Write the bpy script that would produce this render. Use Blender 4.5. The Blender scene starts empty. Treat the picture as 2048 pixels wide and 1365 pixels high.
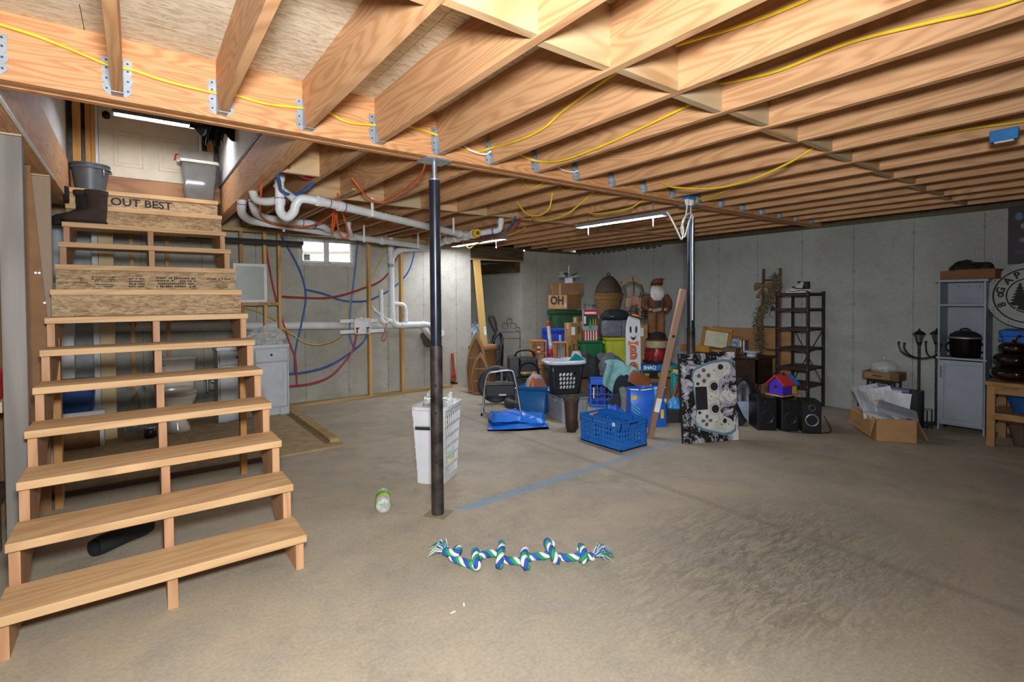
import bpy, bmesh, math, random
from mathutils import Vector, Matrix, Euler
random.seed(7)
PI = math.pi
S = bpy.context.scene
COL = S.collection

# ------------------------------------------------------------------ camera
YAW, PITCH, ROLL, CAMH = 0.6425, 0.0189, -0.0072, 1.4269
cd = bpy.data.cameras.new('camera')
cd.sensor_width = 36.0
cd.lens = 1014.09 / 2048 * 36.0
cd.shift_x = -(1030.75 - 1024) / 2048
cd.shift_y = (616.39 - 682.5) / 2048
cd.clip_start = 0.02
cam = bpy.data.objects.new('camera', cd)
COL.objects.link(cam)
_f = Vector((math.sin(YAW), math.cos(YAW), 0)); _r = Vector((math.cos(YAW), -math.sin(YAW), 0)); _u = Vector((0, 0, 1))
_fw = _f * math.cos(PITCH) - _u * math.sin(PITCH)
_up = _u * math.cos(PITCH) + _f * math.sin(PITCH)
_r2 = _r * math.cos(ROLL) + _up * math.sin(ROLL)
_u2 = _up * math.cos(ROLL) - _r * math.sin(ROLL)
cam.matrix_world = Matrix(((_r2.x, _u2.x, -_fw.x, 0), (_r2.y, _u2.y, -_fw.y, 0), (_r2.z, _u2.z, -_fw.z, CAMH), (0, 0, 0, 1)))
S.camera = cam

# ------------------------------------------------------------------ world, main lights, exposure
W = bpy.data.worlds.new('world'); S.world = W; W.use_nodes = True
W.node_tree.nodes['Background'].inputs[0].default_value = (0.80, 0.88, 1.0, 1)
W.node_tree.nodes['Background'].inputs[1].default_value = 11.0
def lamp(name, kind, loc, energy, color, size=0.1, rot=(0, 0, 0), **kw):
    l = bpy.data.lights.new(name, kind); l.energy = energy; l.color = color
    if kind == 'AREA':
        l.size = size
    else:
        l.shadow_soft_size = size
    for k, v in kw.items():
        setattr(l, k, v)
    o = bpy.data.objects.new(name, l); COL.objects.link(o); o.location = loc; o.rotation_euler = rot
    return o
# the photographer's flash, held just above the camera
FLASH_E = 450
lamp('camera_flash', 'SPOT', (0.02, -0.03, 1.76), FLASH_E, (0.92, 0.96, 1.0), 0.13, rot=(math.radians(87), 0, -.44), spot_size=math.radians(165), spot_blend=1.0)
S.view_settings.view_transform = 'Standard'
S.view_settings.look = 'None'
S.view_settings.exposure = 0.62
S.view_settings.gamma = 1.0
S.view_settings.use_curve_mapping = False

# ------------------------------------------------------------------ material helpers
def hx(h, k=1.0):
    h = h.lstrip('#'); o = []
    for i in (0, 2, 4):
        c = int(h[i:i + 2], 16) / 255
        o.append((c / 12.92 if c <= .04045 else ((c + .055) / 1.055) ** 2.4) * k)
    return (*o, 1.0)
class NT:
    def __init__(s, name):
        s.m = bpy.data.materials.new(name); s.m.use_nodes = True
        s.t = s.m.node_tree; s.t.nodes.clear()
        s.out = s.t.nodes.new('ShaderNodeOutputMaterial')
        s.b = s.t.nodes.new('ShaderNodeBsdfPrincipled')
        s.t.links.new(s.b.outputs[0], s.out.inputs[0])
    def n(s, typ, _o=0, _p=None, **inp):
        nd = s.t.nodes.new('ShaderNode' + typ)
        for k, v in (_p or {}).items(): setattr(nd, k, v)
        for k, v in inp.items():
            key = int(k[1:]) if k[0] == 'i' and k[1:].isdigit() else k.replace('_', ' ')
            s.set(nd.inputs[key], v)
        return nd.outputs[_o]
    def set(s, sock, v):
        if isinstance(v, bpy.types.NodeSocket): s.t.links.new(v, sock)
        else: sock.default_value = v
    def p(s, **inp):
        for k, v in inp.items(): s.set(s.b.inputs[k.replace('_', ' ')], v)
    def math(s, op, a, b=0.0, c=0.0, clamp=False):
        return s.n('Math', _p=dict(operation=op, use_clamp=clamp), i0=a, i1=b, i2=c)
    def ramp(s, fac, stops):
        nd = s.t.nodes.new('ShaderNodeValToRGB'); e = nd.color_ramp.elements
        while len(e) < len(stops): e.new(0.5)
        for el, (p, c) in zip(e, stops): el.position = p; el.color = c if len(c) == 4 else (*c, 1)
        s.set(nd.inputs[0], fac); return nd.outputs[0]
    def mix(s, fac, a, b, mode='MIX'):
        nd = s.t.nodes.new('ShaderNodeMix'); nd.data_type = 'RGBA'; nd.blend_type = mode
        s.set(nd.inputs[0], fac); s.set(nd.inputs[6], a); s.set(nd.inputs[7], b); return nd.outputs[2]
    def coord(s, rnd=True):
        c = s.n('TexCoord', _o=3)
        if rnd:
            r = s.n('ObjectInfo', _o=5)
            v = s.n('CombineXYZ', X=s.math('MULTIPLY', r, 31.7), Y=s.math('MULTIPLY', r, 17.3), Z=s.math('MULTIPLY', r, 53.1))
            c = s.n('VectorMath', _p=dict(operation='ADD'), i0=c, i1=v)
        return c
    def map(s, v, scale=(1, 1, 1), rot=(0, 0, 0), loc=(0, 0, 0)):
        return s.n('Mapping', Vector=v, Scale=scale, Rotation=rot, Location=loc)
    def noise(s, v, sc=5.0, det=3.0, rough=0.55, dist=0.0, o=0):
        return s.n('TexNoise', _o=o, Vector=v, Scale=sc, Detail=det, Roughness=rough, Distortion=dist)
    def bump(s, h, st=0.3, d=0.01):
        s.p(Normal=s.n('Bump', Strength=st, Distance=d, Height=h))
MATS = {}
def plain(name, col, rough=0.5, metal=0.0, var=0.06, bump=0.0, bsc=200, **kw):
    """one flat colour with a little procedural variation"""
    if name in MATS: return MATS[name]
    t = NT(name); c = hx(col) if isinstance(col, str) else col
    v = t.coord()
    n = t.noise(v, 9, 3)
    d = tuple(x * (1 - var * 2.5) for x in c[:3]) + (1,); l = tuple(min(1, x * (1 + var * 2)) for x in c[:3]) + (1,)
    t.p(Base_Color=t.ramp(n, [(0.3, d), (0.7, l)]), Roughness=rough, Metallic=metal)
    if bump: t.bump(t.noise(v, bsc, 2), bump, 0.003)
    for k, x in kw.items(): t.p(**{k: x})
    MATS[name] = t.m; return t.m
def wood(name, light, dark, axis=1, k=34, fib=0.35, rough=0.62, rings=0.8, grey=None, sc=3.2):
    if name in MATS: return MATS[name]
    t = NT(name); v = t.coord()
    s = [1.0, 1.0, 1.0]; s[axis] = 0.12
    pv = t.map(v, tuple(s))
    n = t.noise(pv, sc, 2, .5, .25)
    ring = t.math('MULTIPLY_ADD', t.math('SINE', t.math('MULTIPLY', n, k * 2.4)), .5, .5)
    ring = t.math('POWER', ring, 1.6)
    f = [60.0, 60.0, 60.0]; f[axis] = 1.6
    fn = t.noise(t.map(v, tuple(f)), 2.0, 3, .6)
    tone = t.noise(v, 1.3, 2)
    L, D = hx(light), hx(dark)
    c = t.mix(t.math('MULTIPLY', ring, rings), L, D)
    c = t.mix(t.math('MULTIPLY', fn, fib), c, D)
    rr = t.n('ObjectInfo', _o=5)
    c = t.mix(1.0, c, t.n('HueSaturation', Color=(1, 1, 1, 1), Value=t.math('MULTIPLY_ADD', rr, .22, .89), Fac=1.0, Hue=.5, Saturation=1.0), 'MULTIPLY')
    kn = t.n('TexVoronoi', Vector=t.map(v, tuple(.45 if i == axis else 2.2 for i in range(3))), Scale=1.5)
    knm = t.math('MULTIPLY', t.math('SUBTRACT', .055, kn, clamp=True), 26.0, clamp=True)
    c = t.mix(t.math('MULTIPLY', knm, .75), c, hx('#5a3318'))
    if grey: c = t.mix(t.ramp(tone, [(.42, (0, 0, 0)), (.62, (1, 1, 1))]), c, hx(grey))
    t.p(Base_Color=c, Roughness=rough)
    t.bump(t.math('ADD', ring, fn), .18, .0015)
    MATS[name] = t.m; return t.m
def osb(name, a, b, c3, sc=1.7, rot=0.0):
    if name in MATS: return MATS[name]
    t = NT(name); v0 = t.coord()
    w = t.noise(v0, 14, 2, o=1)
    v = t.n('VectorMath', _p=dict(operation='MULTIPLY_ADD'), i0=w, i1=(.035, .035, .035), i2=v0)
    l1 = t.n('TexVoronoi', _o=1, Vector=t.map(v, (13 * sc, 46 * sc, 46 * sc), (.1, .2, rot + .25)), Scale=1.0)
    l2 = t.n('TexVoronoi', _o=1, Vector=t.map(v, (17 * sc, 60 * sc, 60 * sc), (.3, .1, rot - .45)), Scale=1.0)
    r1 = t.n('SeparateColor', Color=l1); r2 = t.n('SeparateColor', Color=l2)
    m = t.math('MULTIPLY_ADD', r1, .6, t.math('MULTIPLY', r2, .4))
    col = t.ramp(m, [(.12, hx(c3)), (.42, hx(b)), (.8, hx(a))])
    fn = t.noise(t.map(v, (16, 130, 130), (0, 0, rot)), 1.5, 3)
    col = t.mix(t.math('MULTIPLY', fn, .35), col, hx(c3))
    t.p(Base_Color=col, Roughness=.7); t.bump(m, .25, .003)
    MATS[name] = t.m; return t.m
def glossy_clear(name, tint='#f4f8f8', rough=.05, alpha=.28):
    if name in MATS: return MATS[name]
    t = NT(name)
    n = t.noise(t.coord(), 22, 3)
    t.p(Base_Color=hx(tint), Roughness=rough, Alpha=t.ramp(n, [(.35, (alpha * .6,) * 3), (.7, (alpha * 1.6,) * 3)]), IOR=1.4)
    t.bump(n, .5, .01)
    MATS[name] = t.m; return t.m
def emit(name, col, st):  # only for lit tubes
    if name in MATS: return MATS[name]
    t = NT(name); t.p(Base_Color=(.9, .9, .9, 1), Emission_Color=hx(col), Emission_Strength=st); MATS[name] = t.m; return t.m
def wicker(name, a, b, fx=60, fz=55):
    if name in MATS: return MATS[name]
    t = NT(name); v = t.coord(False)
    s = t.n('SeparateXYZ', Vector=v); x, y, z = [s.node.outputs[i] for i in range(3)]
    ang = t.math('ARCTAN2', y, x)
    row = t.math('FLOOR', t.math('MULTIPLY', z, fz))
    wv = t.math('SINE', t.math('MULTIPLY_ADD', ang, fx * .4, t.math('MULTIPLY', row, PI)))
    rz = t.math('ABSOLUTE', t.math('SINE', t.math('MULTIPLY', z, fz * PI)))
    h = t.math('MULTIPLY', t.math('MULTIPLY_ADD', wv, .35, .65), rz)
    n = t.noise(v, 40, 2)
    t.p(Base_Color=t.mix(t.math('MULTIPLY', h, t.math('ADD', n, .35)), hx(b), hx(a)), Roughness=.7)
    t.bump(h, .8, .006); MATS[name] = t.m; return t.m
def fabric(name, col, rough=.9, folds=.5):
    if name in MATS: return MATS[name]
    t = NT(name); v = t.coord(); c = hx(col)
    n = t.noise(v, 12, 3)
    t.p(Base_Color=t.ramp(n, [(.3, tuple(x * .75 for x in c[:3])), (.7, tuple(min(1, x * 1.15) for x in c[:3]))]), Roughness=rough)
    t.bump(t.math('ADD', t.noise(v, 9, 4), t.math('MULTIPLY', t.noise(v, 400, 1), .1)), folds, .03)
    MATS[name] = t.m; return t.m

# ------------------------------------------------------------------ mesh helpers
class MB:
    def __init__(s): s.v = []; s.f = []
    def add(s, vs, fs):
        o = len(s.v); s.v += [tuple(x) for x in vs]; s.f += [tuple(i + o for i in f) for f in fs]; return s
    def box(s, x0, x1, y0, y1, z0, z1, M=None):
        vs = [Vector((x, y, z)) for z in (z0, z1) for y in (y0, y1) for x in (x0, x1)]
        if M: vs = [M @ v for v in vs]
        return s.add(vs, [(0, 2, 3, 1), (4, 5, 7, 6), (0, 1, 5, 4), (2, 6, 7, 3), (0, 4, 6, 2), (1, 3, 7, 5)])
    def frust(s, c, w0, d0, w1, d1, z0, z1):
        """tapered box: bottom w0 x d0, top w1 x d1"""
        cx, cy = c
        vs = [(cx + sx * w / 2, cy + sy * d / 2, z) for z, w, d in ((z0, w0, d0), (z1, w1, d1)) for sy in (-1, 1) for sx in (-1, 1)]
        return s.add(vs, [(0, 2, 3, 1), (4, 5, 7, 6), (0, 1, 5, 4), (2, 6, 7, 3), (0, 4, 6, 2), (1, 3, 7, 5)])
    def loft(s, rings, cap0=True, cap1=True):
        o = len(s.v); n = len(rings[0])
        for r in rings: s.v += [tuple(p) for p in r]
        for i in range(len(rings) - 1):
            for j in range(n):
                a = o + i * n + j; b = o + i * n + (j + 1) % n
                s.f.append((a, b, b + n, a + n))
        if cap0: s.f.append(tuple(o + j for j in reversed(range(n))))
        if cap1: s.f.append(tuple(o + (len(rings) - 1) * n + j for j in range(n)))
        return s
    def cyl(s, p0, p1, r0, r1=None, n=12, caps=True):
        return s.tube([p0, p1], [r0, r0 if r1 is None else r1], n, caps)
    def tube(s, pts, r, n=8, caps=True):
        P = [Vector(p) for p in pts]
        if not isinstance(r, (list, tuple)): r = [r] * len(P)
        T = []
        for i in range(len(P)):
            d = (P[min(i + 1, len(P) - 1)] - P[max(i - 1, 0)])
            T.append(d.normalized() if d.length > 1e-9 else Vector((0, 0, 1)))
        up = Vector((0, 0, 1)) if abs(T[0].z) < .9 else Vector((1, 0, 0))
        a = T[0].cross(up).normalized(); rings = []
        for i in range(len(P)):
            a = (a - T[i] * a.dot(T[i]))
            a = a.normalized() if a.length > 1e-6 else T[i].orthogonal().normalized()
            b = T[i].cross(a)
            rings.append([P[i] + (a * math.cos(2 * PI * k / n) + b * math.sin(2 * PI * k / n)) * r[i] for k in range(n)])
        return s.loft(rings, caps, caps)
    def lathe(s, prof, n=20, c=(0, 0, 0), cap0=True, cap1=True, sx=1.0, sy=1.0):
        rings = [[(c[0] + r * sx * math.cos(2 * PI * k / n), c[1] + r * sy * math.sin(2 * PI * k / n), c[2] + z) for k in range(n)] for r, z in prof]
        return s.loft(rings, cap0, cap1)
    def rrect(s, prof, rad=.05, seg=4, c=(0, 0), cap0=True, cap1=False):
        """loft of rounded rectangles: prof = [(w, d, z)]"""
        rings = []
        for w, d, z in prof:
            rr = min(rad, w / 2 - .001, d / 2 - .001); ring = []
            for qx, qy, a0 in ((1, 1, 0), (-1, 1, 90), (-1, -1, 180), (1, -1, 270)):
                for k in range(seg + 1):
                    a = math.radians(a0 + 90 * k / seg)
                    ring.append((c[0] + qx * (w / 2 - rr) + rr * math.cos(a), c[1] + qy * (d / 2 - rr) + rr * math.sin(a), z))
            rings.append(ring)
        return s.loft(rings, cap0, cap1)
    def prism(s, poly, t, frame=None):
        """poly in local (x,z), extruded along local y from 0 to t"""
        n = len(poly)
        vs = [Vector((x, 0, z)) for x, z in poly] + [Vector((x, t, z)) for x, z in poly]
        if frame: vs = [frame @ v for v in vs]
        return s.add(vs, [tuple(range(n)), tuple(reversed(range(n, 2 * n)))] + [(i, i + n, (i + 1) % n + n, (i + 1) % n) for i in range(n)])
    def sphere(s, c, r, n=12, m=8, sc=(1, 1, 1)):
        prof = [(max(1e-4, math.sin(PI * i / m)) * r, -math.cos(PI * i / m) * r) for i in range(m + 1)]
        rings = [[(c[0] + q * sc[0] * math.cos(2 * PI * k / n), c[1] + q * sc[1] * math.sin(2 * PI * k / n), c[2] + z * sc[2]) for k in range(n)] for q, z in prof]
        return s.loft(rings)
    def grid(s, f, nu, nv):
        """f(u,v)->point, open sheet"""
        o = len(s.v)
        for j in range(nv + 1):
            for i in range(nu + 1): s.v.append(tuple(f(i / nu, j / nv)))
        for j in range(nv):
            for i in range(nu):
                a = o + j * (nu + 1) + i; s.f.append((a, a + 1, a + nu + 2, a + nu + 1))
        return s
    def mesh(s, name):
        me = bpy.data.meshes.new(name); me.from_pydata(s.v, [], s.f)
        bm = bmesh.new(); bm.from_mesh(me); bmesh.ops.recalc_face_normals(bm, faces=bm.faces); bm.to_mesh(me); bm.free()
        return me
def obj(name, mb, mat, parent=None, smooth=False, bevel=0, loc=None, rot=None, solid=0, sub=0, kind=None, label=None):
    me = mb if isinstance(mb, bpy.types.Mesh) else mb.mesh(name)
    if not me.materials: me.materials.append(mat)
    if smooth:
        me.polygons.foreach_set('use_smooth', [True] * len(me.polygons))
        if not sub:
            try: me.set_sharp_from_angle(angle=math.radians(42))
            except Exception: pass
    o = bpy.data.objects.new(name, me); COL.objects.link(o)
    if parent: o.parent = parent
    if loc: o.location = loc
    if rot: o.rotation_euler = rot
    if solid:
        m = o.modifiers.new('solid', 'SOLIDIFY'); m.thickness = solid; m.offset = 0
    if sub:
        m = o.modifiers.new('sub', 'SUBSURF'); m.levels = sub; m.render_levels = sub
    if bevel:
        m = o.modifiers.new('bev', 'BEVEL'); m.width = bevel; m.segments = 2; m.limit_method = 'ANGLE'; m.angle_limit = .7
    if kind: o['kind'] = kind
    if label: o['label'] = label
    return o
def tag(o, label, cat, group=None, kind=None):
    o['label'] = label; o['category'] = cat
    if group: o['group'] = group
    if kind: o['kind'] = kind
    return o
def thing(name, label, cat, loc=(0, 0, 0), rz=0.0, group=None, kind=None, rot=None):
    o = bpy.data.objects.new(name, None); COL.objects.link(o)
    o.empty_display_size = .1; o.location = loc; o.rotation_euler = rot or (0, 0, rz)
    return tag(o, label, cat, group, kind)
def struct(name, mb, mat, label, cat, **kw):
    o = obj(name, mb, mat, **kw); return tag(o, label, cat, kind='structure')
def dup(root, loc, rz=None, label=None, parent=None):
    r = root.copy(); COL.objects.link(r); r.location = loc
    if rz is not None: r.rotation_euler = (0, 0, rz)
    if label: r['label'] = label
    for ch in list(root.children):
        c = ch.copy(); COL.objects.link(c); c.parent = r
        for g in list(ch.children):
            d = g.copy(); COL.objects.link(d); d.parent = c
    return r
def smooth(pts, k=6):
    P = [Vector(p) for p in pts]
    if len(P) < 3: return P
    P = [P[0] * 2 - P[1]] + P + [P[-1] * 2 - P[-2]]; o = []
    for i in range(1, len(P) - 2):
        a, b, c, d = P[i - 1:i + 3]
        for j in range(k):
            t = j / k
            o.append(.5 * ((2 * b) + (c - a) * t + (2 * a - 5 * b + 4 * c - d) * t * t + (3 * b - a - 3 * c + d) * t ** 3))
    o.append(P[-2]); return o
def text_mesh(txt, size, depth=.001, bold=0.0, align='CENTER'):
    cu = bpy.data.curves.new('lettering', 'FONT'); cu.body = txt; cu.size = size; cu.extrude = depth; cu.offset = bold
    cu.align_x = align; cu.align_y = 'CENTER'; cu.resolution_u = 3
    o = bpy.data.objects.new('lettering', cu); COL.objects.link(o)
    dg = bpy.context.evaluated_depsgraph_get()
    me = bpy.data.meshes.new_from_object(o.evaluated_get(dg)); bpy.data.objects.remove(o)
    for p in me.polygons: p.material_index = 0
    me.materials.clear(); return me
def lettering(txt, size, mat, parent, loc, rot=(PI / 2, 0, 0), bold=0.0, sx=1.0, align='CENTER', name='lettering'):
    o = obj(name, text_mesh(txt, size, .0006, bold, align), mat, parent, loc=loc, rot=rot); o.scale = (sx, 1, 1); return o

def marks(parent, w, h, mat, loc, rot=(PI / 2, 0, 0), seed=0, rows=1, name='illegible_print'):
    """rows of small blurred print, too small to read"""
    rd = random.Random(seed); m = MB()
    for r in range(rows):
        x = -w / 2; rh = h / rows; y = h / 2 - rh * (r + .5)
        while x < w / 2:
            g = rh * rd.uniform(.25, .55)
            if rd.random() > .18: m.box(x, min(w / 2, x + g), y - rh * rd.uniform(.2, .36), y + rh * rd.uniform(.2, .36), 0, .0006)
            x += g + rh * .14
    return obj(name, m, mat, parent, loc=loc, rot=rot, kind='stuff')

# ------------------------------------------------------------------ shared materials
def floor_mat():
    t = NT('floor_concrete'); v = t.coord(False)
    s = t.n('SeparateXYZ', Vector=v); x, y = s.node.outputs[0], s.node.outputs[1]
    big = t.noise(v, .7, 4, .6, .5); mid = t.noise(v, 3.2, 5, .65, .6); fine = t.noise(v, 60, 4, .7)
    c = t.ramp(big, [(.3, hx('#998f7c')), (.5, hx('#a79a83')), (.68, hx('#b4a68b'))])
    c = t.mix(t.ramp(mid, [(.42, (.0,) * 3), (.7, (.55,) * 3)]), c, hx('#86807a'))
    # trowel marks and worn dark patch
    sv = t.map(v, (2.0, 9.0, 1.0), (0, 0, .9))
    st = t.noise(sv, 2.6, 7, .72, 1.6)
    dx = t.math('MULTIPLY', t.math('SUBTRACT', x, 2.75), .75); dy = t.math('MULTIPLY', t.math('SUBTRACT', y, 1.35), 1.15)
    rr = t.math('SQRT', t.math('ADD', t.math('MULTIPLY', dx, dx), t.math('MULTIPLY', dy, dy)))
    rr = t.math('ADD', rr, t.math('MULTIPLY', t.math('SUBTRACT', mid, .5), .9))
    patch = t.ramp(rr, [(.28, (1,) * 3), (1.15, (0,) * 3)])
    pm = t.math('MULTIPLY', patch, t.ramp(st, [(.42, (1,) * 3), (.6, (.2,) * 3)]))
    c = t.mix(t.math('MULTIPLY', pm, .85), c, hx('#4c463d'))
    st2 = t.ramp(t.noise(t.map(v, (3, 11, 1), (0, 0, 1.2)), 3.2, 7, .7, 1.2), [(.57, (0,) * 3), (.66, (.55,) * 3)])
    c = t.mix(t.math('MULTIPLY', st2, .45), c, hx('#bdb19c'))
    blot = t.ramp(t.noise(v, 1.9, 8, .75, .3), [(.54, (0,) * 3), (.64, (.6,) * 3)])
    c = t.mix(blot, c, hx('#7f786c'))
    # swept dirt line
    dl = t.math('ABSOLUTE', t.math('SUBTRACT', x, t.math('MULTIPLY_ADD', mid, .05, 3.13)))
    dl = t.math('MULTIPLY', t.ramp(dl, [(.012, (1,) * 3), (.05, (0,) * 3)]), t.ramp(y, [(.14, (0,) * 3), (.16, (1,) * 3)]))
    c = t.mix(t.math('MULTIPLY', dl, .35), c, hx('#5c5345'))
    # blue painted stripe
    yl = t.math('MULTIPLY_ADD', x, .035, 2.89)
    db = t.math('ABSOLUTE', t.math('SUBTRACT', y, yl))
    bm_ = t.ramp(t.math('ADD', db, t.math('MULTIPLY', t.math('SUBTRACT', fine, .5), .02)), [(.042, (1,) * 3), (.055, (0,) * 3)])
    ends = t.math('MULTIPLY', t.math('GREATER_THAN', x, t.math('MULTIPLY_ADD', t.math('SUBTRACT', y, yl), -.6, 1.74)), t.math('LESS_THAN', x, 4.6))
    wear = t.ramp(t.noise(v, 5, 5, .7), [(.35, (.65,) * 3), (.62, (1,) * 3)])
    fade = t.ramp(t.math('MULTIPLY', x, .2), [(.5, (1,) * 3), (.9, (.45,) * 3)])
    bl = t.math('MULTIPLY', t.math('MULTIPLY', bm_, ends), t.math('MULTIPLY', wear, fade))
    c = t.mix(t.math('MULTIPLY', bl, 1.0), c, hx('#7096b0'))
    c = t.mix(.22, c, t.ramp(fine, [(.3, hx('#6f675a')), (.7, hx('#cfc2aa'))]))
    t.p(Base_Color=c, Roughness=t.ramp(mid, [(.3, (.5,) * 3), (.7, (.75,) * 3)]))
    t.bump(t.math('ADD', t.math('MULTIPLY', st, .6), t.math('MULTIPLY', fine, .3)), .25, .004)
    return t.m
def wall_mat(name, axis, off, base='#9d9b90'):
    t = NT(name); v = t.coord(False)
    s = t.n('SeparateXYZ', Vector=v); u = s.node.outputs[axis]; z = s.node.outputs[2]
    big = t.noise(v, 1.1, 5, .6, .4); fine = t.noise(v, 70, 4, .7); mid = t.noise(v, 6, 5, .6)
    b = hx(base)
    c = t.ramp(big, [(.28, tuple(q * .78 for q in b[:3])), (.55, b), (.75, tuple(min(1, q * 1.13) for q in b[:3]))])
    c = t.mix(t.ramp(mid, [(.5, (0,) * 3), (.72, (.4,) * 3)]), c, hx('#8a8674'))
    c = t.mix(.2, c, t.ramp(fine, [(.3, hx('#55544d')), (.7, hx('#cfcdc0'))]))
    fr = t.math('FRACT', t.math('MULTIPLY_ADD', u, 1 / .61, off))
    d = t.math('MULTIPLY', t.math('ABSOLUTE', t.math('SUBTRACT', fr, .5)), .61)
    seam = t.math('LESS_THAN', d, t.math('MULTIPLY_ADD', mid, .006, .0015))
    fz = t.math('MULTIPLY', t.math('ABSOLUTE', t.math('SUBTRACT', t.math('FRACT', t.math('MULTIPLY_ADD', z, 1 / .41, .256)), .5)), .41)
    rr = t.math('SQRT', t.math('ADD', t.math('MULTIPLY', d, d), t.math('MULTIPLY', fz, fz)))
    tie = t.ramp(t.math('ADD', rr, t.math('MULTIPLY', mid, .03)), [(.024, (1,) * 3), (.045, (0,) * 3)])
    c = t.mix(t.math('MULTIPLY', seam, .45), c, hx('#55524a'))
    c = t.mix(t.math('MULTIPLY', tie, .28), c, hx('#57544b'))
    t.p(Base_Color=c, Roughness=.85)
    hgt = t.math('SUBTRACT', t.math('MULTIPLY', fine, .25), t.math('ADD', seam, tie))
    t.bump(hgt, .3, .004); return t.m
JOIST = wood('joist_wood', '#cf9f72', '#a9764b', 1, 52, .3, rings=.6, sc=4.5)
JOISTX = wood('blocking_wood', '#cda576', '#a57b50', 0, 30, .3, grey='#b09a78')
BEAMW = wood('beam_wood', '#d39d6a', '#ae7040', 0, 52, .4, rings=.7, sc=7)
TREADW = wood('tread_wood', '#d6b080', '#b3875a', 0, 36, .4, rings=.55)
STRW = wood('stringer_wood', '#c89a70', '#a2724e', 2, 40, .35, rings=.6)
STUDW = wood('stud_wood', '#c99f63', '#a5763c', 2, 18, .35)
PLATEW = wood('plate_wood', '#bfa36e', '#93743f', 0, 18, .35)
GREYW = wood('weathered_wood', '#857f78', '#5c554f', 2, 14, .4, rings=.5)
PALEW = wood('pale_post_wood', '#c9b48c', '#a98c5e', 2, 14, .35, rings=.5)
OSBM = osb('osb_subfloor', '#e6dcc8', '#d8c9ae', '#bda888')
OSBR = osb('osb_riser', '#c4aa82', '#ab8c62', '#84684a')
TREATED = wood('treated_sill', '#5d5a3c', '#3f3c28', 1, 14, .4)
GALV = plain('galvanised', '#aeb6bd', .42, .75, .1)
PVC = plain('pvc_white', '#d7d8d6', .38, 0, .03)
PURPLE = plain('primer_purple', '#7d6a9c', .5)
WHITE = plain('white_paint', '#dcdcd8', .45, 0, .03)
DRYWALL = plain('drywall', '#d9d8d6', .8, 0, .03)
BLACK = plain('black_plastic', '#191a1c', .42, 0, .1)
DARKMET = plain('dark_metal', '#2a2522', .5, .5, .1)
RED = plain('red_plastic', '#b3202a', .45)
CARD = plain('cardboard', '#9b7448', .85, 0, .08, .15, 90)
CARDD = plain('cardboard_dark', '#7c5a38', .85, 0, .08, .15, 90)
YEL = plain('cable_yellow', '#e0b92a', .45)
ORG = plain('cable_orange', '#d9602c', .45)
PEXB = plain('pex_blue', '#2f5fa8', .4)
PEXR = plain('pex_red', '#a8282c', .4)
INK = plain('ink_black', '#1c1a18', .7)
INKW = plain('ink_white', '#e4e4e0', .6)
BLUEP = plain('blue_plastic', '#1f63b8', .45, 0, .08)
CLEAR = glossy_clear('clear_plastic')
# ================================================================== SETTING
XR, YB, ZJ, ZS = 7.18, 7.45, 2.353, 2.615        # right wall, back wall, joist underside, subfloor underside
struct('floor', MB().box(-2.7, 7.4, -2.2, 9.2, -.12, 0), floor_mat(), 'worn beige concrete slab floor with dark stain and blue painted stripe', 'floor')
wb = wall_mat('wall_back_concrete', 0, .398, '#b2aea0')
wr = wall_mat('wall_right_concrete', 1, .331, '#a3a6a1')
WX0, WX1, WZ0, WZ1 = 1.84, 2.60, 1.93, 2.30
m = MB().box(-2.6, WX0, YB, YB + .2, 0, 2.315).box(WX1, 4.62, YB, YB + .2, 0, 2.315).box(WX0, WX1, YB, YB + .2, 0, WZ0).box(WX0, WX1, YB, YB + .2, WZ1, 2.315)
back = struct('wall_back', m, wb, 'pale poured concrete wall with small basement window and pipes', 'wall')
rec = struct('wall_recess', MB().box(4.42, 4.62, YB + .2, 9.1, 0, 2.315).box(4.62, 5.82, 9.0, 9.2, 0, 2.315).box(5.82, 6.02, 7.55, 9.1, 0, 2.315), wb, 'shadowed concrete walls of the deep alcove beside the bathroom wall', 'wall')
struct('wall_corner', MB().box(6.02, XR + .2, 7.55, 7.75, 0, 2.315), wb, 'short grey concrete wall in far corner behind stacked boxes', 'wall')
right = struct('wall_right', MB().box(XR, XR + .2, -2.2, 7.75, 0, 2.315), wr, 'long grey poured concrete wall behind shelves and ladder', 'wall')
struct('wall_left', MB().box(-2.8, -2.6, -2.2, 7.65, 0, 2.6), wr, 'concrete foundation wall left of the stairs outside view', 'wall')
struct('wall_front', MB().box(-2.6, XR, -2.4, -2.2, 0, 2.6), wr, 'concrete foundation wall behind the camera', 'wall')
obj('sill_plate', MB().box(XR - .01, XR + .14, -2.2, 7.6, 2.315, ZJ), TREATED, right)
obj('sill_plate', MB().box(6.0, XR, 7.54, 7.7, 2.315, ZJ), TREATED, back)
obj('sill_plate', MB().box(-2.6, 4.62, YB - .005, YB + .14, 2.315, ZJ), PLATEW, back)
FOAM = plain('spray_foam', '#5d5546', .9, 0, .2, .8, 60)
fm = MB()
for i in range(16):
    fm.sphere((XR - .01, 7.4 - i * .13, 2.31 + random.uniform(-.015, .01)), random.uniform(.025, .05), 8, 5, (.6, 1.5, .8))
obj('foam_bead', fm, FOAM, right, smooth=True, kind='stuff')
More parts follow.
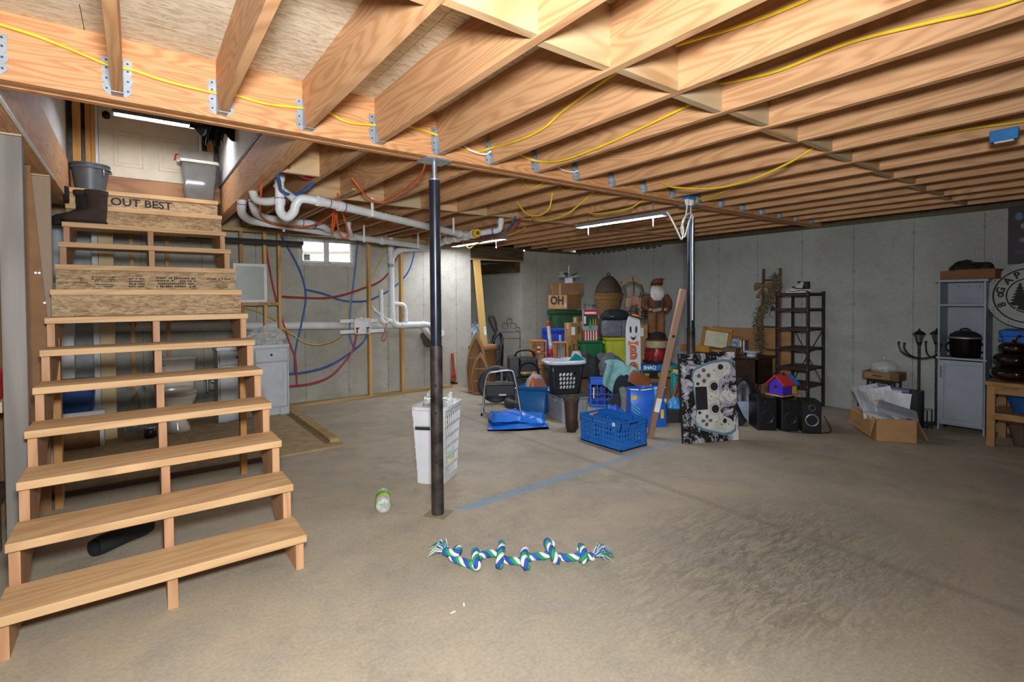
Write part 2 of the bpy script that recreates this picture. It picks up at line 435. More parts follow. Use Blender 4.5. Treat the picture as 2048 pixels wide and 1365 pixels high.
# alcove header and side beam
DKW = wood('dark_alcove_wood', '#5e4a33', '#3d2d1e', 0, 16, .4)
al = thing('alcove_header', 'dark timber header and side beam over the concrete alcove', 'beam', (4.62, 7.47, 2.1), kind='structure')
obj('header', MB().box(.0, 1.17, 0, .14, .02, .25), DKW, al)
obj('ledge_strip', MB().box(.0, 1.15, -.012, .03, 0, .022), PLATEW, al)
obj('side_beam', MB().box(1.08, 1.19, .14, 1.5, -.18, .02), DKW, al)

# ---- ceiling: subfloor sheets, joists with hangers, blocking, beam
ceil = thing('ceiling', 'open timber joist ceiling with pale strand board subfloor', 'ceiling', kind='structure')
k = 0
for j, y0 in enumerate([-2.2, -.98, .24, 1.46, 2.68]):
    x = -2.6 - (1.22 if j % 2 else 0)
    while x < 7.4:
        a, b = max(x, -2.6), min(x + 2.44, 7.4)
        if b > a: obj('subfloor_sheet', MB().box(a + .0015, b - .0015, y0 + .0015, min(y0 + 1.2185, 3.05), ZS, ZS + .02), OSBM, ceil)
        x += 2.44
for a, b, c, d in [(-2.6, -.6, 3.05, 5.2), (-2.6, -.6, 5.203, 7.6), (.84, 3.28, 3.05, 4.27), (3.283, 5.72, 3.05, 4.27), (5.723, 7.4, 3.05, 4.27), (.84, 2.0, 4.273, 5.49), (2.003, 4.44, 4.273, 5.49), (4.443, 7.4, 4.273, 5.49), (.84, 3.28, 5.493, 6.71), (3.283, 5.72, 5.493, 6.71), (5.723, 7.4, 5.493, 6.71), (.84, 4.4, 6.713, 7.6), (4.403, 7.4, 6.713, 9.2)]:
    obj('subfloor_sheet', MB().box(a, b, c, d, ZS, ZS + .02), OSBM, ceil)
for q in ((-2.7, 7.5, -2.3, 3.05), (-2.7, -.6, 3.05, 7.66), (.85, 4.5, 3.05, 7.66), (4.5, 7.5, 3.05, 9.3), (-.6, .85, 6.57, 7.66)):
    obj('light_seal_slab', MB().box(q[0], q[1], q[2], q[3], ZS + .021, ZS + .04), PLATEW, ceil)  # unseen slab added to stop sky light leaking through the sheet joints
for s in (0, 1, 2):
    obj('beam_ply', MB().box(-2.6, XR, 2.916 + s * .0455, 2.916 + s * .0455 + .043, 2.335 + (.004 if s == 1 else 0), ZS), BEAMW, ceil, bevel=.002)
# hanger mesh: joist centred on x=0, beam face at y=0, joist comes from -y, seat at z=0
def hanger():
    m = MB()
    for s in (-1, 1):
        o = [(.0195, 0), (.03, -.004), (.052, .02), (.054, .035), (.046, .048), (.056, .062), (.056, .078), (.047, .09), (.054, .104), (.054, .165), (.0195, .165)]
        m.prism([(s * x, z) for x, z in o], .003, Matrix.Translation((0, -.0035, 0)))
        m.add([(s * .0195, 0, 0), (s * .0195, -.06, 0), (s * .0195, -.045, .06), (s * .0195, -.012, .165), (s * .0195, 0, .165),
               (s * .0215, 0, 0), (s * .0215, -.06, 0), (s * .0215, -.045, .06), (s * .0215, -.012, .165), (s * .0215, 0, .165)],
              [(0, 1, 2, 3, 4), (9, 8, 7, 6, 5), (0, 5, 6, 1), (1, 6, 7, 2), (2, 7, 8, 3), (3, 8, 9, 4)])
    m.box(-.0215, .0215, -.06, 0, -.003, 0)
    return m.mesh('joist_hanger')
HG = hanger()
HG.materials.append(GALV)
nails = MB()
for s in (-1, 1):
    for z in (.025, .07, .115, .15):
        nails.cyl((s * .038, -.0035, z), (s * .038, -.007, z), .0045, n=6)
NAIL = nails.mesh('nail_head'); NAIL.materials.append(plain('nail_steel', '#4b4d50', .4, .8))
jm = MB().box(-.019, .019, -5.1, 0, 0, ZS - ZJ).mesh('joist')
jf = MB().box(-.019, .019, 0, 4.45, 0, ZS - ZJ).mesh('joist')
for i in range(-4, 20):
    X = 1.557 + .4064 * (i - 6) + .019
    j = obj('joist', jm, JOIST, ceil, loc=(X, 2.914, ZJ))
    if X > -.6:
        h = obj('hanger', HG, GALV, j); obj('nails', NAIL, GALV, j, kind='stuff')
for i in range(-4, 20):
    X = 1.527 + .4064 * (i - 6) + .019
    if -.62 < X < .85: continue
    j = obj('joist', jf, JOIST, ceil, loc=(X, 3.054, ZJ))
    if X > .8: obj('hanger', HG, GALV, j, rot=(0, 0, PI))
for i in range(-2, 19):                                   # blocking rows
    X = 1.557 + .4064 * (i - 6) + .038
    y = 1.405 + (.02 if i % 2 else -.012)
    obj('blocking', MB().box(X, X + .3684, y, y + .038, ZJ + .004 * (i % 3), ZS), JOISTX, ceil)
for i in range(4, 19):
    X = 1.527 + .4064 * (i - 6) + .038
    y = (3.95 if i == 4 else 4.7) + (.03 if i % 2 else -.01)
    obj('blocking', MB().box(X, X + .3684, y, y + .038, ZJ, ZS), JOISTX, ceil)
obj('rim_joist', MB().box(XR + .06, XR + .1, -2.2, 7.6, ZJ, ZS), DKW, ceil)
obj('rim_joist', MB().box(-2.6, 4.62, YB + .06, YB + .1, ZJ, ZS), JOISTX, ceil)
obj('rim_joist', MB().box(4.6, 5.85, 9.0, 9.05, ZJ - .05, ZS), DKW, ceil)
obj('rim_joist', MB().box(5.8, 7.4, 7.66, 7.7, ZJ, ZS), DKW, ceil)
obj('rim_joist', MB().box(5.82, 5.86, 7.6, 9.05, 2.31, ZS), DKW, ceil)
obj('rim_joist', MB().box(4.56, 4.6, 7.5, 9.05, 2.31, ZS), DKW, ceil)
# trimmers round the stairwell
for s in range(2):
    obj('trimmer_ply', MB().box(.75 + s * .046, .794 + s * .046, 3.054, 7.44, 2.337, 2.63), JOIST, ceil, bevel=.002)
    obj('trimmer_ply', MB().box(-.53 + s * .031, -.5 + s * .031, 3.054, 6.33, 2.337, 2.7), JOIST, ceil)
obj('trimmer_ply', MB().box(-.66, -.532, 3.054, 6.33, 2.337, 2.63), JOIST, ceil)
obj('corner_bead', MB().box(-.475, -.462, 3.06, 5.05, 2.328, 2.342), WHITE, ceil)

# ---- stairwell above the basement
struct('wall_stairwell_left', MB().box(-.6, -.5, 3.06, 6.6, 2.72, 5.0), DRYWALL, 'white drywall on the left of the upper stairwell', 'wall')
obj('wall_cap', MB().box(-.6, -.485, 3.06, 6.33, 2.7, 2.72), DKW, bpy.data.objects['wall_stairwell_left'])
wsr = struct('wall_stairwell_right', MB().box(.755, .85, 3.06, 6.6, 2.66, 5.0), DRYWALL, 'white drywall on the right of the upper stairwell', 'wall')
obj('wall_cap', MB().box(.745, .85, 3.06, 6.33, 2.632, 2.66), DKW, wsr)
struct('wall_stairwell_front', MB().box(-.6, .85, 2.95, 3.05, 2.64, 5.0), DRYWALL, 'white drywall above the beam hidden over the stairs', 'wall')
struct('ceiling_stairwell', MB().box(-.7, .95, 2.9, 6.7, 5.0, 5.1), DRYWALL, 'white upstairs ceiling above the stairwell', 'ceiling')
GREYBOARD = plain('grey_board', '#7d7668', .9, 0, .15, .4, 40)
wd = struct('wall_stairwell_back', MB().box(-.6, .85, 6.5, 6.56, 2.4, 5.0), GREYBOARD, 'rough grey board wall around the upstairs door', 'wall')
STUDO = wood('door_stud_wood', '#dfa458', '#b97a36', 2, 14, .3, rings=.5)
for a, b in ((-.452, -.392), (-.36, -.321), (-.318, -.285), (.64, .70)):
    obj('stud', MB().box(a, b, 6.352, 6.44, 2.65, 4.95), STUDO, wd, bevel=.002)
struct('trim_1', MB().box(-.47, .75, 6.333, 6.372, 2.47, 2.646), wood('header_brown', '#a8784e', '#80553a', 0, 30, .4), 'brown lumber header under the upstairs door', 'trim', bevel=.002)
DOORP = plain('door_cream', '#dccdb0', .5, 0, .03)
door = struct('door_1', MB().box(-.262, .56, 6.36, 6.40, 2.655, 4.66), DOORP, 'cream panelled door at the top of the stairs', 'door')
obj('jamb', MB().box(-.285, -.265, 6.345, 6.43, 2.65, 4.7), WHITE, door); obj('jamb', MB().box(.562, .59, 6.345, 6.43, 2.65, 4.7), WHITE, door)
for x0, x1 in ((-.15, .09), (.21, .45)):
    for z0, z1 in ((2.76, 3.1), (3.3, 4.4)):
        mm = MB()
        for a, b, c, d in ((x0, x1, z0, z0 + .012), (x0, x1, z1 - .012, z1), (x0, x0 + .012, z0, z1), (x1 - .012, x1, z0, z1)):
            mm.box(a, b, 6.353, 6.361, c, d)
        mm.box(x0 + .035, x1 - .035, 6.355, 6.361, z0 + .035, z1 - .035)
        obj('panel_moulding', mm, DOORP, door, bevel=.004)
BRONZE = plain('bronze_knob', '#2d211b', .35, .8)
obj('door_knob', MB().lathe([(.033, 0), (.033, .006), (.012, .012), (.012, .03), (.028, .04), (.031, .055), (.02, .066), (.001, .068)], 16), BRONZE, door, smooth=True, loc=(-.2, 6.36, 3.235), rot=(PI / 2, 0, 0))

# ---- window
win = struct('window_1', MB().box(WX0, WX1, YB + .02, YB + .10, WZ1 - .03, WZ1).box(WX0, WX1, YB + .02, YB + .10, WZ0, WZ0 + .035).box(WX0, WX0 + .03, YB + .02, YB + .10, WZ0, WZ1).box(WX1 - .03, WX1, YB + .02, YB + .10, WZ0, WZ1), WHITE, 'small white sliding basement window high on concrete wall', 'window', bevel=.003)
obj('sash', MB().box(2.19, 2.235, YB + .03, YB + .075, WZ0 + .03, WZ1 - .03), WHITE, win)
for a, b in ((1.87, 2.19), (2.235, 2.57)):
    obj('sash', MB().box(a, b, YB + .035, YB + .065, WZ0 + .035, WZ0 + .05).box(a, b, YB + .035, YB + .065, WZ1 - .05, WZ1 - .03).box(a, a + .012, YB + .035, YB + .065, WZ0 + .03, WZ1 - .03).box(b - .012, b, YB + .035, YB + .065, WZ0 + .03, WZ1 - .03), WHITE, win)
    obj('pane', MB().box(a + .01, b - .01, YB + .048, YB + .052, WZ0 + .045, WZ1 - .045), glossy_clear('window_glass', '#ffffff', .02, .10), win)
stk = obj('sticker', MB().box(1.90, 1.985, YB + .044, YB + .047, 1.985, 2.07), plain('sticker_grey', '#b9b6ae', .6), win)
obj('sticker_print', MB().box(1.905, 1.98, YB + .0425, YB + .0439, 2.05, 2.056).box(1.905, 1.97, YB + .0425, YB + .0439, 2.03, 2.036).box(1.905, 1.975, YB + .0425, YB + .0439, 2.01, 2.014), INK, stk, kind='stuff')
fm = MB()
for i in range(60):
    q = i / 60 * 2 * (WX1 - WX0 + WZ1 - WZ0); w_, h_ = WX1 - WX0, WZ1 - WZ0
    if q < w_: p = (WX0 + q, WZ0)
    elif q < w_ + h_: p = (WX1, WZ0 + q - w_)
    elif q < 2 * w_ + h_: p = (WX1 - (q - w_ - h_), WZ1)
    else: p = (WX0, WZ1 - (q - 2 * w_ - h_))
    fm.sphere((p[0], YB - .002, p[1]), random.uniform(.02, .034), 8, 5, (1.2, .45, .9))
obj('foam_seal', fm, plain('foam_pale', '#c9c9c3', .8, 0, .06, .5, 80), win, smooth=True)
wl = struct('window_well', MB().box(1.2, 3.2, 8.3, 8.36, 1.2, 3.2).box(1.2, 1.26, YB + .2, 8.3, 1.2, 3.2).box(3.14, 3.2, YB + .2, 8.3, 1.2, 3.2).box(1.2, 3.2, YB + .2, 8.36, 1.15, 1.2), plain('well_metal', '#d8d5ce', .6, 0, .05), 'pale metal window well outside the small window', 'window well')
for i in range(5):
    obj('corrugation', MB().cyl((1.26, 8.29, 1.5 + i * .22), (3.14, 8.29, 1.5 + i * .22 + .1), .04, n=8), MATS['well_metal'], wl, smooth=True)

# ---- stud partition in front of the back wall
sw = thing('stud_partition', 'open stud wall with bottom plate in front of concrete', 'stud wall', (0, 7.1, 0), kind='structure')
obj('bottom_plate', MB().box(1.62, 4.05, 0, .09, 0, .04), PLATEW, sw, bevel=.002)
obj('top_plate', MB().box(.5, 3.6, 0, .09, 2.29, 2.335), PLATEW, sw, bevel=.002)
for x in (1.06, 1.33, 1.50, 2.70, 3.20):
    z0 = .04 if x > 2 else 0
    obj('stud', MB().box(x - .019, x + .019, 0, .088, z0, 2.29), STUDW, sw, bevel=.002)
obj('backing_board', MB().box(1.02, 1.49, -.02, .02, 1.36, 1.40), STUDW, sw)
for x in (-.03, .30):
    obj('stud', MB().box(x - .019, x + .019, 0, .088, 0, 2.29), STUDW, sw)

# ---- bathroom plywood base with loose plate
PLY = plain('plywood', '#a08a64', .75, 0, .1, .1, 60)
pb = thing('plywood_floor', 'plywood sheet floor of the unfinished bathroom with loose plate', 'floor panel', (0, 0, 0), kind='structure')
obj('plywood_sheet', MB().box(-1.2, .40, 4.93, 7.05, 0, .02), PLY, pb); obj('plywood_sheet', MB().box(.403, 1.61, 4.93, 7.05, 0, .02), PLY, pb)
obj('edge_plate', MB().box(1.50, 1.59, 5.05, 7.05, .021, .06), PLATEW, pb, bevel=.002)
obj('plywood_edge', MB().box(-1.2, 1.0, 4.90, 4.925, 0, .04), DKW, pb)

# ---- timber posts beside the stairs and the leaning panel
p = thing('timber_post', 'weathered grey timber post nearest the bottom of the stairs', 'post', (-.53, 3.86, 0))
obj('shaft', MB().box(-.049, .049, -.04, .04, 0, 2.325), GREYW, p, bevel=.004)
obj('shim', MB().box(-.049, .049, -.04, .04, 2.327, 2.336), PALEW, p)
p = thing('timber_post', 'weathered brown timber post behind the leaning brown panel', 'post', (-.528, 4.95, 0))
obj('shaft', MB().box(-.05, .05, -.02, .02, 0, 2.325), wood('brown_post_wood', '#a78d72', '#7f6650', 2, 14, .4, rings=.5), p, bevel=.003)
obj('shim', MB().box(-.05, .05, -.02, .02, 2.327, 2.336), PALEW, p)
p = thing('hardboard_panel', 'brown hardboard panel with slanted edge behind grey post', 'panel', (-.5, 4.62, 0))
obj('sheet', MB().prism([(-1.2, 0), (.02, 0), (.02, 1.306), (-.043, 2.281), (-.043, 2.33), (-1.2, 2.33)], .012), plain('hardboard', '#8a6440', .75, 0, .06, .1, 120), p)
for x, z in ((-.03, 1.62), (-.012, 1.62), (.01, 1.42)): obj('screw_head', MB().cyl((x, -.004, z), (x, 0, z), .007, n=8), GALV, p)
p = thing('timber_post', 'pale timber post standing behind the stairs near wall', 'post', (-.234, 6.62, .02))
obj('shaft', MB().box(-.06, .06, -.02, .02, 0, 2.31), PALEW, p, bevel=.003)
obj('side_board', MB().box(-.11, -.063, -.02, .07, 0, 2.31), plain('whitewashed_board', '#c9c9c4', .8), p)

# ================================================================== STAIRCASE
st = thing('staircase', 'open wooden stairs with thirteen treads climbing to the door', 'staircase', (0, 2.786, 0))
RISE, RUN = .1891, .2732
for i in range(13):
    y = i * RUN
    d = .285 if i < 12 else .27
    obj('tread', MB().box(-.4745 + .002 * (i % 3), .7018, y, y + d, RISE * (i + 1) - .04, RISE * (i + 1)), TREADW, st, bevel=.004)
def stringer(x0, x1):
    poly = [(.03, 0)]
    for i in range(13):
        poly += [(.03 + i * RUN, (i + 1) * RISE - .04), (.03 + (i + 1) * RUN, (i + 1) * RISE - .04)]
    poly += [(13 * RUN - .01, 13 * RISE - .32), (.03 + .30, 0)]
    fr = Matrix(((0, 1, 0, x0), (1, 0, 0, 0), (0, 0, 1, 0), (0, 0, 0, 1)))
    return MB().prism(poly, x1 - x0, fr)
for a, b in ((-.465, -.427), (.095, .135), (.652, .692)):
    obj('stringer', stringer(a, b), STRW, st)
risers = {}
for i in (7, 8, 11, 12):
    risers[i] = obj('riser', MB().box(-.465, .695, i * RUN + .012, i * RUN + .028, i * RISE + .001, (i + 1) * RISE - .041), OSBR, st)
lettering('OUT BEST', .098, INK, risers[12], (.065, 12 * RUN + .011, 12 * RISE + .092), bold=.0025, sx=1.08)
marks(risers[12], .42, .03, INK, (.0, 12 * RUN + .011, 12 * RISE + .022), seed=2)
st8 = risers[8]
arr = MB().box(-.235, -.115, 0, .001, .098, .102).prism([(-.25, .1), (-.232, .106), (-.232, .094)], .001).prism([(-.1, .1), (-.118, .106), (-.118, .094)], .001)
obj('stamp_arrow', arr, INK, st8, kind='stuff', loc=(-.02, 8 * RUN + .0105, 8 * RISE))
for tx, sz, x, z in (('B', .026, -.325, .078), ('TESTED', .02, .58, .06), ('TECO', .034, .585, .032)):
    lettering(tx, sz, INK, st8, (x, 8 * RUN + .011, 8 * RISE + z))
for k_, (w_, h_, x, z, rw) in enumerate(((.14, .03, -.195, .076, 2), (.08, .014, -.325, .055, 1), (.12, .028, -.195, .035, 2), (.1, .08, .01, .06, 4), (.27, .09, .27, .065, 4), (.17, .022, .57, .098, 1))):
    marks(st8, w_, h_, INK, (x, 8 * RUN + .011, 8 * RISE + z), seed=20 + k_, rows=rw)
SUPW = wood('support_wood', '#c08a48', '#8f5d2c', 2, 14, .4, rings=.5)
for x, y in ((-.445, 1.87), (.69, 1.86)):
    obj('support_leg', MB().box(x - .022, x + .022, y, y + .09, 0, (y / RUN) * RISE - .12), SUPW, st, bevel=.002)

# ================================================================== STEEL POSTS
BLUEBLK = plain('post_paint', '#2a2e38', .3, .35, .15)
RUST = plain('post_rust', '#3f3836', .5, .4, .35)
def steel_post(x, label):
    p = thing('steel_post', label, 'post', (x, 2.982, 0), group=None)
    obj('base_plate', MB().box(-.075, .075, -.075, .075, 0, .006, Matrix.Rotation(.6, 4, 'Z')), plain('dusty_plate', '#8d806c', .8), p)
    obj('lower_tube', MB().cyl((0, 0, .006), (0, 0, 1.12), .0405, n=28), RUST, p, smooth=True)
    obj('upper_tube', MB().cyl((0, 0, 1.12), (0, 0, 2.2), .036, n=28), BLUEBLK, p, smooth=True)
    obj('collar', MB().cyl((0, 0, 2.2), (0, 0, 2.21), .037, n=28), GALV, p, smooth=True)
    obj('jack_screw', MB().tube([(0, 0, 2.2), (0, 0, 2.325)], .0155, 14), GALV, p, smooth=True)
    obj('top_plate', MB().box(-.09, .09, -.075, .075, 2.322, 2.334), GALV, p, bevel=.002)
    for z in (.36, .52, .68, .86):
        a = Vector((-math.sin(YAW), -math.cos(YAW), 0)) * .0385
        obj('pin_hole', MB().sphere((a.x, a.y, z), .009, 10, 6, (1, 1, 1)), INK, p, smooth=True)
    obj('pin', MB().cyl((-.055, .035, .77), (.055, -.035, .77), .007, n=8), GALV, p, smooth=True)
    for s in (-1, 1):
        obj('pin_loop', MB().tube([(s * .055 + .016 * math.cos(t * .7), -s * .035, .77 + .016 * math.sin(t * .7)) for t in range(10)], .003, 6), GALV, p, smooth=True)
    return p
steel_post(1.578, 'dark steel adjustable post rising beside the white hamper')
steel_post(4.405, 'dark steel adjustable post behind the painted controller canvas')

# ================================================================== LIGHT FIXTURES
FIXG = plain('fixture_grey', '#9aa0a6', .4, .4)
def shop_light(label, a, b, lit=30, hangz=None, housing=None):
    a, b = Vector(a), Vector(b); L = (b - a).length; c = (a + b) / 2
    p = thing('shop_light', label, 'ceiling light', c, math.atan2((b - a).y, (b - a).x))
    hm = housing or FIXG
    pr = [(-.055, -.03), (-.03, .012), (.03, .012), (.055, -.03), (.05, -.03), (.027, .007), (-.027, .007), (-.05, -.03)]
    fr = Matrix(((0, 1, 0, -L / 2), (1, 0, 0, 0), (0, 0, 1, 0), (0, 0, 0, 1)))
    obj('housing', MB().prism(pr, L, fr), hm, p)
    for s in (-1, 1): obj('end_cap', MB().box(s * L / 2 - .006, s * L / 2 + .006, -.052, .052, -.032, .014), hm, p)
    for y in (-.02, .02):
        obj('led_tube', MB().cyl((-L / 2 + .02, y, -.014), (L / 2 - .02, y, -.014), .011, n=10), emit('led_tube_%d' % lit, '#f0f4ff', lit) if lit else WHITE, p, smooth=True)
    if hangz:
        for x in (-L * .38, L * .38):
            m = MB(); h = hangz - c.z; n = max(3, int(h / .02))
            for i in range(n):
                m.box(x - .004, x + .004, -.001, .001, .012 + h * i / n, .012 + h * (i + .7) / n, Matrix.Rotation(0, 4, 'Z'))
            obj('hanging_chain', m, GALV, p, kind='stuff')
    return p
f = shop_light('short lit shop light hanging above the upper stairs', (-.13, 5.6, 3.09), (.68, 5.6, 3.06), 42, hangz=5.0)
f = shop_light('lit shop light plugged in beside the far steel post', (4.09, 3.05, 2.245), (4.02, 4.16, 2.245), 70, hangz=ZS)
for x in (-.42, .42):
    obj('pull_cord', MB().cyl((x, 0, -.02), (x, 0, -.12), .005, n=6), INKW, f)
f = shop_light('lit shop light by the alcove under drain pipe', (4.2, 5.85, 2.295), (4.13, 7.15, 2.295), 125, hangz=ZS)
obj('pull_cord', MB().cyl((-.45, 0, -.02), (-.45, 0, -.13), .003, n=6).sphere((-.45, 0, -.13), .012, 8, 6), INKW, f)
f = shop_light('unlit dark grey shop light hanging near window', (.45, 6.62, 2.135), (1.66, 6.62, 2.135), lit=0, hangz=2.3, housing=plain('fixture_dark', '#4d4f54', .4, .5))
f = shop_light('added fill shop light out of view behind the photographer', (-.6, -1.2, 2.3), (.6, -1.2, 2.3), 12, hangz=ZS)  # unseen fixture added behind the camera as fill light
# ================================================================== PIPES AND CABLES
def pipe(parent, pts, r=.036, name='pipe', mat=None, k=5, bend=True, n=14):
    return obj(name, MB().tube(smooth(pts, k) if bend else pts, r, n), mat or PVC, parent, smooth=True)
def ring(parent, p, d, r, w=.02, mat=None, name='coupling'):
    p = Vector(p); d = Vector(d).normalized()
    return obj(name, MB().cyl(p - d * w, p + d * w, r, n=16), mat or PVC, parent, smooth=True)
d = thing('drain_pipe', 'long white plastic drain pipe with trap slung under joists', 'pipe', (0, 0, 0))
pipe(d, [(1.2, 4.285, 2.235), (3.16, 5.27, 2.2)], .037, bend=False)
pipe(d, [(.95, 4.45, 2.52), (.95, 4.45, 2.2)], .036, 'riser', bend=False)
pipe(d, [(.95, 4.45, 2.21), (.955, 4.445, 2.14), (.995, 4.41, 2.10), (1.035, 4.37, 2.14), (1.05, 4.35, 2.2), (1.09, 4.33, 2.245), (1.2, 4.285, 2.235)], .036, 'trap')
pipe(d, [(.8, 4.78, 2.42), (.8, 4.72, 2.33), (.82, 4.66, 2.26), (.88, 4.55, 2.235), (.95, 4.45, 2.24)], .033, 'branch')
pipe(d, [(.95, 4.56, 2.38), (1.0, 4.5, 2.32), (1.05, 4.4, 2.25)], .03, 'branch')
for q, dr, mt in (((.95, 4.45, 2.42), (0, 0, 1), PVC), ((.95, 4.45, 2.225), (0, 0, 1), PVC), ((1.22, 4.296, 2.235), (2, 1, 0), PVC), ((1.42, 4.4, 2.23), (2, 1, 0), PVC), ((3.1, 5.24, 2.2), (2, 1, 0), PVC)):
    ring(d, q, dr, .043, .025)
for q, dr in (((.95, 4.45, 2.25), (0, 0, 1)), ((1.3, 4.336, 2.235), (2, 1, 0)), ((.95, 4.45, 2.452), (0, 0, 1)), ((1.45, 4.41, 2.23), (2, 1, 0))):
    ring(d, q, dr, .0435, .004, PURPLE, 'primer_ring')
marks(d, .5, .018, INK, (1.95, 4.617, 2.25), (PI / 2, 0, .467), seed=7)
for x, y in ((1.75, 4.56), (2.95, 5.165)):
    obj('pipe_strap', MB().box(x - .012, x + .012, y - .045, y - .04, 2.19, 2.36).box(x - .012, x + .012, y - .045, y + .04, 2.187, 2.19), WHITE, d)

d = thing('drain_pipe', 'lower white drain pipe pair curving along the stairwell beam', 'pipe', (0, 0, 0))
pipe(d, [(.79, 5.18, 2.45), (.79, 5.2, 2.33), (.81, 5.35, 2.25), (.9, 5.58, 2.225), (1.03, 5.7, 2.22), (1.45, 5.85, 2.21), (2.11, 6.19, 2.2), (3.46, 6.7, 2.18)], .038)
pipe(d, [(.86, 5.1, 2.45), (.86, 5.12, 2.35), (.90, 5.25, 2.27), (.98, 5.45, 2.25), (1.12, 5.57, 2.245), (1.6, 5.72, 2.24), (1.75, 5.85, 2.215)], .036)
for q, dr in (((1.3, 5.63, 2.243), (3, 1, 0)), ((1.5, 5.69, 2.24), (3, 1, 0)), ((1.95, 6.11, 2.2), (2, 1, 0)), ((2.15, 6.2, 2.2), (2, 1, 0)), ((2.6, 6.37, 2.19), (2, 1, 0))):
    ring(d, q, dr, .046, .03)
for q, dr in (((.86, 5.14, 2.33), (0, .3, -1)), ((1.42, 5.667, 2.242), (3, 1, 0)), ((1.56, 5.70, 2.24), (3, 1, 0)), ((.79, 5.22, 2.31), (0, .3, -1))):
    ring(d, q, dr, .0445, .005, PURPLE, 'primer_ring')
pipe(d, [(2.02, 5.95, 2.34), (2.02, 5.97, 2.28), (2.08, 6.08, 2.22), (2.15, 6.2, 2.2)], .03, 'branch')
for x, y in ((1.25, 5.74), (2.3, 6.27), (3.2, 6.6)):
    obj('pipe_strap', MB().box(x - .012, x + .012, y - .05, y - .045, 2.14, 2.36), WHITE, d)
d = thing('drain_pipe', 'thick white drain junction with round yellow cleanout cap', 'pipe', (0, 0, 0))
pipe(d, [(3.5, 6.72, 2.18), (3.36, 6.2, 2.19), (3.29, 5.9, 2.2)], .04)
pipe(d, [(3.29, 5.92, 2.2), (3.24, 5.12, 2.2)], .047, 'wye_body', bend=False)
for q in ((3.285, 5.85, 2.2), (3.27, 5.6, 2.2), (3.255, 5.35, 2.2), (3.242, 5.15, 2.2)):
    ring(d, q, (.05, .8, 0), .055, .03)
obj('cleanout_cap', MB().cyl((3.241, 5.12, 2.2), (3.236, 5.06, 2.2), .05, n=20), plain('cap_yellow', '#d9a92a', .5), d, smooth=True)
obj('cap_nut', MB().box(-.014, .014, -.02, 0, -.018, .018), plain('cap_nut', '#4a4a48', .5), d, loc=(3.236, 5.06, 2.2))
pipe(d, [(3.26, 5.3, 2.2), (3.38, 5.05, 2.225), (3.45, 4.96, 2.235), (3.475, 4.93, 2.27), (3.48, 4.92, 2.38)], .034, 'branch')
ring(d, (3.478, 4.923, 2.33), (0, 0, 1), .04, .02); ring(d, (3.42, 5.0, 2.232), (1, -1.2, 0), .04, .012, PURPLE, 'primer_ring')
pipe(d, [(3.16, 5.27, 2.2), (3.22, 5.3, 2.2), (3.26, 5.36, 2.2)], .037, 'elbow')
d = thing('drain_stack', 'white vertical drain stack with side loop entering the wall', 'pipe', (0, 0, 0))
pipe(d, [(3.5, 6.72, 2.18), (3.3, 7.0, 2.18), (3.14, 7.05, 2.15), (3.05, 7.08, 2.06), (3.02, 7.08, 1.95)], .045)
pipe(d, [(3.02, 7.08, 2.33), (3.02, 7.08, 1.9)], .045, 'vent', bend=False)
pipe(d, [(3.02, 7.08, 1.95), (3.02, 7.08, 1.2)], .045, 'stack', bend=False)
pipe(d, [(3.02, 7.08, 1.22), (3.03, 7.08, 1.12), (3.07, 7.08, 1.06), (3.16, 7.08, 1.04), (3.55, 7.08, 1.035), (3.66, 7.1, 1.0), (3.76, 7.2, .9), (3.85, 7.32, .82)], .045, 'elbow')
pipe(d, [(3.0, 7.08, 1.36), (3.1, 7.08, 1.36), (3.2, 7.08, 1.34), (3.235, 7.08, 1.27), (3.235, 7.08, 1.06)], .032, 'vent_loop')
for q, dr in (((3.02, 7.08, 1.98), (0, 0, 1)), ((3.02, 7.08, 1.22), (0, 0, 1)), ((3.2, 7.08, 1.04), (1, 0, 0)), ((3.52, 7.08, 1.036), (1, 0, 0))):
    ring(d, q, dr, .052, .03)
ring(d, (3.235, 7.08, 1.12), (0, 0, 1), .039, .03); ring(d, (3.235, 7.08, 1.22), (0, 0, 1), .039, .02)
d = thing('standpipe', 'short capped white standpipe with curved trap beside stack', 'pipe', (2.85, 7.06, 0))
obj('upright', MB().cyl((0, 0, 1.2), (0, 0, 1.57), .03, n=14), PVC, d, smooth=True)
pipe(d, [(0, 0, 1.22), (.0, 0, 1.13), (.05, 0, 1.09), (.1, 0, 1.12), (.15, 0, 1.1)], .038, 'trap')
obj('paper_strip', MB().add([(-.15, -.03, 1.36), (-.12, -.03, 1.27), (.15, -.035, 1.08), (.16, -.035, 1.1), (-.08, -.03, 1.27)], [(0, 1, 2, 3, 4)]), WHITE, d, solid=.002)
d = thing('wall_drain_pipe', 'horizontal white drain pipe running along the concrete wall', 'pipe', (0, 0, 0))
pipe(d, [(-.3, 7.33, 1.14), (3.55, 7.33, 1.02)], .055, bend=False)
pipe(d, [(3.5, 7.33, 1.022), (3.62, 7.33, 1.0), (3.75, 7.36, .88), (3.9, 7.43, .74)], .055, 'elbow')
ring(d, (1.2, 7.33, 1.093), (1, 0, -.03), .062, .04)
obj('foam_collar', MB().sphere((3.78, 7.44, .77), .1, 12, 8, (.9, .5, 1.3)).sphere((3.72, 7.44, .83), .07, 10, 6, (1, .5, 1)), FOAM, d, smooth=True)
obj('wall_flange', MB().cyl((4.03, 7.43, .86), (4.03, 7.449, .86), .06, n=20), PVC, d, smooth=True)
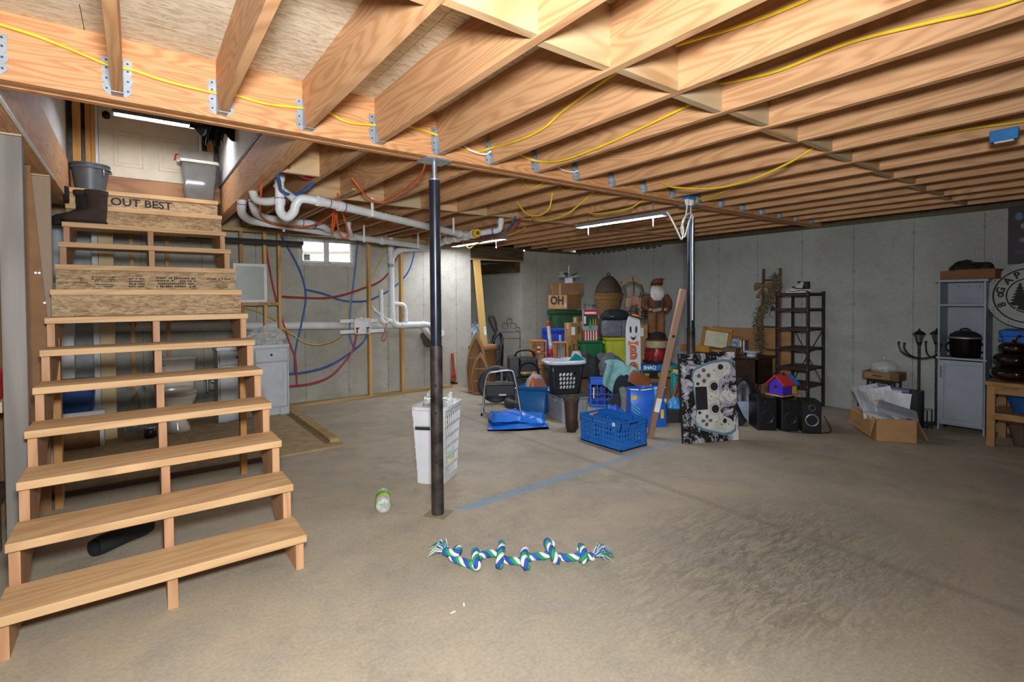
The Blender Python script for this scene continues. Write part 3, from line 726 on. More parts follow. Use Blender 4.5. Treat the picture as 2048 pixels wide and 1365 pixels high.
# washer box
d = thing('washer_outlet_box', 'white washer outlet box with red and blue valves', 'outlet box', (2.57, 7.06, 1.05))
obj('box_frame', MB().box(-.12, .12, 0, .006, -.11, .11).box(-.12, .12, -.02, 0, .1, .11).box(-.12, .12, -.02, 0, -.11, -.1).box(-.12, -.11, -.02, 0, -.11, .11).box(.11, .12, -.02, 0, -.11, .11), WHITE, d)
for z in (.075, -.075):
    obj('bracket', MB().box(-.31, .32, .008, .02, z - .025, z + .025), WHITE, d)
BRASS = plain('brass', '#9a7a3a', .35, .8)
for x, mt in ((-.08, PEXR), (.07, PEXB)):
    v = obj('valve', MB().cyl((x, -.015, -.1), (x, -.015, -.04), .012, n=10), BRASS, d, smooth=True)
    obj('valve_handle', MB().box(x - .025, x + .025, -.03, -.018, -.035, -.018).box(x - .008, x + .008, -.03, -.018, -.05, -.018), mt, v)
obj('box_outlet', MB().cyl((-.02, 0, .11), (-.02, 0, .13), .02, n=12), WHITE, d)
def line(name, label, cat, mat, r, pts, k=6, group=None, n=8, extra=None):
    m = MB().tube(smooth(pts, k), r, n)
    if extra:
        for e in extra: m.tube(smooth(e, k), r, n)
    return tag(obj(name, m, mat, smooth=True), label, cat, group)
L = line
L('water_line', 'blue water line bowing down left of the window', 'pipe', PEXB, .012, [(1.5, 7.3, 2.33), (1.59, 7.26, 2.22), (1.78, 7.24, 1.83), (1.85, 7.22, 1.5), (1.8, 7.22, 1.16), (1.71, 7.22, .76), (1.69, 7.22, .46)])
L('water_line', 'blue water line sagging across the wall below window', 'pipe', PEXB, .012, [(1.85, 7.24, 1.57), (2.11, 7.27, 1.51), (2.39, 7.27, 1.41), (2.76, 7.27, 1.42), (3.15, 7.3, 1.61), (3.4, 7.28, 1.88), (3.5, 7.25, 2.27), (3.52, 7.25, 2.35)])
L('water_line', 'blue water line dropping straight right of the window', 'pipe', PEXB, .012, [(2.58, 7.22, 2.34), (2.51, 7.22, 1.71), (2.46, 7.22, 1.35), (2.44, 7.22, 1.0), (2.46, 7.2, .82), (2.51, 7.17, .73)])
L('water_line', 'blue water line curving low from vanity to washer box', 'pipe', PEXB, .012, [(1.45, 7.13, .46), (1.81, 7.13, .46), (2.14, 7.13, .53), (2.45, 7.13, .7), (2.62, 7.12, .85), (2.645, 7.07, .97)])
L('water_line', 'red water line falling behind the left studs', 'pipe', PEXR, .012, [(1.35, 7.24, 2.34), (1.39, 7.24, 1.95), (1.48, 7.24, 1.43), (1.55, 7.24, 1.17), (1.62, 7.16, .87), (1.68, 7.12, .64), (1.69, 7.1, .3)])
L('water_line', 'red water line sweeping up across the concrete wall', 'pipe', PEXR, .012, [(1.5, 7.21, 1.48), (1.77, 7.21, 1.46), (2.17, 7.21, 1.46), (2.59, 7.21, 1.57), (2.97, 7.21, 1.75), (3.22, 7.22, 2.17), (3.26, 7.22, 2.34)])
L('water_line', 'red water line curving lowest from vanity to washer box', 'pipe', PEXR, .012, [(1.45, 7.1, .3), (1.86, 7.1, .3), (2.13, 7.1, .38), (2.34, 7.1, .58), (2.44, 7.1, .72), (2.49, 7.06, .95)])
L('water_line', 'short blue water line under joists by the trap', 'pipe', PEXB, .013, [(.8, 3.95, 2.38), (.86, 4.05, 2.32), (.94, 4.33, 2.29), (1.06, 4.43, 2.29), (1.12, 4.2, 2.33), (1.16, 4.1, 2.42)])
L('water_line', 'short red water line above the white pipe trap', 'pipe', PEXR, .013, [(.82, 3.84, 2.40), (.97, 4.02, 2.38), (1.08, 4.12, 2.37), (1.2, 4.2, 2.4)])
L('water_line', 'blue water lines running beside the alcove light', 'pipe', PEXB, .014, [(3.5, 6.4, 2.3), (3.88, 6.0, 2.29), (3.92, 5.57, 2.29), (3.65, 4.95, 2.32), (3.5, 4.66, 2.36)])
L('water_line', 'red water line beside blue one near alcove light', 'pipe', PEXR, .012, [(3.55, 6.4, 2.27), (3.95, 6.0, 2.27), (3.97, 5.57, 2.28), (3.72, 4.95, 2.31), (3.57, 4.66, 2.36)])
L('electrical_cable', 'thin yellow cable entering from left behind the vanity', 'cable', YEL, .006, [(.9, 7.3, 1.38), (1.08, 7.28, 1.34), (1.29, 7.28, 1.27), (1.48, 7.22, 1.15), (1.58, 7.15, 1.02)])
L('electrical_cable', 'thin yellow cable looping low across wall to stack', 'cable', YEL, .006, [(1.6, 7.15, 1.0), (1.69, 7.19, .95), (1.82, 7.19, .85), (2.02, 7.19, .81), (2.26, 7.19, .88), (2.37, 7.19, 1.03), (2.42, 7.23, 1.28), (2.5, 7.23, 1.5), (2.74, 7.23, 1.71), (2.99, 7.24, 2.16), (3.02, 7.24, 2.34)])
L('electrical_cable', 'red tagged cord hanging from the washer box bracket', 'cord', PEXR, .006, [(2.92, 7.03, 1.14), (2.9, 7.03, 1.0), (2.86, 7.03, .92), (2.84, 7.03, .85), (2.87, 7.03, .83), (2.9, 7.03, .86), (2.91, 7.03, .95)])
yc = [
 ('yellow cable stapled along beam left of first joist', [(-1.0, 2.9, 2.6), (-.42, 2.9, 2.55), (-.24, 2.9, 2.52), (-.09, 2.9, 2.48), (-.05, 2.9, 2.48)]),
 ('yellow cable drooping on beam above the door', [(-.03, 2.9, 2.48), (.02, 2.9, 2.478), (.13, 2.9, 2.46), (.35, 2.9, 2.45), (.37, 2.9, 2.455)]),
 ('yellow cable drooping on beam above right stairwell wall', [(.38, 2.9, 2.46), (.44, 2.9, 2.46), (.57, 2.9, 2.45), (.76, 2.9, 2.47), (.78, 2.9, 2.475)]),
 ('yellow cable drooping on beam two bays left of post', [(.82, 2.9, 2.485), (.89, 2.9, 2.47), (.99, 2.9, 2.44), (1.18, 2.9, 2.46), (1.2, 2.9, 2.465)]),
 ('yellow cable drooping on beam directly left of post', [(1.25, 2.9, 2.5), (1.36, 2.9, 2.49), (1.46, 2.9, 2.485), (1.58, 2.9, 2.47)]),
 ('thick yellow cable leaving beam just right of post', [(1.7, 2.9, 2.42), (1.86, 2.9, 2.42), (1.95, 2.86, 2.45), (1.94, 2.54, 2.42), (1.94, 2.3, 2.43), (1.94, 2.13, 2.48), (1.93, 1.77, 2.54), (1.93, 1.5, 2.56)]),
 ('yellow cable swinging from beam to blocking second bay right', [(2.2, 2.9, 2.46), (2.35, 2.88, 2.43), (2.345, 2.62, 2.37), (2.345, 2.33, 2.37), (2.345, 2.04, 2.39), (2.34, 1.56, 2.44), (2.34, 1.46, 2.47)]),
 ('yellow cable along joist at top centre of view', [(1.93, 1.38, 2.54), (1.94, 1.27, 2.53), (1.94, 1.05, 2.5), (1.94, .83, 2.49), (1.94, .4, 2.5)]),
 ('long thick yellow cable at the upper right of view', [(2.34, 1.44, 2.49), (2.35, 1.3, 2.47), (2.345, 1.13, 2.45), (2.345, .85, 2.46), (2.345, .6, 2.43), (2.34, .41, 2.4), (2.34, .2, 2.4)]),
 ('yellow cable hanging from joist left of far post', [(3.57, 2.7, 2.40), (3.56, 2.56, 2.33), (3.555, 2.2, 2.26), (3.555, 1.92, 2.27), (3.56, 1.66, 2.33), (3.57, 1.5, 2.40)]),
 ('short yellow cable into blue box at far post', [(4.36, 2.92, 2.38), (4.37, 2.76, 2.37), (4.36, 2.63, 2.39), (4.35, 2.5, 2.42)]),
 ('yellow cable along far right joist by blue box', [(3.96, 1.1, 2.43), (3.965, .99, 2.42), (3.965, .78, 2.41), (3.965, .57, 2.39), (3.965, .3, 2.38)]),
 ('small yellow cable loop behind beam third bay', [(2.74, 3.56, 2.5), (2.74, 3.44, 2.38), (2.74, 3.25, 2.4), (2.74, 3.2, 2.48)]),
 ('small yellow cable loop behind beam fourth bay', [(3.15, 3.52, 2.47), (3.15, 3.44, 2.41), (3.15, 3.32, 2.41), (3.15, 3.28, 2.45)]),
 ('yellow cable loop hanging nearest the white elbow', [(3.1, 4.1, 2.4), (3.1, 4.01, 2.31), (3.1, 3.89, 2.24), (3.1, 3.74, 2.22), (3.1, 3.61, 2.26), (3.1, 3.58, 2.32), (3.1, 3.56, 2.4)]),
 ('longer yellow cable loop left of the lit fixture', [(3.553, 4.5, 2.44), (3.55, 4.44, 2.38), (3.5, 4.31, 2.28), (3.5, 4.06, 2.25), (3.5, 3.79, 2.28), (3.55, 3.64, 2.37), (3.553, 3.47, 2.46)]),
 ('yellow cable running just above the lit fixture', [(3.96, 4.0, 2.38), (3.95, 3.87, 2.33), (3.93, 3.65, 2.31), (3.93, 3.42, 2.31), (3.95, 3.31, 2.33), (3.96, 3.15, 2.4)]),
 ('yellow cable draped under the alcove light', [(4.05, 5.25, 2.46), (4.1, 5.26, 2.36), (4.1, 5.48, 2.31), (4.08, 6.34, 2.25), (4.05, 6.55, 2.19), (4.02, 6.65, 2.26), (4.0, 6.7, 2.36)]),
]
for lb, pts in yc:
    L('electrical_cable', lb, 'cable', YEL, .0075, pts)
L('electrical_cable', 'orange cable sagging below joists left of near post', 'cable', ORG, .008, [(1.52, 2.98, 2.335), (1.62, 3.25, 2.31), (1.7, 3.6, 2.3), (1.74, 3.89, 2.29), (1.76, 4.31, 2.29), (1.64, 4.29, 2.3), (1.5, 4.13, 2.34), (1.42, 4.1, 2.42)])
L('electrical_cable', 'orange cable crossing the lower drain pipes', 'cable', ORG, .009, [(.8, 4.3, 2.42), (.82, 4.5, 2.28), (.97, 5.3, 2.22), (1.2, 5.6, 2.19), (1.45, 5.5, 2.19), (1.52, 5.02, 2.24), (1.5, 4.79, 2.3), (1.5, 4.7, 2.4)])
L('electrical_cable', 'coiled orange cable loops tied below white pipe', 'cable', ORG, .009, [(1.5, 4.8, 2.34), (1.55, 5.05, 2.17), (1.58, 5.15, 2.1), (1.56, 5.0, 2.2), (1.52, 4.8, 2.34), (1.58, 5.0, 2.2), (1.68, 5.2, 2.08), (1.74, 5.2, 2.06), (1.72, 5.1, 2.12), (1.54, 4.8, 2.34)])
for x, y0, y1 in ((1.47, 4.2, 6.05), (2.0, 5.4, 6.9), (2.9, 5.6, 6.9)):
    tag(obj('lath_strip', MB().box(x - .012, x + .012, y0, y1, 2.342, 2.352), PALEW), {1.47: 'pale wooden lath under joists nearest the stairs', 2.0: 'pale wooden lath under joists above the window', 2.9: 'pale wooden lath under joists near drain stack'}[x], 'wood strip')
# outlet boxes
BOXB = plain('box_blue', '#2a78b8', .4)
d = thing('junction_box', 'blue plastic outlet box with white plate at far right', 'outlet box', (3.965, .65, 2.335))
obj('box_shell', MB().box(-.03, .015, -.06, .06, -.035, .03), BOXB, d, bevel=.004); obj('cover_plate', MB().box(-.022, .006, -.04, .04, -.042, -.0355), INKW, d)
d = thing('junction_box', 'blue plastic outlet box with white plugs at far post', 'outlet box', (4.24, 2.88, 2.375))
obj('box_shell', MB().box(-.07, .06, -.03, .03, -.02, .03), BOXB, d, bevel=.004)
for x in (-.04, .02): obj('plug', MB().frust((x, 0), .025, .025, .04, .035, -.075, -.021), INKW, d)
L('power_cord', 'white light cord looped beside the far post', 'cord', INKW, .007, [(4.1, 3.04, 2.25), (4.12, 3.0, 2.18), (4.15, 2.95, 2.05), (4.18, 2.93, 1.98), (4.21, 2.93, 2.05), (4.2, 2.93, 2.15), (4.26, 2.93, 2.22), (4.33, 2.93, 2.24), (4.37, 2.93, 2.2)])
L('power_cord', 'white plug cord dropping from blue outlet box', 'cord', INKW, .007, [(4.2, 2.88, 2.31), (4.2, 2.9, 2.2), (4.16, 2.92, 2.08), (4.19, 2.91, 2.0), (4.23, 2.91, 2.06), (4.3, 2.92, 2.18)])
L('power_cord', 'white cord running down behind the far post', 'cord', INKW, .006, [(4.37, 2.935, 2.2), (4.365, 2.935, 1.9), (4.367, 2.935, 1.6), (4.362, 2.935, 1.2)])
for lb, pts in (('white cable end clipped right of near post', [(1.72, 2.9, 2.46), (1.8, 2.88, 2.41), (1.9, 2.87, 2.40), (1.95, 2.87, 2.43)]), ('white cable end clipped in third bay right of post', [(2.55, 2.9, 2.44), (2.62, 2.88, 2.40), (2.72, 2.88, 2.40), (2.78, 2.88, 2.42)])):
    L('electrical_cable', lb, 'cable', INKW, .006, pts)

# ================================================================== BATHROOM CORNER BEHIND THE STAIRS
VAN = plain('vanity_grey', '#c3c6ca', .5, 0, .03)
d = thing('vanity_cabinet', 'light grey bathroom vanity with one drawer and door', 'cabinet', (1.12, 6.7, .02))
obj('body', MB().box(-.365, .365, .022, .38, .09, .83), VAN, d); obj('side_panel', MB().box(-.38, -.366, -.012, .38, .091, .829), VAN, d); obj('side_panel', MB().box(.366, .38, -.012, .38, .091, .829), VAN, d); obj('base', MB().box(-.38, .38, .03, .38, 0, .09).box(-.38, -.28, 0, .03, 0, .09).box(.28, .38, 0, .03, 0, .09), VAN, d)
obj('countertop', MB().box(-.39, .39, -.012, .39, .83, .865), plain('vanity_top', '#d6d8da', .3), d, bevel=.004)
def shaker(parent, x0, x1, z0, z1, y, mat, name, w=.045):
    o = obj(name, MB().box(x0, x1, y, y + .014, z0, z1), mat, parent)
    for q in ((x0, x1, z0, z0 + w), (x0, x1, z1 - w, z1), (x0, x0 + w, z0 + w, z1 - w), (x1 - w, x1, z0 + w, z1 - w)):
        obj('frame_rail', MB().box(q[0], q[1], y - .011, y - .0003, q[2], q[3]), mat, o)
    return o
for a, b in ((-.358, -.006), (.006, .358)):
    w = shaker(d, a, b, .665, .81, -.014, VAN, 'drawer', .03)
    obj('knob', MB().sphere(((a + b) / 2, -.035, .745), .014, 12, 8), DARKMET, w, smooth=True)
    w = shaker(d, a, b, .11, .65, -.014, VAN, 'door')
d = thing('faucet', 'bronze faucet standing on the vanity top', 'faucet', (1.0, 6.9, .886))
obj('spout', MB().tube(smooth([(0, 0, 0), (0, 0, .1), (.0, -.05, .14), (.0, -.1, .12)]), .012, 10), BRONZE, d, smooth=True)
for s in (-1, 1): obj('handle', MB().cyl((s * .07, 0, 0), (s * .09, -.02, .06), .014, .009, 10), BRONZE, d, smooth=True)
def crumple(c, sx, sy, sz, nu=14, nv=10, j=.25, seed=0, flat=True):
    rd = random.Random(seed)
    rings = []
    for i in range(nv + 1):
        a = PI * i / nv
        r = []
        for k in range(nu):
            q = 1 + rd.uniform(-j, j)
            z = -math.cos(a)
            if flat and z < -.5: z = -.5
            r.append((c[0] + sx * q * math.sin(a) * math.cos(2 * PI * k / nu), c[1] + sy * q * math.sin(a) * math.sin(2 * PI * k / nu), c[2] + sz * (z + (.5 if flat else 0)) / (1.5 if flat else 1) * (1 + rd.uniform(-j, j) * .4)))
        rings.append(r)
    return MB().loft(rings)
WRAP = glossy_clear('plastic_wrap', '#e8ece8', .12, .35); WRAPD = glossy_clear('plastic_wrap_thin', '#8d9490', .1, .14)
tag(obj('plastic_wrap', crumple((1.3, 6.86, .886), .19, .13, .22, seed=3, j=.3), WRAP, smooth=False), 'crumpled clear plastic wrap on the vanity top', 'plastic wrap')
d = thing('mirror', 'white framed mirror resting on board beside stairs', 'mirror', (1.15, 7.05, 1.4))
obj('frame', MB().box(-.19, .19, 0, .02, 0, .035).box(-.19, .19, 0, .02, .45, .485).box(-.19, -.155, 0, .02, .035, .45).box(.155, .19, 0, .02, .035, .45), WHITE, d, bevel=.003)
obj('glass', MB().box(-.155, .155, .006, .012, .035, .45), plain('mirror_glass', '#b4b9b2', .25, .25, .02), d)
PORC = plain('porcelain', '#cfc7ba', .15, 0, .02)
d = thing('toilet', 'beige toilet with tank seen between the stair treads', 'toilet', (.34, 6.86, .02))
obj('pedestal', MB().lathe([(.12, 0), (.12, .03), (.09, .1), (.1, .2), (.16, .3), (.18, .36)], 20, (0, -.26, 0), sy=1.25), PORC, d, smooth=True)
obj('bowl', MB().lathe([(.1, .2), (.165, .3), (.185, .37), (.185, .4), (.15, .4), (.12, .33)], 24, (0, -.24, 0), sy=1.3), PORC, d, smooth=True)
obj('seat', MB().lathe([(.185, .402), (.192, .41), (.185, .425)], 24, (0, -.24, 0), sy=1.3), PORC, d, smooth=True)
obj('lid', MB().lathe([(.188, .427), (.19, .438), (.16, .45), (.02, .455)], 24, (0, -.24, 0), sy=1.3), PORC, d, smooth=True)
obj('neck', MB().box(-.1, .1, -.12, .12, .02, .4), PORC, d, bevel=.04)
obj('tank', MB().rrect([(.36, .17, .4), (.4, .19, .74)], .04, 4, (0, .04), True, True), PORC, d, smooth=True)
obj('tank_lid', MB().rrect([(.42, .21, .742), (.42, .21, .775)], .04, 4, (0, .04), True, True), PORC, d, smooth=True, bevel=.006)
obj('flush_lever', MB().cyl((-.15, -.06, .7), (-.09, -.07, .69), .008, n=8), GALV, d)
L('supply_pipe', 'thin white vertical supply pipe left of toilet', 'pipe', PVC, .014, [(-.03, 7.3, 2.3), (-.03, 7.3, 1.0), (-.03, 7.3, .4)], 2)
tag(obj('copper_fitting', MB().lathe([(.02, 0), (.035, .01), (.035, .05), (.02, .06)], 14, (-.03, 7.3, 1.12)), plain('copper', '#8a4a30', .35, .8), smooth=True), 'copper fitting on the thin white supply pipe', 'pipe fitting')
d = thing('faucet', 'chrome shutoff valve on the stud right of toilet', 'valve', (.68, 7.15, .42))
obj('body', MB().cyl((0, 0, -.1), (0, 0, .06), .018, n=12), GALV, d, smooth=True); obj('handle', MB().cyl((-.04, -.03, .06), (.04, -.03, .06), .012, n=10), GALV, d, smooth=True); obj('hose', MB().tube(smooth([(.0, 0, -.05), (.06, -.03, -.08), (.08, -.03, 0), (.03, -.02, .03)]), .008, 8), GALV, d, smooth=True)
tag(obj('drywall_sheet', MB().box(-.95, -.36, 7.3, 7.315, .02, 2.25), plain('drywall_grey', '#a9adad', .85), rot=None), 'pale drywall sheet leaning behind the upper stairs', 'drywall sheet')
tag(obj('insulation_roll', MB().lathe([(.09, 0), (.1, .03), (.1, .62), (.085, .66), (.03, .66)], 20, (-.62, 6.72, 1.62)), plain('pale_blue_wrap', '#aab4bc', .6), smooth=True), 'pale grey blue roll behind boots at left', 'roll')
d = thing('storage_rack', 'low white storage shelf behind the stairs', 'shelf', (-.5, 6.5, .02))
obj('shelf_board', MB().box(-.26, .24, -.16, .2, .3, .35), WHITE, d); obj('roll_support', MB().box(-.24, .0, .18, .3, .35, 1.595), DRYWALL, d)
for x in (-.25, .2): obj('leg', MB().box(x, x + .03, -.15, .19, 0, .3), WHITE, d)
d = thing('storage_tote', 'blue tote on the low shelf behind the stairs', 'storage tote', (-.48, 6.46, .372))
obj('tub', MB().rrect([(.26, .24, 0), (.3, .28, .26)], .03, 3, cap1=True), plain('blue_dark_plastic', '#14407c', .45), d, smooth=True)
obj('lid', MB().rrect([(.33, .31, .262), (.33, .31, .29), (.28, .26, .3)], .03, 3, cap1=True), BLACK, d, smooth=True)
tag(obj('cardboard_box', MB().box(-.62, -.3, 6.33, 6.64, .021, .27), CARDD), 'brown cardboard box under the low white shelf', 'box')
for q, lb in (((.05, 6.72, .021), 'crumpled clear plastic bag beside toilet'), ((-.1, 6.95, .021), 'crumpled clear plastic bag against back studs')):
    tag(obj('plastic_bag', crumple(q, .14, .13, .5, seed=int(q[0] * 100) + 50, j=.28), WRAPD), lb, 'plastic bag')
d = thing('storage_jar', 'dark glass jar on the plywood left of toilet', 'jar', (.1, 6.42, .02))
obj('glass', MB().lathe([(.05, 0), (.06, .02), (.06, .08), (.045, .1)], 16), plain('dark_glass', '#22221f', .1), d, smooth=True); obj('lid', MB().cyl((0, 0, .1), (0, 0, .115), .05, n=16), GALV, d, smooth=True)

# ================================================================== ON AND AROUND THE STAIRS
GREYPL = plain('bucket_grey', '#54575c', .42, 0, .04)
d = thing('bucket', 'grey plastic bucket on the top stair tread', 'bucket', (-.32, 6.18, 2.459))
obj('shell', MB().lathe([(.108, 0), (.142, .225), (.15, .228), (.15, .24), (.138, .24), (.1, .012), (.001, .01)], 28, cap1=False), GREYPL, d, smooth=True)
obj('rim_band', MB().lathe([(.146, .19), (.152, .195), (.152, .205), (.146, .21)], 28, cap0=False, cap1=False), GREYPL, d, smooth=True)
obj('handle', MB().tube(smooth([(.15, 0, .2), (.157, -.06, .165), (.12, -.11, .15), (.06, -.143, .17)]), .004, 6), BLACK, d, smooth=True)
obj('label_sticker', MB().box(.1, .106, -.105, -.07, .14, .19), INKW, d)
d = thing('storage_bin', 'grey translucent bin with open white lid on top tread', 'storage bin', (.545, 6.19, 2.459))
obj('tub', MB().rrect([(.25, .2, 0), (.31, .24, .37)], .025, 3, cap1=False), plain('bin_grey', '#66625b', .18, 0, .06), d, smooth=True, solid=.004)
obj('rim', MB().rrect([(.32, .25, .365), (.345, .265, .37), (.345, .265, .395), (.32, .25, .4)], .03, 3, cap0=False), plain('bin_white', '#c9c2b4', .4), d, smooth=True, solid=.003)
obj('lid', MB().box(-.16, .15, .125, .135, .39, .56).box(-.165, .155, .115, .14, .55, .565), MATS['bin_white'], d, rot=(-.05, 0, 0))
obj('handle', MB().box(-.19, -.165, -.1, .06, .36, .385), MATS['bin_white'], d, bevel=.008)
tag(obj('hand_tool', MB().tube(smooth([(.345, 6.28, 2.87), (.35, 6.27, 2.9), (.355, 6.26, 2.925), (.375, 6.25, 2.93)]), .009, 8), plain('tool_red', '#c23a22', .4), smooth=True), 'small red handled tool hung behind the grey bin', 'tool')
BOOT = fabric('boot_leather', '#3a2921', .8, .35); SOLE = plain('boot_sole', '#17130f', .8)
def boot(name, label, loc, rz, h=.28, L=.29, mat=None, top=None, group=None):
    """toe along -x, heel at +x"""
    d = thing(name, label, 'boot', loc, rz, group)
    def el(cx, z, a, b, n=16): return [(cx + a * math.cos(2 * PI * k / n), b * math.sin(2 * PI * k / n), z) for k in range(n)]
    obj('sole', MB().loft([[(x * 1.03, y * 1.08, z) for x, y in [(L * .42, -.03), (L * .45, 0), (L * .42, .03), (L * .1, .034), (-L * .2, .045), (-L * .45, .036), (-L * .54, 0), (-L * .45, -.036), (-L * .2, -.045), (L * .1, -.034)]] for z in (0, .028)]), SOLE, d, bevel=.004)
    obj('foot', MB().loft([el(-.02, .028, L * .5, .046), el(-.02, .055, L * .5, .05), el(.0, .085, L * .44, .048), el(.045, .115, L * .3, .045), el(.07, .145, L * .23, .043)]), mat or BOOT, d, smooth=True)
    obj('shaft', MB().loft([el(.068, .13, L * .235, .044), el(.07, .18, L * .23, .046), el(.07, h - .05, L * .24, .052), el(.065, h, L * .27, .056), el(.065, h, L * .24, .05), el(.07, h - .1, L * .2, .04)]), mat or BOOT, d, smooth=True)
    obj('collar', MB().loft([el(.065, h - .035, L * .27, .058), el(.065, h, L * .28, .06), el(.065, h + .006, L * .26, .055), el(.065, h, L * .235, .048)], False, False), top or BOOT, d, smooth=True)
    for i in range(4): obj('lace', MB().cyl((.02 - i * .004, -.03, .1 + i * .04), (.012 - i * .004, .03, .105 + i * .04), .004, n=6), INK, d)
    return d
boot('work_boot', 'dark brown leather work boot standing on upper tread', (-.32, 5.63, 2.081), .12, .29, .3)
b2 = boot('work_boot', 'black suede boot with toe past the tread edge', (-.40, 5.77, 2.081), .05, .3, .3, fabric('boot_black', '#1b1816', .85, .35))
obj('tongue_flap', MB().loft([[(-.06 + x, y, z) for x, y in ((-.02, -.03), (.02, -.03), (.02, .03), (-.02, .03))] for x, z in ((.07, .2), (.02, .27), (-.015, .33))]), MATS['boot_black'], b2, smooth=True, bevel=.012)
BLKF = fabric('black_cloth', '#17181b', .75, .7)
def draped(name, label, cat, loc, w, h, mat, seed, rz=0.0, dep=.09, n=22):
    rd = random.Random(seed); ph = [rd.uniform(0, 6) for _ in range(4)]
    def f(u, v, s):
        a = u * PI
        x = (u - .5) * w * (.75 + .35 * v) + .012 * math.sin(v * 9 + ph[0])
        y = s * (dep * math.sin(a) * (.5 + .5 * v) + .015 * math.sin(u * 19 + ph[1]) + .01 * math.sin(u * 31 + v * 5 + ph[2]))
        z = -v * h * (1 - .22 * (.5 + .5 * math.sin(u * 11 + ph[3])))
        return (x, y, z)
    m = MB().grid(lambda u, v: f(u, v, -1), n, 12).grid(lambda u, v: f(u, v, 1), n, 12)
    return obj(name, m, mat, None, smooth=True, loc=loc, rot=(0, 0, rz))
c = thing('coat', 'black coat hanging beside the upstairs door', 'coat', (.6, 5.35, 3.35), -.3)
o = draped('coat_body', '', '', (0, 0, 0), .36, .46, BLKF, 4); o.parent = c
o = draped('sleeve', '', '', (.02, -.06, -.2), .13, .34, BLKF, 9); o.parent = c
o = draped('lining_fold', '', '', (-.03, -.08, -.26), .2, .13, fabric('olive_cloth', '#4a4030', .9, .6), 12); o.parent = c
obj('coat_hook', MB().tube(smooth([(.18, .0, .0), (.1, .0, .02), (.0, 0, .03), (0, 0, -.02)]), .006, 6), GALV, c, smooth=True)
obj('hook_rail', MB().box(.1, .2, -.1, .3, -.02, .03), STUDO, c, rot=(0, 0, .3))
d = thing('carry_tube', 'black fabric carry tube lying under the lower treads', 'bag', (-.08, 3.745, .055), .64)
obj('tube_body', MB().lathe([(.02, -.16), (.048, -.155), (.053, -.12), (.05, 0), (.054, .12), (.046, .155), (.015, .16)], 18), BLKF, d, smooth=True, rot=(0, PI / 2, 0))
obj('end_flap', MB().lathe([(.03, 0), (.045, .004), (.03, .012)], 14), BLKF, d, smooth=True, loc=(-.172, 0, 0), rot=(0, PI / 2, 0))
d = thing('wooden_shelf', 'rough wooden shelf at far left behind grey post', 'shelf', (-.78, 4.15, 0))
obj('shelf_board', MB().box(-.3, .165, -.12, .35, .80, .86), PALEW, d)
for x, y in ((-.28, -.1), (.1, -.1), (-.28, .3), (.1, .3)): obj('leg', MB().box(x, x + .04, y, y + .04, 0, .8), DKW, d)
obj('lower_board', MB().box(-.3, .13, -.1, .33, .26, .30), DKW, d)
tag(obj('fuel_can', MB().rrect([(.2, .16, 0), (.22, .18, .02), (.22, .18, .16), (.12, .1, .21)], .04, 3, (-.74, 4.18), True, True), RED, smooth=True, loc=(0, 0, .862)), 'red plastic container on the rough wooden shelf', 'container')

# ================================================================== FOREGROUND FLOOR
HAMP = plain('hamper_white', '#cfcfd2', .4, 0, .02)
d = thing('laundry_hamper', 'white plastic laundry hamper full of bottles behind post', 'laundry hamper', (1.90, 3.58, 0), 0)
def hpt(u, v, z):                                    # local plan: wide face to -x-y, slatted face to +x-y
    return (u, v, z)
ax = Vector((.70, -.70, 0)).normalized(); ay = Vector((.79, .61, 0)).normalized()
def hp(a, b, z): return ax * a + ay * b + Vector((0, 0, z))
def hring(w, dd, z, n=5, r=.05):
    out = []
    for qx, qy, a0 in ((1, 1, 0), (-1, 1, 90), (-1, -1, 180), (1, -1, 270)):
        for k in range(n + 1):
            a = math.radians(a0 + 90 * k / n)
            out.append(hp(qx * (w / 2 - r) + r * math.cos(a), qy * (dd / 2 - r) + r * math.sin(a), z))
    return out
m = MB().loft([hring(.20, .26, 0, 5, .03), hring(.205, .265, .012, 5, .03)], True, True)
obj('base', m, HAMP, d, smooth=True)
# solid walls on the two broad sides, slatted walls on the others
def hquad(m, a0, a1, b, z0, z1, t=.004):
    """slab on face b=+-: sloping outward with height"""
    def P(a, z, off): 
        k = .79 + .21 * z / .6
        return hp(a * k, (abs(b) * k + off) * (1 if b > 0 else -1), z)
    vs = [P(a0, z0, 0), P(a1, z0, 0), P(a1, z1, 0), P(a0, z1, 0), P(a0, z0, t), P(a1, z0, t), P(a1, z1, t), P(a0, z1, t)]
    m.add(vs, [(0, 1, 2, 3), (4, 7, 6, 5), (0, 4, 5, 1), (1, 5, 6, 2), (2, 6, 7, 3), (3, 7, 4, 0)])
def hquad2(m, b0, b1, a, z0, z1, t=.004):
    def P(b, z, off):
        k = .79 + .21 * z / .6
        return hp((abs(a) * k + off) * (1 if a > 0 else -1), b * k, z)
    vs = [P(b0, z0, 0), P(b1, z0, 0), P(b1, z1, 0), P(b0, z1, 0), P(b0, z0, t), P(b1, z0, t), P(b1, z1, t), P(b0, z1, t)]
    m.add(vs, [(0, 1, 2, 3), (4, 7, 6, 5), (0, 4, 5, 1), (1, 5, 6, 2), (2, 6, 7, 3), (3, 7, 4, 0)])
m = MB(); hquad(m, -.125, .125, -.165, .005, .595); obj('solid_side', m, HAMP, d)
m = MB(); hquad(m, -.125, .125, .165, .005, .595); obj('solid_side', m, HAMP, d)
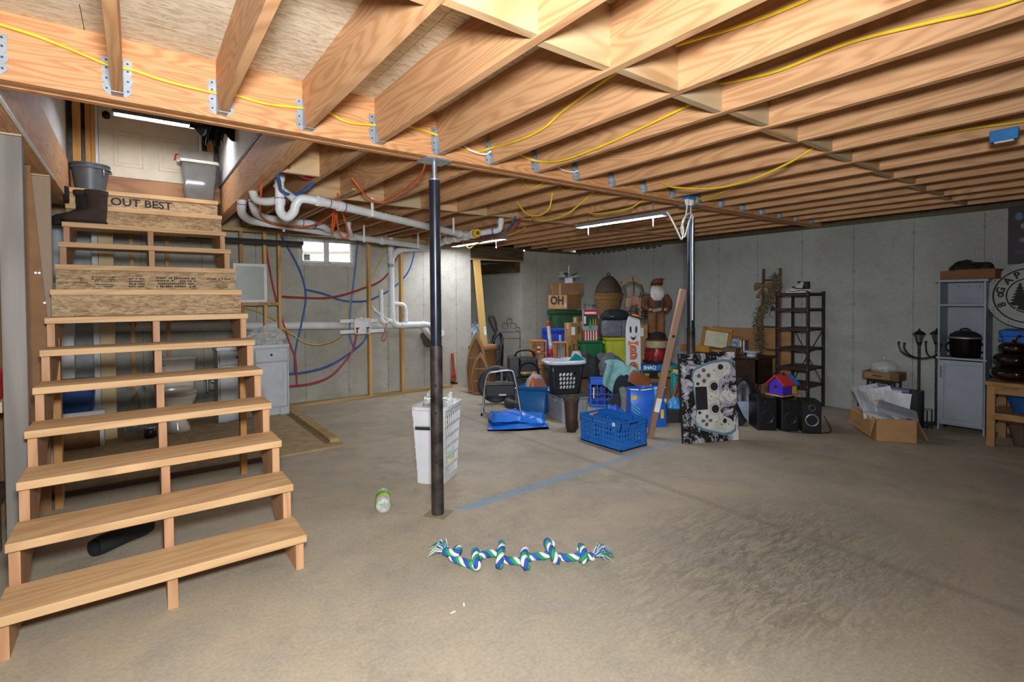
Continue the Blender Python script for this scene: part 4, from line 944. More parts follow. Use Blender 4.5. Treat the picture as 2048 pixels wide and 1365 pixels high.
for a in (-.125, .125):
    m = MB(); nb = 8
    for i in range(nb + 1):
        b = -.165 + .33 * i / nb
        w = .012 if 0 < i < nb else .024
        hquad2(m, max(-.165, b - w / 2), min(.165, b + w / 2), a, .005, .595)
    for j in range(7):
        z = .045 + j * .082; hquad2(m, -.166, .166, a * 1.012, z - (.04 if j == 0 else .008), z + (.04 if j == 6 else .008), .0055)
    obj('slatted_side', m, HAMP, d)
m = MB(); outer = [hring(.272, .352, .575, 5, .06), hring(.295, .375, .58, 5, .06), hring(.295, .375, .605, 5, .06), hring(.26, .34, .61, 5, .06), hring(.255, .335, .575, 5, .06)]
m.loft(outer, False, False); obj('rim', m, HAMP, d, smooth=True)
q = hp(-.035, -.1715, .44)
lab = obj('label_sticker', MB().box(-.07, .05, -.0012, 0, -.012, .012), INK, d, loc=q, rot=(0, 0, math.atan2(ax.y, ax.x)))
obj('label_sticker', MB().box(-.07, .05, -.0012, 0, .016, .02), plain('faint_print', '#9a9cb0', .6), d, loc=q, rot=(0, 0, math.atan2(ax.y, ax.x)))
BOTG = glossy_clear('bottle_plastic', '#eef4ee', .06, .38)
LBG = plain('label_green', '#49b83a', .5); LBY = plain('label_yellow', '#e6c51e', .5); LBG2 = plain('label_deep_green', '#1f8f4a', .5)
def bottle(label, loc, rot, l1, l2, group=None, cap=None):
    d = thing('plastic_bottle', label, 'bottle', loc, rot=rot, group=group)
    obj('body', MB().lathe([(.01, .008), (.03, 0), (.046, .01), (.05, .03), (.05, .18), (.048, .2), (.03, .26), (.014, .285), (.014, .3)], 20), BOTG, d, smooth=True)
    if l1: obj('label_band', MB().lathe([(.0507, .095), (.0512, .1), (.0512, .155), (.0507, .16)], 20, cap0=False, cap1=False), l1, d, smooth=True)
    if l2: obj('label_stripe', MB().lathe([(.0512, .075), (.0517, .078), (.0517, .098), (.0512, .1)], 20, cap0=False, cap1=False), l2, d, smooth=True)
    if cap: obj('cap', MB().cyl((0, 0, .298), (0, 0, .315), .016, n=12), cap, d, smooth=True)
    return d
bottle('crushed clear bottle with green and yellow label on floor', (1.29, 3.2, .052), (-PI / 2 + .02, 0, -.38), LBG, LBY, cap=None)
for i, (a, b, z, tl, l1, l2, lb) in enumerate([(-.06, -.07, .44, .15, LBG2, None, 'tall clear bottle with green label in hamper, leftmost'), (.03, -.05, .42, .3, LBG2, LBY, 'clear bottle with yellow stripe leaning in hamper centre'), (.02, .06, .36, -.2, LBY, LBG, 'clear bottle with yellow label low in hamper'), (-.05, .05, .05, .1, LBG2, None, 'green labelled bottle deep inside the hamper slats'), (.05, .08, .05, .0, LBG, LBY, 'green and yellow bottle at hamper bottom near slats'), (.04, -.05, .03, .0, LBY, None, 'yellow labelled bottle at hamper bottom near post')]):
    q = hp(a, b, z) + Vector((1.90, 3.58, 0)); bottle(lb, q, (tl, tl * .6, .3 * i), l1, l2, cap=None)
# rope toy: three strands twisted round a knotted centreline
STR = [plain('rope_white', '#d8d4cc', .9, 0, .05, .3, 300), plain('rope_green', '#1f8f62', .9, 0, .1, .3, 300), plain('rope_blue', '#2c4fa8', .9, 0, .1, .3, 300)]
rope = thing('rope_toy', 'knotted blue green and white rope toy on floor', 'rope toy', (0, 0, .0))
cl = [(1.36, 2.46, .03), (1.33, 2.42, .05), (1.36, 2.36, .06), (1.40, 2.41, .05), (1.35, 2.40, .03), (1.36, 2.33, .03), (1.39, 2.27, .025), (1.40, 2.22, .03), (1.39, 2.21, .06), (1.44, 2.30, .065), (1.47, 2.32, .03), (1.42, 2.26, .02), (1.47, 2.30, .03), (1.53, 2.30, .025), (1.575, 2.27, .03), (1.60, 2.28, .065), (1.53, 2.19, .07), (1.50, 2.16, .03), (1.55, 2.22, .02), (1.58, 2.17, .025), (1.62, 2.13, .025), (1.655, 2.13, .03), (1.665, 2.155, .06), (1.60, 2.08, .06), (1.61, 2.07, .025), (1.66, 2.13, .025), (1.72, 2.12, .025), (1.77, 2.09, .03), (1.83, 2.12, .05), (1.80, 2.13, .075), (1.76, 2.03, .065), (1.77, 2.02, .025), (1.81, 2.04, .025), (1.85, 2.00, .025), (1.90, 1.98, .03), (1.935, 2.0, .06), (1.89, 1.93, .065), (1.88, 1.93, .03), (1.93, 1.95, .025), (1.96, 1.93, .025)]
P = smooth(cl, 14); n = len(P)
acc = 0; tw = [0]
for i in range(1, n): acc += (P[i] - P[i - 1]).length; tw.append(acc)
for s in range(3):
    pts = []
    nrm = Vector((0, 0, 1))
    for i in range(n):
        T = (P[min(i + 1, n - 1)] - P[max(i - 1, 0)]).normalized(); nrm = (nrm - T * nrm.dot(T)); nrm = nrm.normalized() if nrm.length > 1e-5 else T.orthogonal().normalized(); bn = T.cross(nrm)
        a = tw[i] * 2 * PI / .085 + s * 2 * PI / 3
        pts.append(P[i] + (nrm * math.cos(a) + bn * math.sin(a)) * .0105)
    obj('strand', MB().tube(pts, .0108, 7), STR[s], rope, smooth=True)
for c0, dr in (((1.355, 2.45, .03), (-.05, .11)), ((1.96, 1.93, .03), (.09, -.02))):
    for s in range(3):
        m = MB()
        for k in range(26):
            a = math.atan2(dr[1], dr[0]) + random.uniform(-.7, .7); l = random.uniform(.05, .11); h = random.uniform(0, .05)
            p0 = Vector(c0) + Vector((random.uniform(-.01, .01), random.uniform(-.01, .01), 0)); p1 = p0 + Vector((math.cos(a) * l * .6, math.sin(a) * l * .6, h)); p2 = p0 + Vector((math.cos(a) * l, math.sin(a) * l, max(-.022, h - .03)))
            m.tube([p0, p1, p2], [.0025, .002, .0012], 4)
        obj('frayed_end', m, STR[s], rope, kind='stuff')
for i, (x, y) in enumerate(((1.13, 2.0), (1.2, 2.02), (.42, 4.32))):
    tag(obj('paper_scrap', MB().box(-.012, .012, -.004, .004, 0, .002), INKW, loc=(x, y, .0005), rot=(0, 0, i * 1.1)), ['white paint chip on floor nearest the camera', 'second white paint chip on floor nearest the camera', 'white chip on floor beneath the stairs'][i], 'scrap')
# ================================================================== CLUTTER: SHARED BUILDERS
FC = -YAW
def tote(label, loc, w, d, h, mat, rz=FC, lid=None, taper=.84, name='storage_tote', rad=.04, closed=True):
    t = thing(name, label, 'storage tote', loc, rz)
    obj('tub', MB().rrect([(w * taper, d * taper, 0), (w * .96, d * .96, h * .93)], rad, 4, cap1=closed), mat, t, smooth=True, solid=0 if closed else .004)
    obj('rim', MB().rrect([(w * .97, d * .97, h * .88), (w * 1.0, d * 1.0, h * .9), (w * 1.02, d * 1.02, h * .97), (w * .97, d * .97, h * .985)], rad, 4, cap0=False, cap1=False), mat, t, smooth=True, solid=.003)
    for x in (-.28, .28):
        obj('wall_rib', MB().add([(x * w - .012, -d * taper / 2 - .012, h * .12), (x * w + .012, -d * taper / 2 - .012, h * .12), (x * w + .012, -d * .48 - .006, h * .86), (x * w - .012, -d * .48 - .006, h * .86), (x * w - .012, -d * taper / 2 + .01, h * .12), (x * w + .012, -d * taper / 2 + .01, h * .12), (x * w + .012, -d * .44, h * .86), (x * w - .012, -d * .44, h * .86)], [(0, 1, 2, 3), (4, 7, 6, 5), (0, 3, 7, 4), (1, 5, 6, 2), (3, 2, 6, 7), (0, 4, 5, 1)]), mat, t)
    for s in (-1, 1):
        obj('handle', MB().box(s * w * .505 - .012, s * w * .505 + .012, -.06, .06, h * .78, h * .86), mat, t, bevel=.005)
    if lid: obj('lid', MB().rrect([(w * 1.03, d * 1.03, h * .97), (w * 1.04, d * 1.04, h * 1.0), (w * .9, d * .88, h * 1.03)], rad, 4, cap1=True), lid, t, smooth=True)
    return t
TAPE = plain('packing_tape', '#b89a6a', .3)
def carton(label, loc, w, d, h, rz=FC, mat=None, tape=True, name='cardboard_box', group=None):
    t = thing(name, label, 'box', loc, rz, group)
    m = mat or CARD
    obj('body', MB().box(-w / 2, w / 2, -d / 2, d / 2, 0, h), m, t, bevel=.004)
    obj('top_flap', MB().box(-w / 2, w / 2, -d / 2, -.002, h, h + .004), m, t); obj('top_flap', MB().box(-w / 2, w / 2, .002, d / 2, h, h + .004), m, t)
    if tape: obj('tape_strip', MB().box(-w / 2 - .001, w / 2 + .001, -.025, .025, h + .004, h + .0055).box(-w / 2 - .0015, -w / 2, -.025, .025, h - .08, h + .0055), TAPE, t)
    return t
def slab(pts2, t, y=0): return MB().prism(pts2, t, Matrix.Translation((0, y, 0)))
def heap(name, label, loc, w, d, h, mat, seed, rz=0.0, n=26, j=1.0, cat='garment'):
    """rumpled cloth mound with folds, closed underneath"""
    rd = random.Random(seed); ph = [rd.uniform(0, 6.3) for _ in range(8)]
    def f(u, v):
        x = (u - .5) * 2; y = (v - .5) * 2
        r = max(abs(x), abs(y)) if False else math.hypot(x, y)
        k = 1 / max(1, r)
        e = max(0, 1 - min(1, r) ** 2.4)
        fo = .5 + .5 * math.sin(x * 5 + y * 3 * j + ph[0] + 1.3 * math.sin(y * 4 + ph[1]))
        fo2 = .5 + .5 * math.sin(y * 8 - x * 4 + ph[2] + math.sin(x * 6 + ph[3]))
        z = h * e ** .45 * (.55 + .3 * fo + .15 * fo2)
        wob = 1 + .12 * math.sin(math.atan2(y, x) * 3 + ph[4]) + .06 * math.sin(math.atan2(y, x) * 7 + ph[5])
        return (x * k * wob * w / 2 * (1 if r <= 1 else 1), y * k * wob * d / 2, z)
    m = MB().grid(f, n, n)
    m.grid(lambda u, v: (f(u, v)[0], f(u, v)[1], 0.0), 8, 8)
    o = obj(name, m, mat, None, smooth=True, loc=loc, rot=(0, 0, rz))
    return tag(o, label, cat)
def slotted_crate(label, loc, w, d, h, rz, mat, rows=4, cols=14, wall=.006, name='plastic_crate', sticker=False):
    t = thing(name, label, 'crate', loc, rz)
    obj('floor_panel', MB().box(-w / 2, w / 2, -d / 2, d / 2, 0, .01), mat, t)
    def side(L, fr, hand):
        m = MB(); n = cols if L > .4 else int(cols * .65)
        m.box(-L / 2, L / 2, 0, wall, 0, h * .1, fr); m.box(-L / 2, L / 2, 0, wall, h * .74, h * .8, fr); m.box(-L / 2, L / 2, 0, wall, h * .93, h, fr)
        m.box(-L / 2, -L * .18, 0, wall, h * .79, h * .94, fr); m.box(L * .18, L / 2, 0, wall, h * .79, h * .94, fr)
        if not hand: m.box(-L * .19, L * .19, 0, wall, h * .79, h * .94, fr)
        for i in range(1, rows): m.box(-L / 2, L / 2, -.0008, wall - .0008, h * (.08 + .66 * i / rows), h * (.08 + .66 * i / rows) + .014, fr)
        for i in range(n + 1):
            x = -L / 2 + L * i / n; e = .018 if i % 4 == 0 else .007
            m.box(max(-L / 2, x - e), min(L / 2, x + e), .0008, wall + .001, h * .05, h * .78, fr)
        m.box(-L / 2 - .006, L / 2 + .006, -.008, wall + .004, h * .965, h, fr)
        return m
    T, Rz = Matrix.Translation, lambda a: Matrix.Rotation(a, 4, 'Z')
    obj('long_side', side(w, T((0, -d / 2, 0)), False), mat, t); obj('long_side', side(w, T((0, d / 2, 0)) @ Rz(PI), False), mat, t)
    obj('short_side', side(d, T((w / 2, 0, 0)) @ Rz(PI / 2), True), mat, t); obj('short_side', side(d, T((-w / 2, 0, 0)) @ Rz(-PI / 2), True), mat, t)
    if sticker: obj('sticker', MB().box(w * .3, w * .36, -d / 2 - .0025, -d / 2 - .0005, h * .82, h * .95), INKW, t)
    return t

# ================================================================== FAR CORNER STACK
DGREEN = plain('tote_dark_green', '#1f4a2c', .5, 0, .08); GREEN = plain('tote_green', '#15603a', .45, 0, .06); LIME = plain('tote_lime', '#a3a92a', .45, 0, .05)
tote('dark grey tote at floor level under dark green tote', (5.84, 6.4, 0), .55, .45, .6, plain('tote_charcoal', '#34363a', .5), -.45)
tote('dark green tall tote below the OH carton', (5.84, 6.4, .625), .53, .42, .6, DGREEN, -.45, taper=.76)
c = carton('brown carton printed OH on dark green tote', (5.88, 6.44, 1.245), .40, .40, .23, -1.4, CARD)
lettering('OH', .19, INK, c, (-.01, -.201, .135), bold=.008, sx=1.0)
obj('tab_handle', MB().box(.19, .2, -.24, -.2, .03, .09), INKW, c)
c = carton('plain brown carton on top of the OH carton', (5.95, 6.48, 1.482), .54, .36, .19, -.55, CARDD)
obj('tape_strip', MB().box(-.15, -.135, -.183, -.18, -.02, .19), plain('clear_tape', '#c9b894', .2), c)
d = thing('potted_plant', 'silver leaved fake plant in white pot on cartons', 'plant', (5.95, 6.42, 1.68))
obj('pot', MB().box(-.058, .058, -.058, .058, 0, .095), plain('pot_white', '#c3c5d2', .5), d, bevel=.005, rot=(0, 0, -.5))
lf = [plain('leaf_silver', '#b6bbb4', .5), plain('leaf_dark', '#39463c', .6)]
for i in range(34):
    a = random.uniform(0, 6.28); el = random.uniform(.1, 1.35); l = random.uniform(.12, .22); w = .016
    dr = Vector((math.cos(a) * math.cos(el), math.sin(a) * math.cos(el), math.sin(el))); sd = dr.cross(Vector((0, 0, 1))).normalized() * w; b = Vector((0, 0, .09)) + dr * .03
    p1 = b + dr * l * .55; p2 = b + dr * l + Vector((0, 0, -.03))
    obj('leaf', MB().add([b - sd * .4, p1 - sd, p2, p1 + sd, b + sd * .4], [(0, 1, 2, 3, 4)]), lf[i % 2], d, solid=.002)
obj('flower_spike', MB().tube([(0, 0, .1), (.01, 0, .28), (.03, 0, .33)], [.006, .014, .004], 7), lf[0], d)
carton('large plain carton on floor under the wicker baskets', (6.22, 5.86, 0), .44, .42, .58, -.5, CARDD)
carton('second plain carton directly under the wicker baskets', (6.22, 5.86, .585), .44, .42, .45, -.55, CARDD)
d = thing('metal_tin', 'silver glittery box left of the wicker basket', 'box', (6.10, 6.02, 1.042), -.5)
obj('body', MB().box(-.11, .11, -.08, .08, 0, .26), plain('glitter_silver', '#8b8f92', .3, .5, .5, .6, 300), d, bevel=.004); obj('lid', MB().box(-.114, .114, -.084, .084, .262, .285), MATS['glitter_silver'], d, bevel=.004)
WK1 = wicker('wicker_honey', '#b98d52', '#5d3f1f', 60, 50); WK2 = wicker('wicker_brown', '#6a5648', '#2c221c', 60, 45)
d = thing('wicker_basket', 'honey wicker basket holding a darker upturned basket', 'basket', (6.27, 5.80, 1.042))
obj('weave', MB().lathe([(.13, 0), (.14, .01), (.235, .42), (.245, .44), (.225, .44), (.13, .03), (.001, .02)], 32, cap1=False), WK1, d, smooth=True)
for z, r in ((.445, .24), (.375, .228)): obj('rim_braid', MB().tube([(r * math.cos(t * PI / 16), r * math.sin(t * PI / 16), z) for t in range(33)], .016, 7), WK1, d, smooth=True)
d = thing('wicker_basket', 'dark brown wicker basket upturned on honey basket', 'basket', (6.27, 5.80, 1.505))
obj('weave', MB().lathe([(.215, 0), (.22, .03), (.20, .1), (.15, .19), (.085, .26), (.03, .285), (.001, .287)], 32, cap0=False), WK2, d, smooth=True)
obj('handle', MB().tube(smooth([(-.03, 0, .27), (-.035, 0, .31), (0, 0, .335), (.035, 0, .31), (.03, 0, .27)]), .009, 7), WK2, d, smooth=True)
# blue bin and wrapping rolls
carton('low carton on floor below the bright blue bin', (5.26, 5.98, 0), .42, .34, .40, FC, CARDD)
t = tote('bright blue bin behind tall narrow carton', (5.25, 5.97, .406), .42, .34, .55, plain('bin_royal_blue', '#1238b4', .4), FC, taper=.7)
obj('recycle_mark', MB().tube([(.07 + .04 * math.cos(k * 2.1 + .5), -.16 - .002, .32 + .04 * math.sin(k * 2.1 + .5)) for k in range(4)], .007, 6), INKW, t)
d = thing('wrapping_roll', 'white gift wrap roll with red print leaning', 'gift wrap', (5.06, 5.82, 0))
obj('roll', MB().cyl((0.02, -.03, 0), (-.03, .07, 1.07), .028, n=16), plain('wrap_white', '#cfcdcc', .4, 0, .15), d, smooth=True); obj('red_print', MB().cyl((-.0266, .063, 1.0), (-.03, .0695, 1.065), .0285, n=16), RED, d, smooth=True)
d = thing('wrapping_roll', 'light blue gift wrap roll by wooden crate', 'gift wrap', (5.04, 5.58, 0))
obj('roll', MB().cyl((0.02, -.02, 0), (-.02, .03, .86), .018, n=14), plain('wrap_blue', '#6aa6d6', .35, 0, .15), d, smooth=True); obj('end_cap', MB().cyl((-.0198, .0297, .861), (-.0202, .0303, .875), .016, n=14), INKW, d, smooth=True)
# tall narrow cartons
c = carton('tall narrow printed carton right of the blue bin', (5.23, 5.55, 0), .19, .2, 1.05, -.25, plain('carton_tan', '#8d6a40', .85, 0, .08))
obj('shipping_label', MB().box(-.085, -.025, -.1025, -.1005, .88, 1.0), INKW, c); obj('printed_bar', MB().box(.03, .055, -.1025, -.1005, .9, 1.01), plain('print_teal', '#1d3b40', .8), c)
for x, q_ in ((-.045, .045), (.04, .04)): marks(c, .6, q_, INK, (x, -.1012, .45), (PI / 2, -PI / 2, 0), seed=int(q_ * 1000))
c = carton('taller carton with label behind narrow printed carton', (5.44, 5.6, 0), .2, .16, 1.13, -.3, plain('carton_olive', '#75602f', .85, 0, .08))
obj('shipping_label', MB().box(-.04, .02, -.0825, -.0805, .96, 1.07), INKW, c); obj('printed_bar', MB().box(.03, .06, -.0825, -.0805, .2, 1.1), MATS['print_teal'], c)
marks(c, .7, .02, INKW, (.045, -.083, .62), (PI / 2, -PI / 2, 0), seed=5)
# green tote with christmas packaging
carton('low carton on floor beneath green tote', (5.37, 5.33, 0), .33, .30, .38, -.5, CARDD)
tote('mid green tote carrying striped gift box', (5.37, 5.33, .386), .37, .32, .43, GREEN, -.5, taper=.82)
d = thing('gift_box', 'red and white striped gift box on green tote', 'gift box', (5.33, 5.30, .806), -.5)
obj('body', MB().box(-.1, .1, -.06, .06, 0, .14), plain('stripe_red', '#9a3326', .6), d)
for i in range(5): obj('white_stripe', MB().box(-.09 + i * .04, -.075 + i * .04, -.0612, -.0602, .002, .138), INKW, d)
d = thing('light_set_package', 'boxed christmas light decoration standing on striped box', 'package', (5.335, 5.305, .948), -.5)
obj('box_card', MB().box(-.105, .105, -.035, .035, 0, .31), plain('pack_grey', '#8d8f96', .5), d)
obj('red_header', MB().box(-.105, .105, -.0365, -.0355, .23, .31), RED, d); obj('white_title', MB().box(-.09, .085, -.038, -.037, .245, .272), INKW, d)
obj('night_scene', MB().box(-.105, .105, -.0365, -.0355, .07, .23), plain('pack_dark', '#2a241c', .6), d)
obj('tree_print', MB().prism([(-.03, .03), (.03, .03), (.02, .06), (.024, .06), (.012, .11), (.016, .11), (0, .19), (-.016, .11), (-.012, .11), (-.024, .06), (-.02, .06)], .001, Matrix.Translation((-.005, -.039, 0))), plain('pack_green', '#1f9a4a', .5), d)
for x in (.04, .075): obj('gold_print', MB().prism([(x - .012, .07), (x + .012, .07), (x + .008, .15), (x, .19), (x - .008, .15)], .001, Matrix.Translation((0, -.039, 0))), plain('pack_gold', '#a98a3c', .5), d)
obj('side_label', MB().box(-.1, -.07, -.039, -.038, .1, .21), INKW, d)
# lime tote with bags
carton('low carton on floor beneath lime tote', (5.62, 5.02, 0), .40, .34, .40, -.55, CARDD)
tote('lime green tote carrying grey quilted bag', (5.62, 5.02, .406), .44, .36, .46, LIME, -.55, taper=.8)
d = thing('storage_bag', 'grey quilted storage bag on lime tote', 'bag', (5.60, 5.05, .868), -.55)
obj('bag_body', MB().rrect([(.40, .3, 0), (.43, .33, .03), (.43, .33, .2), (.38, .28, .235)], .07, 5, cap1=True), fabric('bag_grey', '#63666c', .9, .4), d, smooth=True)
obj('seam', MB().box(.035, .041, -.169, -.164, .0, .22), INK, d)
obj('strap', MB().tube(smooth([(.1, -.17, .2), (.16, -.175, .13), (.2, -.16, .07)]), .01, 6), INK, d, smooth=True)
d = thing('duffel_bag', 'black duffel bag flopped over the grey bag', 'bag', (5.57, 5.03, 1.106), -.5)
obj('bag_body', crumple((0, 0, 0), .22, .16, .16, 18, 12, .07, 21), BLKF, d, smooth=True)
obj('logo_patch', MB().box(-.13, -.07, -.17, -.158, .045, .06), plain('patch_blue', '#3a5a9a', .5), d)
obj('strap', MB().tube(smooth([(-.12, -.1, .13), (-.17, -.13, .07), (-.21, -.06, .03)]), .009, 6), INK, d, smooth=True)
# ghost sign, tall carton, sled
d = thing('ghost_sign', 'tall white wooden ghost sign painted BOO', 'sign', (5.47, 4.60, 0), -.6, rot=(-.03, 0, -.6))
obj('board', slab([(-.105, 0), (.105, 0), (.105, 1.03), (.095, 1.12), (.03, 1.165), (-.06, 1.17), (-.085, 1.1), (-.1, 1.0)], .02), plain('sign_white', '#c9ccd0', .7, 0, .05), d, bevel=.003)
SO = plain('sign_orange', '#d96a1c', .6); SP = plain('sign_purple', '#2d2036', .6)
for i, (tx, z) in enumerate((('B', .66), ('O', .43), ('O', .2))):
    lettering(tx, .25, SP, d, (0, -.0012, z), bold=.012, sx=.72); lettering(tx, .25, SO, d, (0, -.0024, z), bold=.003, sx=.72)
for x in (-.035, .045): obj('ghost_eye', MB().prism([(x + .016 * math.cos(a * .52), .985 + .05 * math.sin(a * .52)) for a in range(12)], .001, Matrix.Translation((0, -.0012, 0))), SP, d)
obj('ghost_mouth', slab([(-.05, .9), (-.03, .885), (0, .875), (.03, .885), (.05, .905), (.03, .86), (.005, .835), (-.02, .85)], .001, -.0012), SP, d)
obj('bow_tie', slab([(-.07, .83), (-.02, .81), (.02, .81), (.07, .83), (.07, .76), (.02, .785), (-.02, .785), (-.07, .76)], .004, -.004), SO, d)
hat = obj('witch_hat', MB().lathe([(.105, 0), (.1, .012), (.055, .015), (.04, .05), (.02, .09), (.004, .1)], 18, (0, 0, 0), sy=.35), plain('hat_black', '#1d1a1a', .8), d, smooth=True, loc=(.03, -.01, 1.15), rot=(0, .28, 0))
obj('hat_band', MB().lathe([(.055, .018), (.057, .02), (.046, .045), (.044, .046)], 18, cap0=False, cap1=False, sy=.37), SO, hat, smooth=True)
c = carton('tall tan carton standing behind the ghost sign', (5.76, 4.86, 0), .40, .12, 1.03, -.6, CARD)
obj('shipping_label', MB().box(.08, .14, -.0615, -.0602, .87, .99), INKW, c); marks(c, .6, .035, INK, (.16, -.0612, .5), (PI / 2, -PI / 2, 0), seed=6)
SLED = wood('sled_wood', '#9a8a62', '#6d5a38', 2, 10, .4, rings=.4); RUN_ = wood('sled_runner', '#6b5138', '#46321f', 2, 10, .4, rings=.4)
d = thing('wooden_sled', 'upright wooden sled decorated with bow and greenery', 'sled', (5.98, 5.04, 0), -.64)
for x in (-.08, 0, .08): obj('slat', MB().box(x - .034, x + .034, -.05, -.03, .3, 1.52 - abs(x) * 1.2), SLED, d, bevel=.01)
obj('steering_bar', slab([(-.19, 1.62), (-.165, 1.6), (-.07, 1.66), (.03, 1.66), (.1, 1.61), (.125, 1.63), (.12, 1.65), (.04, 1.73), (-.04, 1.745), (-.11, 1.70)], .025, -.06), SLED, d, bevel=.006)
for s, x in ((-1, -.10), (1, .17)): obj('runner', MB().tube(smooth([(x, 0, 0), (x, 0, .9), (x - .0, -.0, 1.35), (x - .03, -.02, 1.55), (x - .09, -.04, 1.66)]), .016, 7), RUN_, d, smooth=True)
obj('rope', MB().tube(smooth([(-.02, -.06, 1.74), (.0, -.07, 1.6), (-.01, -.07, 1.45)]), .008, 6), plain('sled_rope', '#3c1f20', .8), d, smooth=True)
for s in (-1, 1): obj('ribbon', MB().add([(0, -.06, 1.42), (s * .04, -.075, 1.44), (s * .1, -.07, 1.3), (s * .12, -.07, 1.22), (s * .07, -.075, 1.25), (s * .02, -.07, 1.36)], [(0, 1, 2, 3, 4, 5)]), plain('ribbon_plaid', '#b5706c', .7), d, solid=.004)
gm = MB()
for i in range(130):
    a, e, l = random.uniform(0, 6.28), random.uniform(-1, .7), random.uniform(.05, .11)
    b = Vector((random.uniform(-.07, .06), -.07, 1.17 + random.uniform(-.1, .15))); q = b + Vector((math.cos(a) * math.cos(e), -abs(math.sin(a)) * .4, math.sin(e))) * l
    gm.tube([b, q], [.004, .001], 4)
obj('pine_sprig', gm, plain('pine_green', '#2f4030', .7), d, kind='stuff')
gm = MB()
for i in range(120):
    b = Vector((.15 + random.uniform(-.05, .06), -.02, random.uniform(1.1, 1.48))); a = random.uniform(0, 6.28)
    gm.tube([b, b + Vector((math.cos(a) * .06, -.03, math.sin(a) * .06))], [.005, .001], 4)
obj('berry_garland', gm, plain('garland_dark', '#2c221f', .7), d, kind='stuff')
# game boxes, drum, figure
carton('plain carton on floor beneath board game boxes', (5.97, 4.60, 0), .52, .4, .29, -.64, CARDD)
d = thing('board_game', 'black and yellow board game box below blue one', 'game box', (5.95, 4.58, .296), -.64)
obj('box_base', MB().box(-.25, .25, -.18, .18, 0, .10), plain('game_black', '#16160f', .4), d, bevel=.003)
obj('yellow_print', MB().box(-.24, -.16, -.1815, -.1803, .03, .075), plain('game_olive', '#8d8a22', .5), d); obj('yellow_print', MB().box(-.04, .2, -.1815, -.1803, .02, .085), MATS['game_olive'], d)
d = thing('board_game', 'blue game box printed SHAQ under the drum', 'game box', (5.96, 4.59, .398), -.64)
obj('box_lid', MB().box(-.25, .25, -.18, .18, 0, .085), plain('game_blue', '#2d6fb8', .4), d, bevel=.003)
lettering('SHAQ', .065, INKW, d, (-.15, -.181, .045), bold=.003); obj('yellow_print', MB().box(.02, .2, -.1815, -.1803, .0, .06), plain('game_lime', '#9ab052', .5), d)
d = thing('toy_drum', 'red decorative drum with cream rim under figurine', 'drum', (6.0, 4.63, .485), -.64)
obj('drum_body', MB().lathe([(.155, 0), (.16, .01), (.16, .21), (.155, .22)], 28), plain('drum_red', '#9c1f24', .3, 0, .25), d, smooth=True)
obj('cream_rim', MB().lathe([(.158, .222), (.166, .225), (.166, .32), (.158, .325)], 28), plain('drum_cream', '#a39574', .8, 0, .1), d, smooth=True)
obj('top_disc', MB().lathe([(.16, .326), (.162, .33), (.162, .352), (.15, .355)], 28), plain('drum_maroon', '#4e1c1a', .5), d, smooth=True)
for i in range(14):
    a = 2 * PI * i / 14; s = 1 if i % 2 else -1
    obj('lacing', MB().tube([(.163 * math.cos(a), .163 * math.sin(a), .01), (.165 * math.cos(a + .1), .165 * math.sin(a + .1), .11), (.163 * math.cos(a + .22 * s), .163 * math.sin(a + .22 * s), .215)], .006, 5), INK, d)
obj('dark_garland', MB().tube([(.185 * math.cos(t * PI / 10), .185 * math.sin(t * PI / 10), .03 + .012 * math.sin(t * 3)) for t in range(21)], .022, 6), plain('garland_black', '#191a17', .9, 0, .2, .6, 120), d, smooth=True)
d = thing('figurine', 'bearded old man figurine in brown coat and cap', 'figurine', (6.03, 4.65, .842), -.74)
COAT = fabric('coat_brown', '#5d3a20', .95, .5); TROU = fabric('trouser_brown', '#7a5230', .95, .5); SKIN = plain('doll_skin', '#a87f63', .6)
def el(cx, cy, z, a, b, n=18): return [(cx + a * math.cos(2 * PI * k / n), cy + b * math.sin(2 * PI * k / n), z) for k in range(n)]
obj('shoes', MB().loft([el(0, -.02, 0, .13, .1), el(0, -.02, .03, .135, .105), el(0, 0, .09, .11, .08)]), plain('doll_shoe', '#1c1713', .7), d, smooth=True)
tr = MB()
for s in (-1, 1): tr.loft([el(s * .055, 0, .05, .062, .07), el(s * .06, 0, .2, .066, .075), el(s * .05, 0, .36, .07, .08), el(s * .03, 0, .42, .08, .08)])
for s in (-1, 1): obj('trouser_leg', MB().loft([el(s * .056, 0, .05, .06, .07), el(s * .06, 0, .2, .062, .075), el(s * .056, 0, .36, .06, .08), el(s * .05, 0, .42, .06, .075)]), TROU, d, smooth=True)
obj('coat_body', MB().loft([el(0, 0, .36, .125, .095), el(0, 0, .42, .12, .095), el(0, 0, .52, .115, .09), el(0, 0, .6, .13, .09), el(0, 0, .64, .1, .07), el(0, 0, .67, .05, .05)]), COAT, d, smooth=True)
obj('vest', MB().loft([el(0, -.055, .4, .05, .045), el(0, -.06, .5, .055, .045), el(0, -.06, .6, .05, .04)]), fabric('vest_olive', '#3b3420', .9, .4), d, smooth=True)
for s in (-1, 1):
    ar = obj('arm', MB().tube(smooth([(s * .115, 0, .61), (s * .165, -.01, .53), (s * .165, -.05, .45), (s * .12, -.11, .42)]), [.05, .052, .054, .052, .05, .05, .05, .05, .05, .048, .048, .046, .046, .044, .042, .04, .038, .036, .035][:19], 12), COAT, d, smooth=True)
    obj('hand', MB().sphere((s * .105, -.13, .41), .028, 10, 8, (1, 1.2, .8)), SKIN, ar, smooth=True)
obj('head', MB().sphere((0, -.01, .735), .062, 18, 12, (1, 1, 1.12)).sphere((0, -.074, .735), .014, 8, 6), SKIN, d, smooth=True)
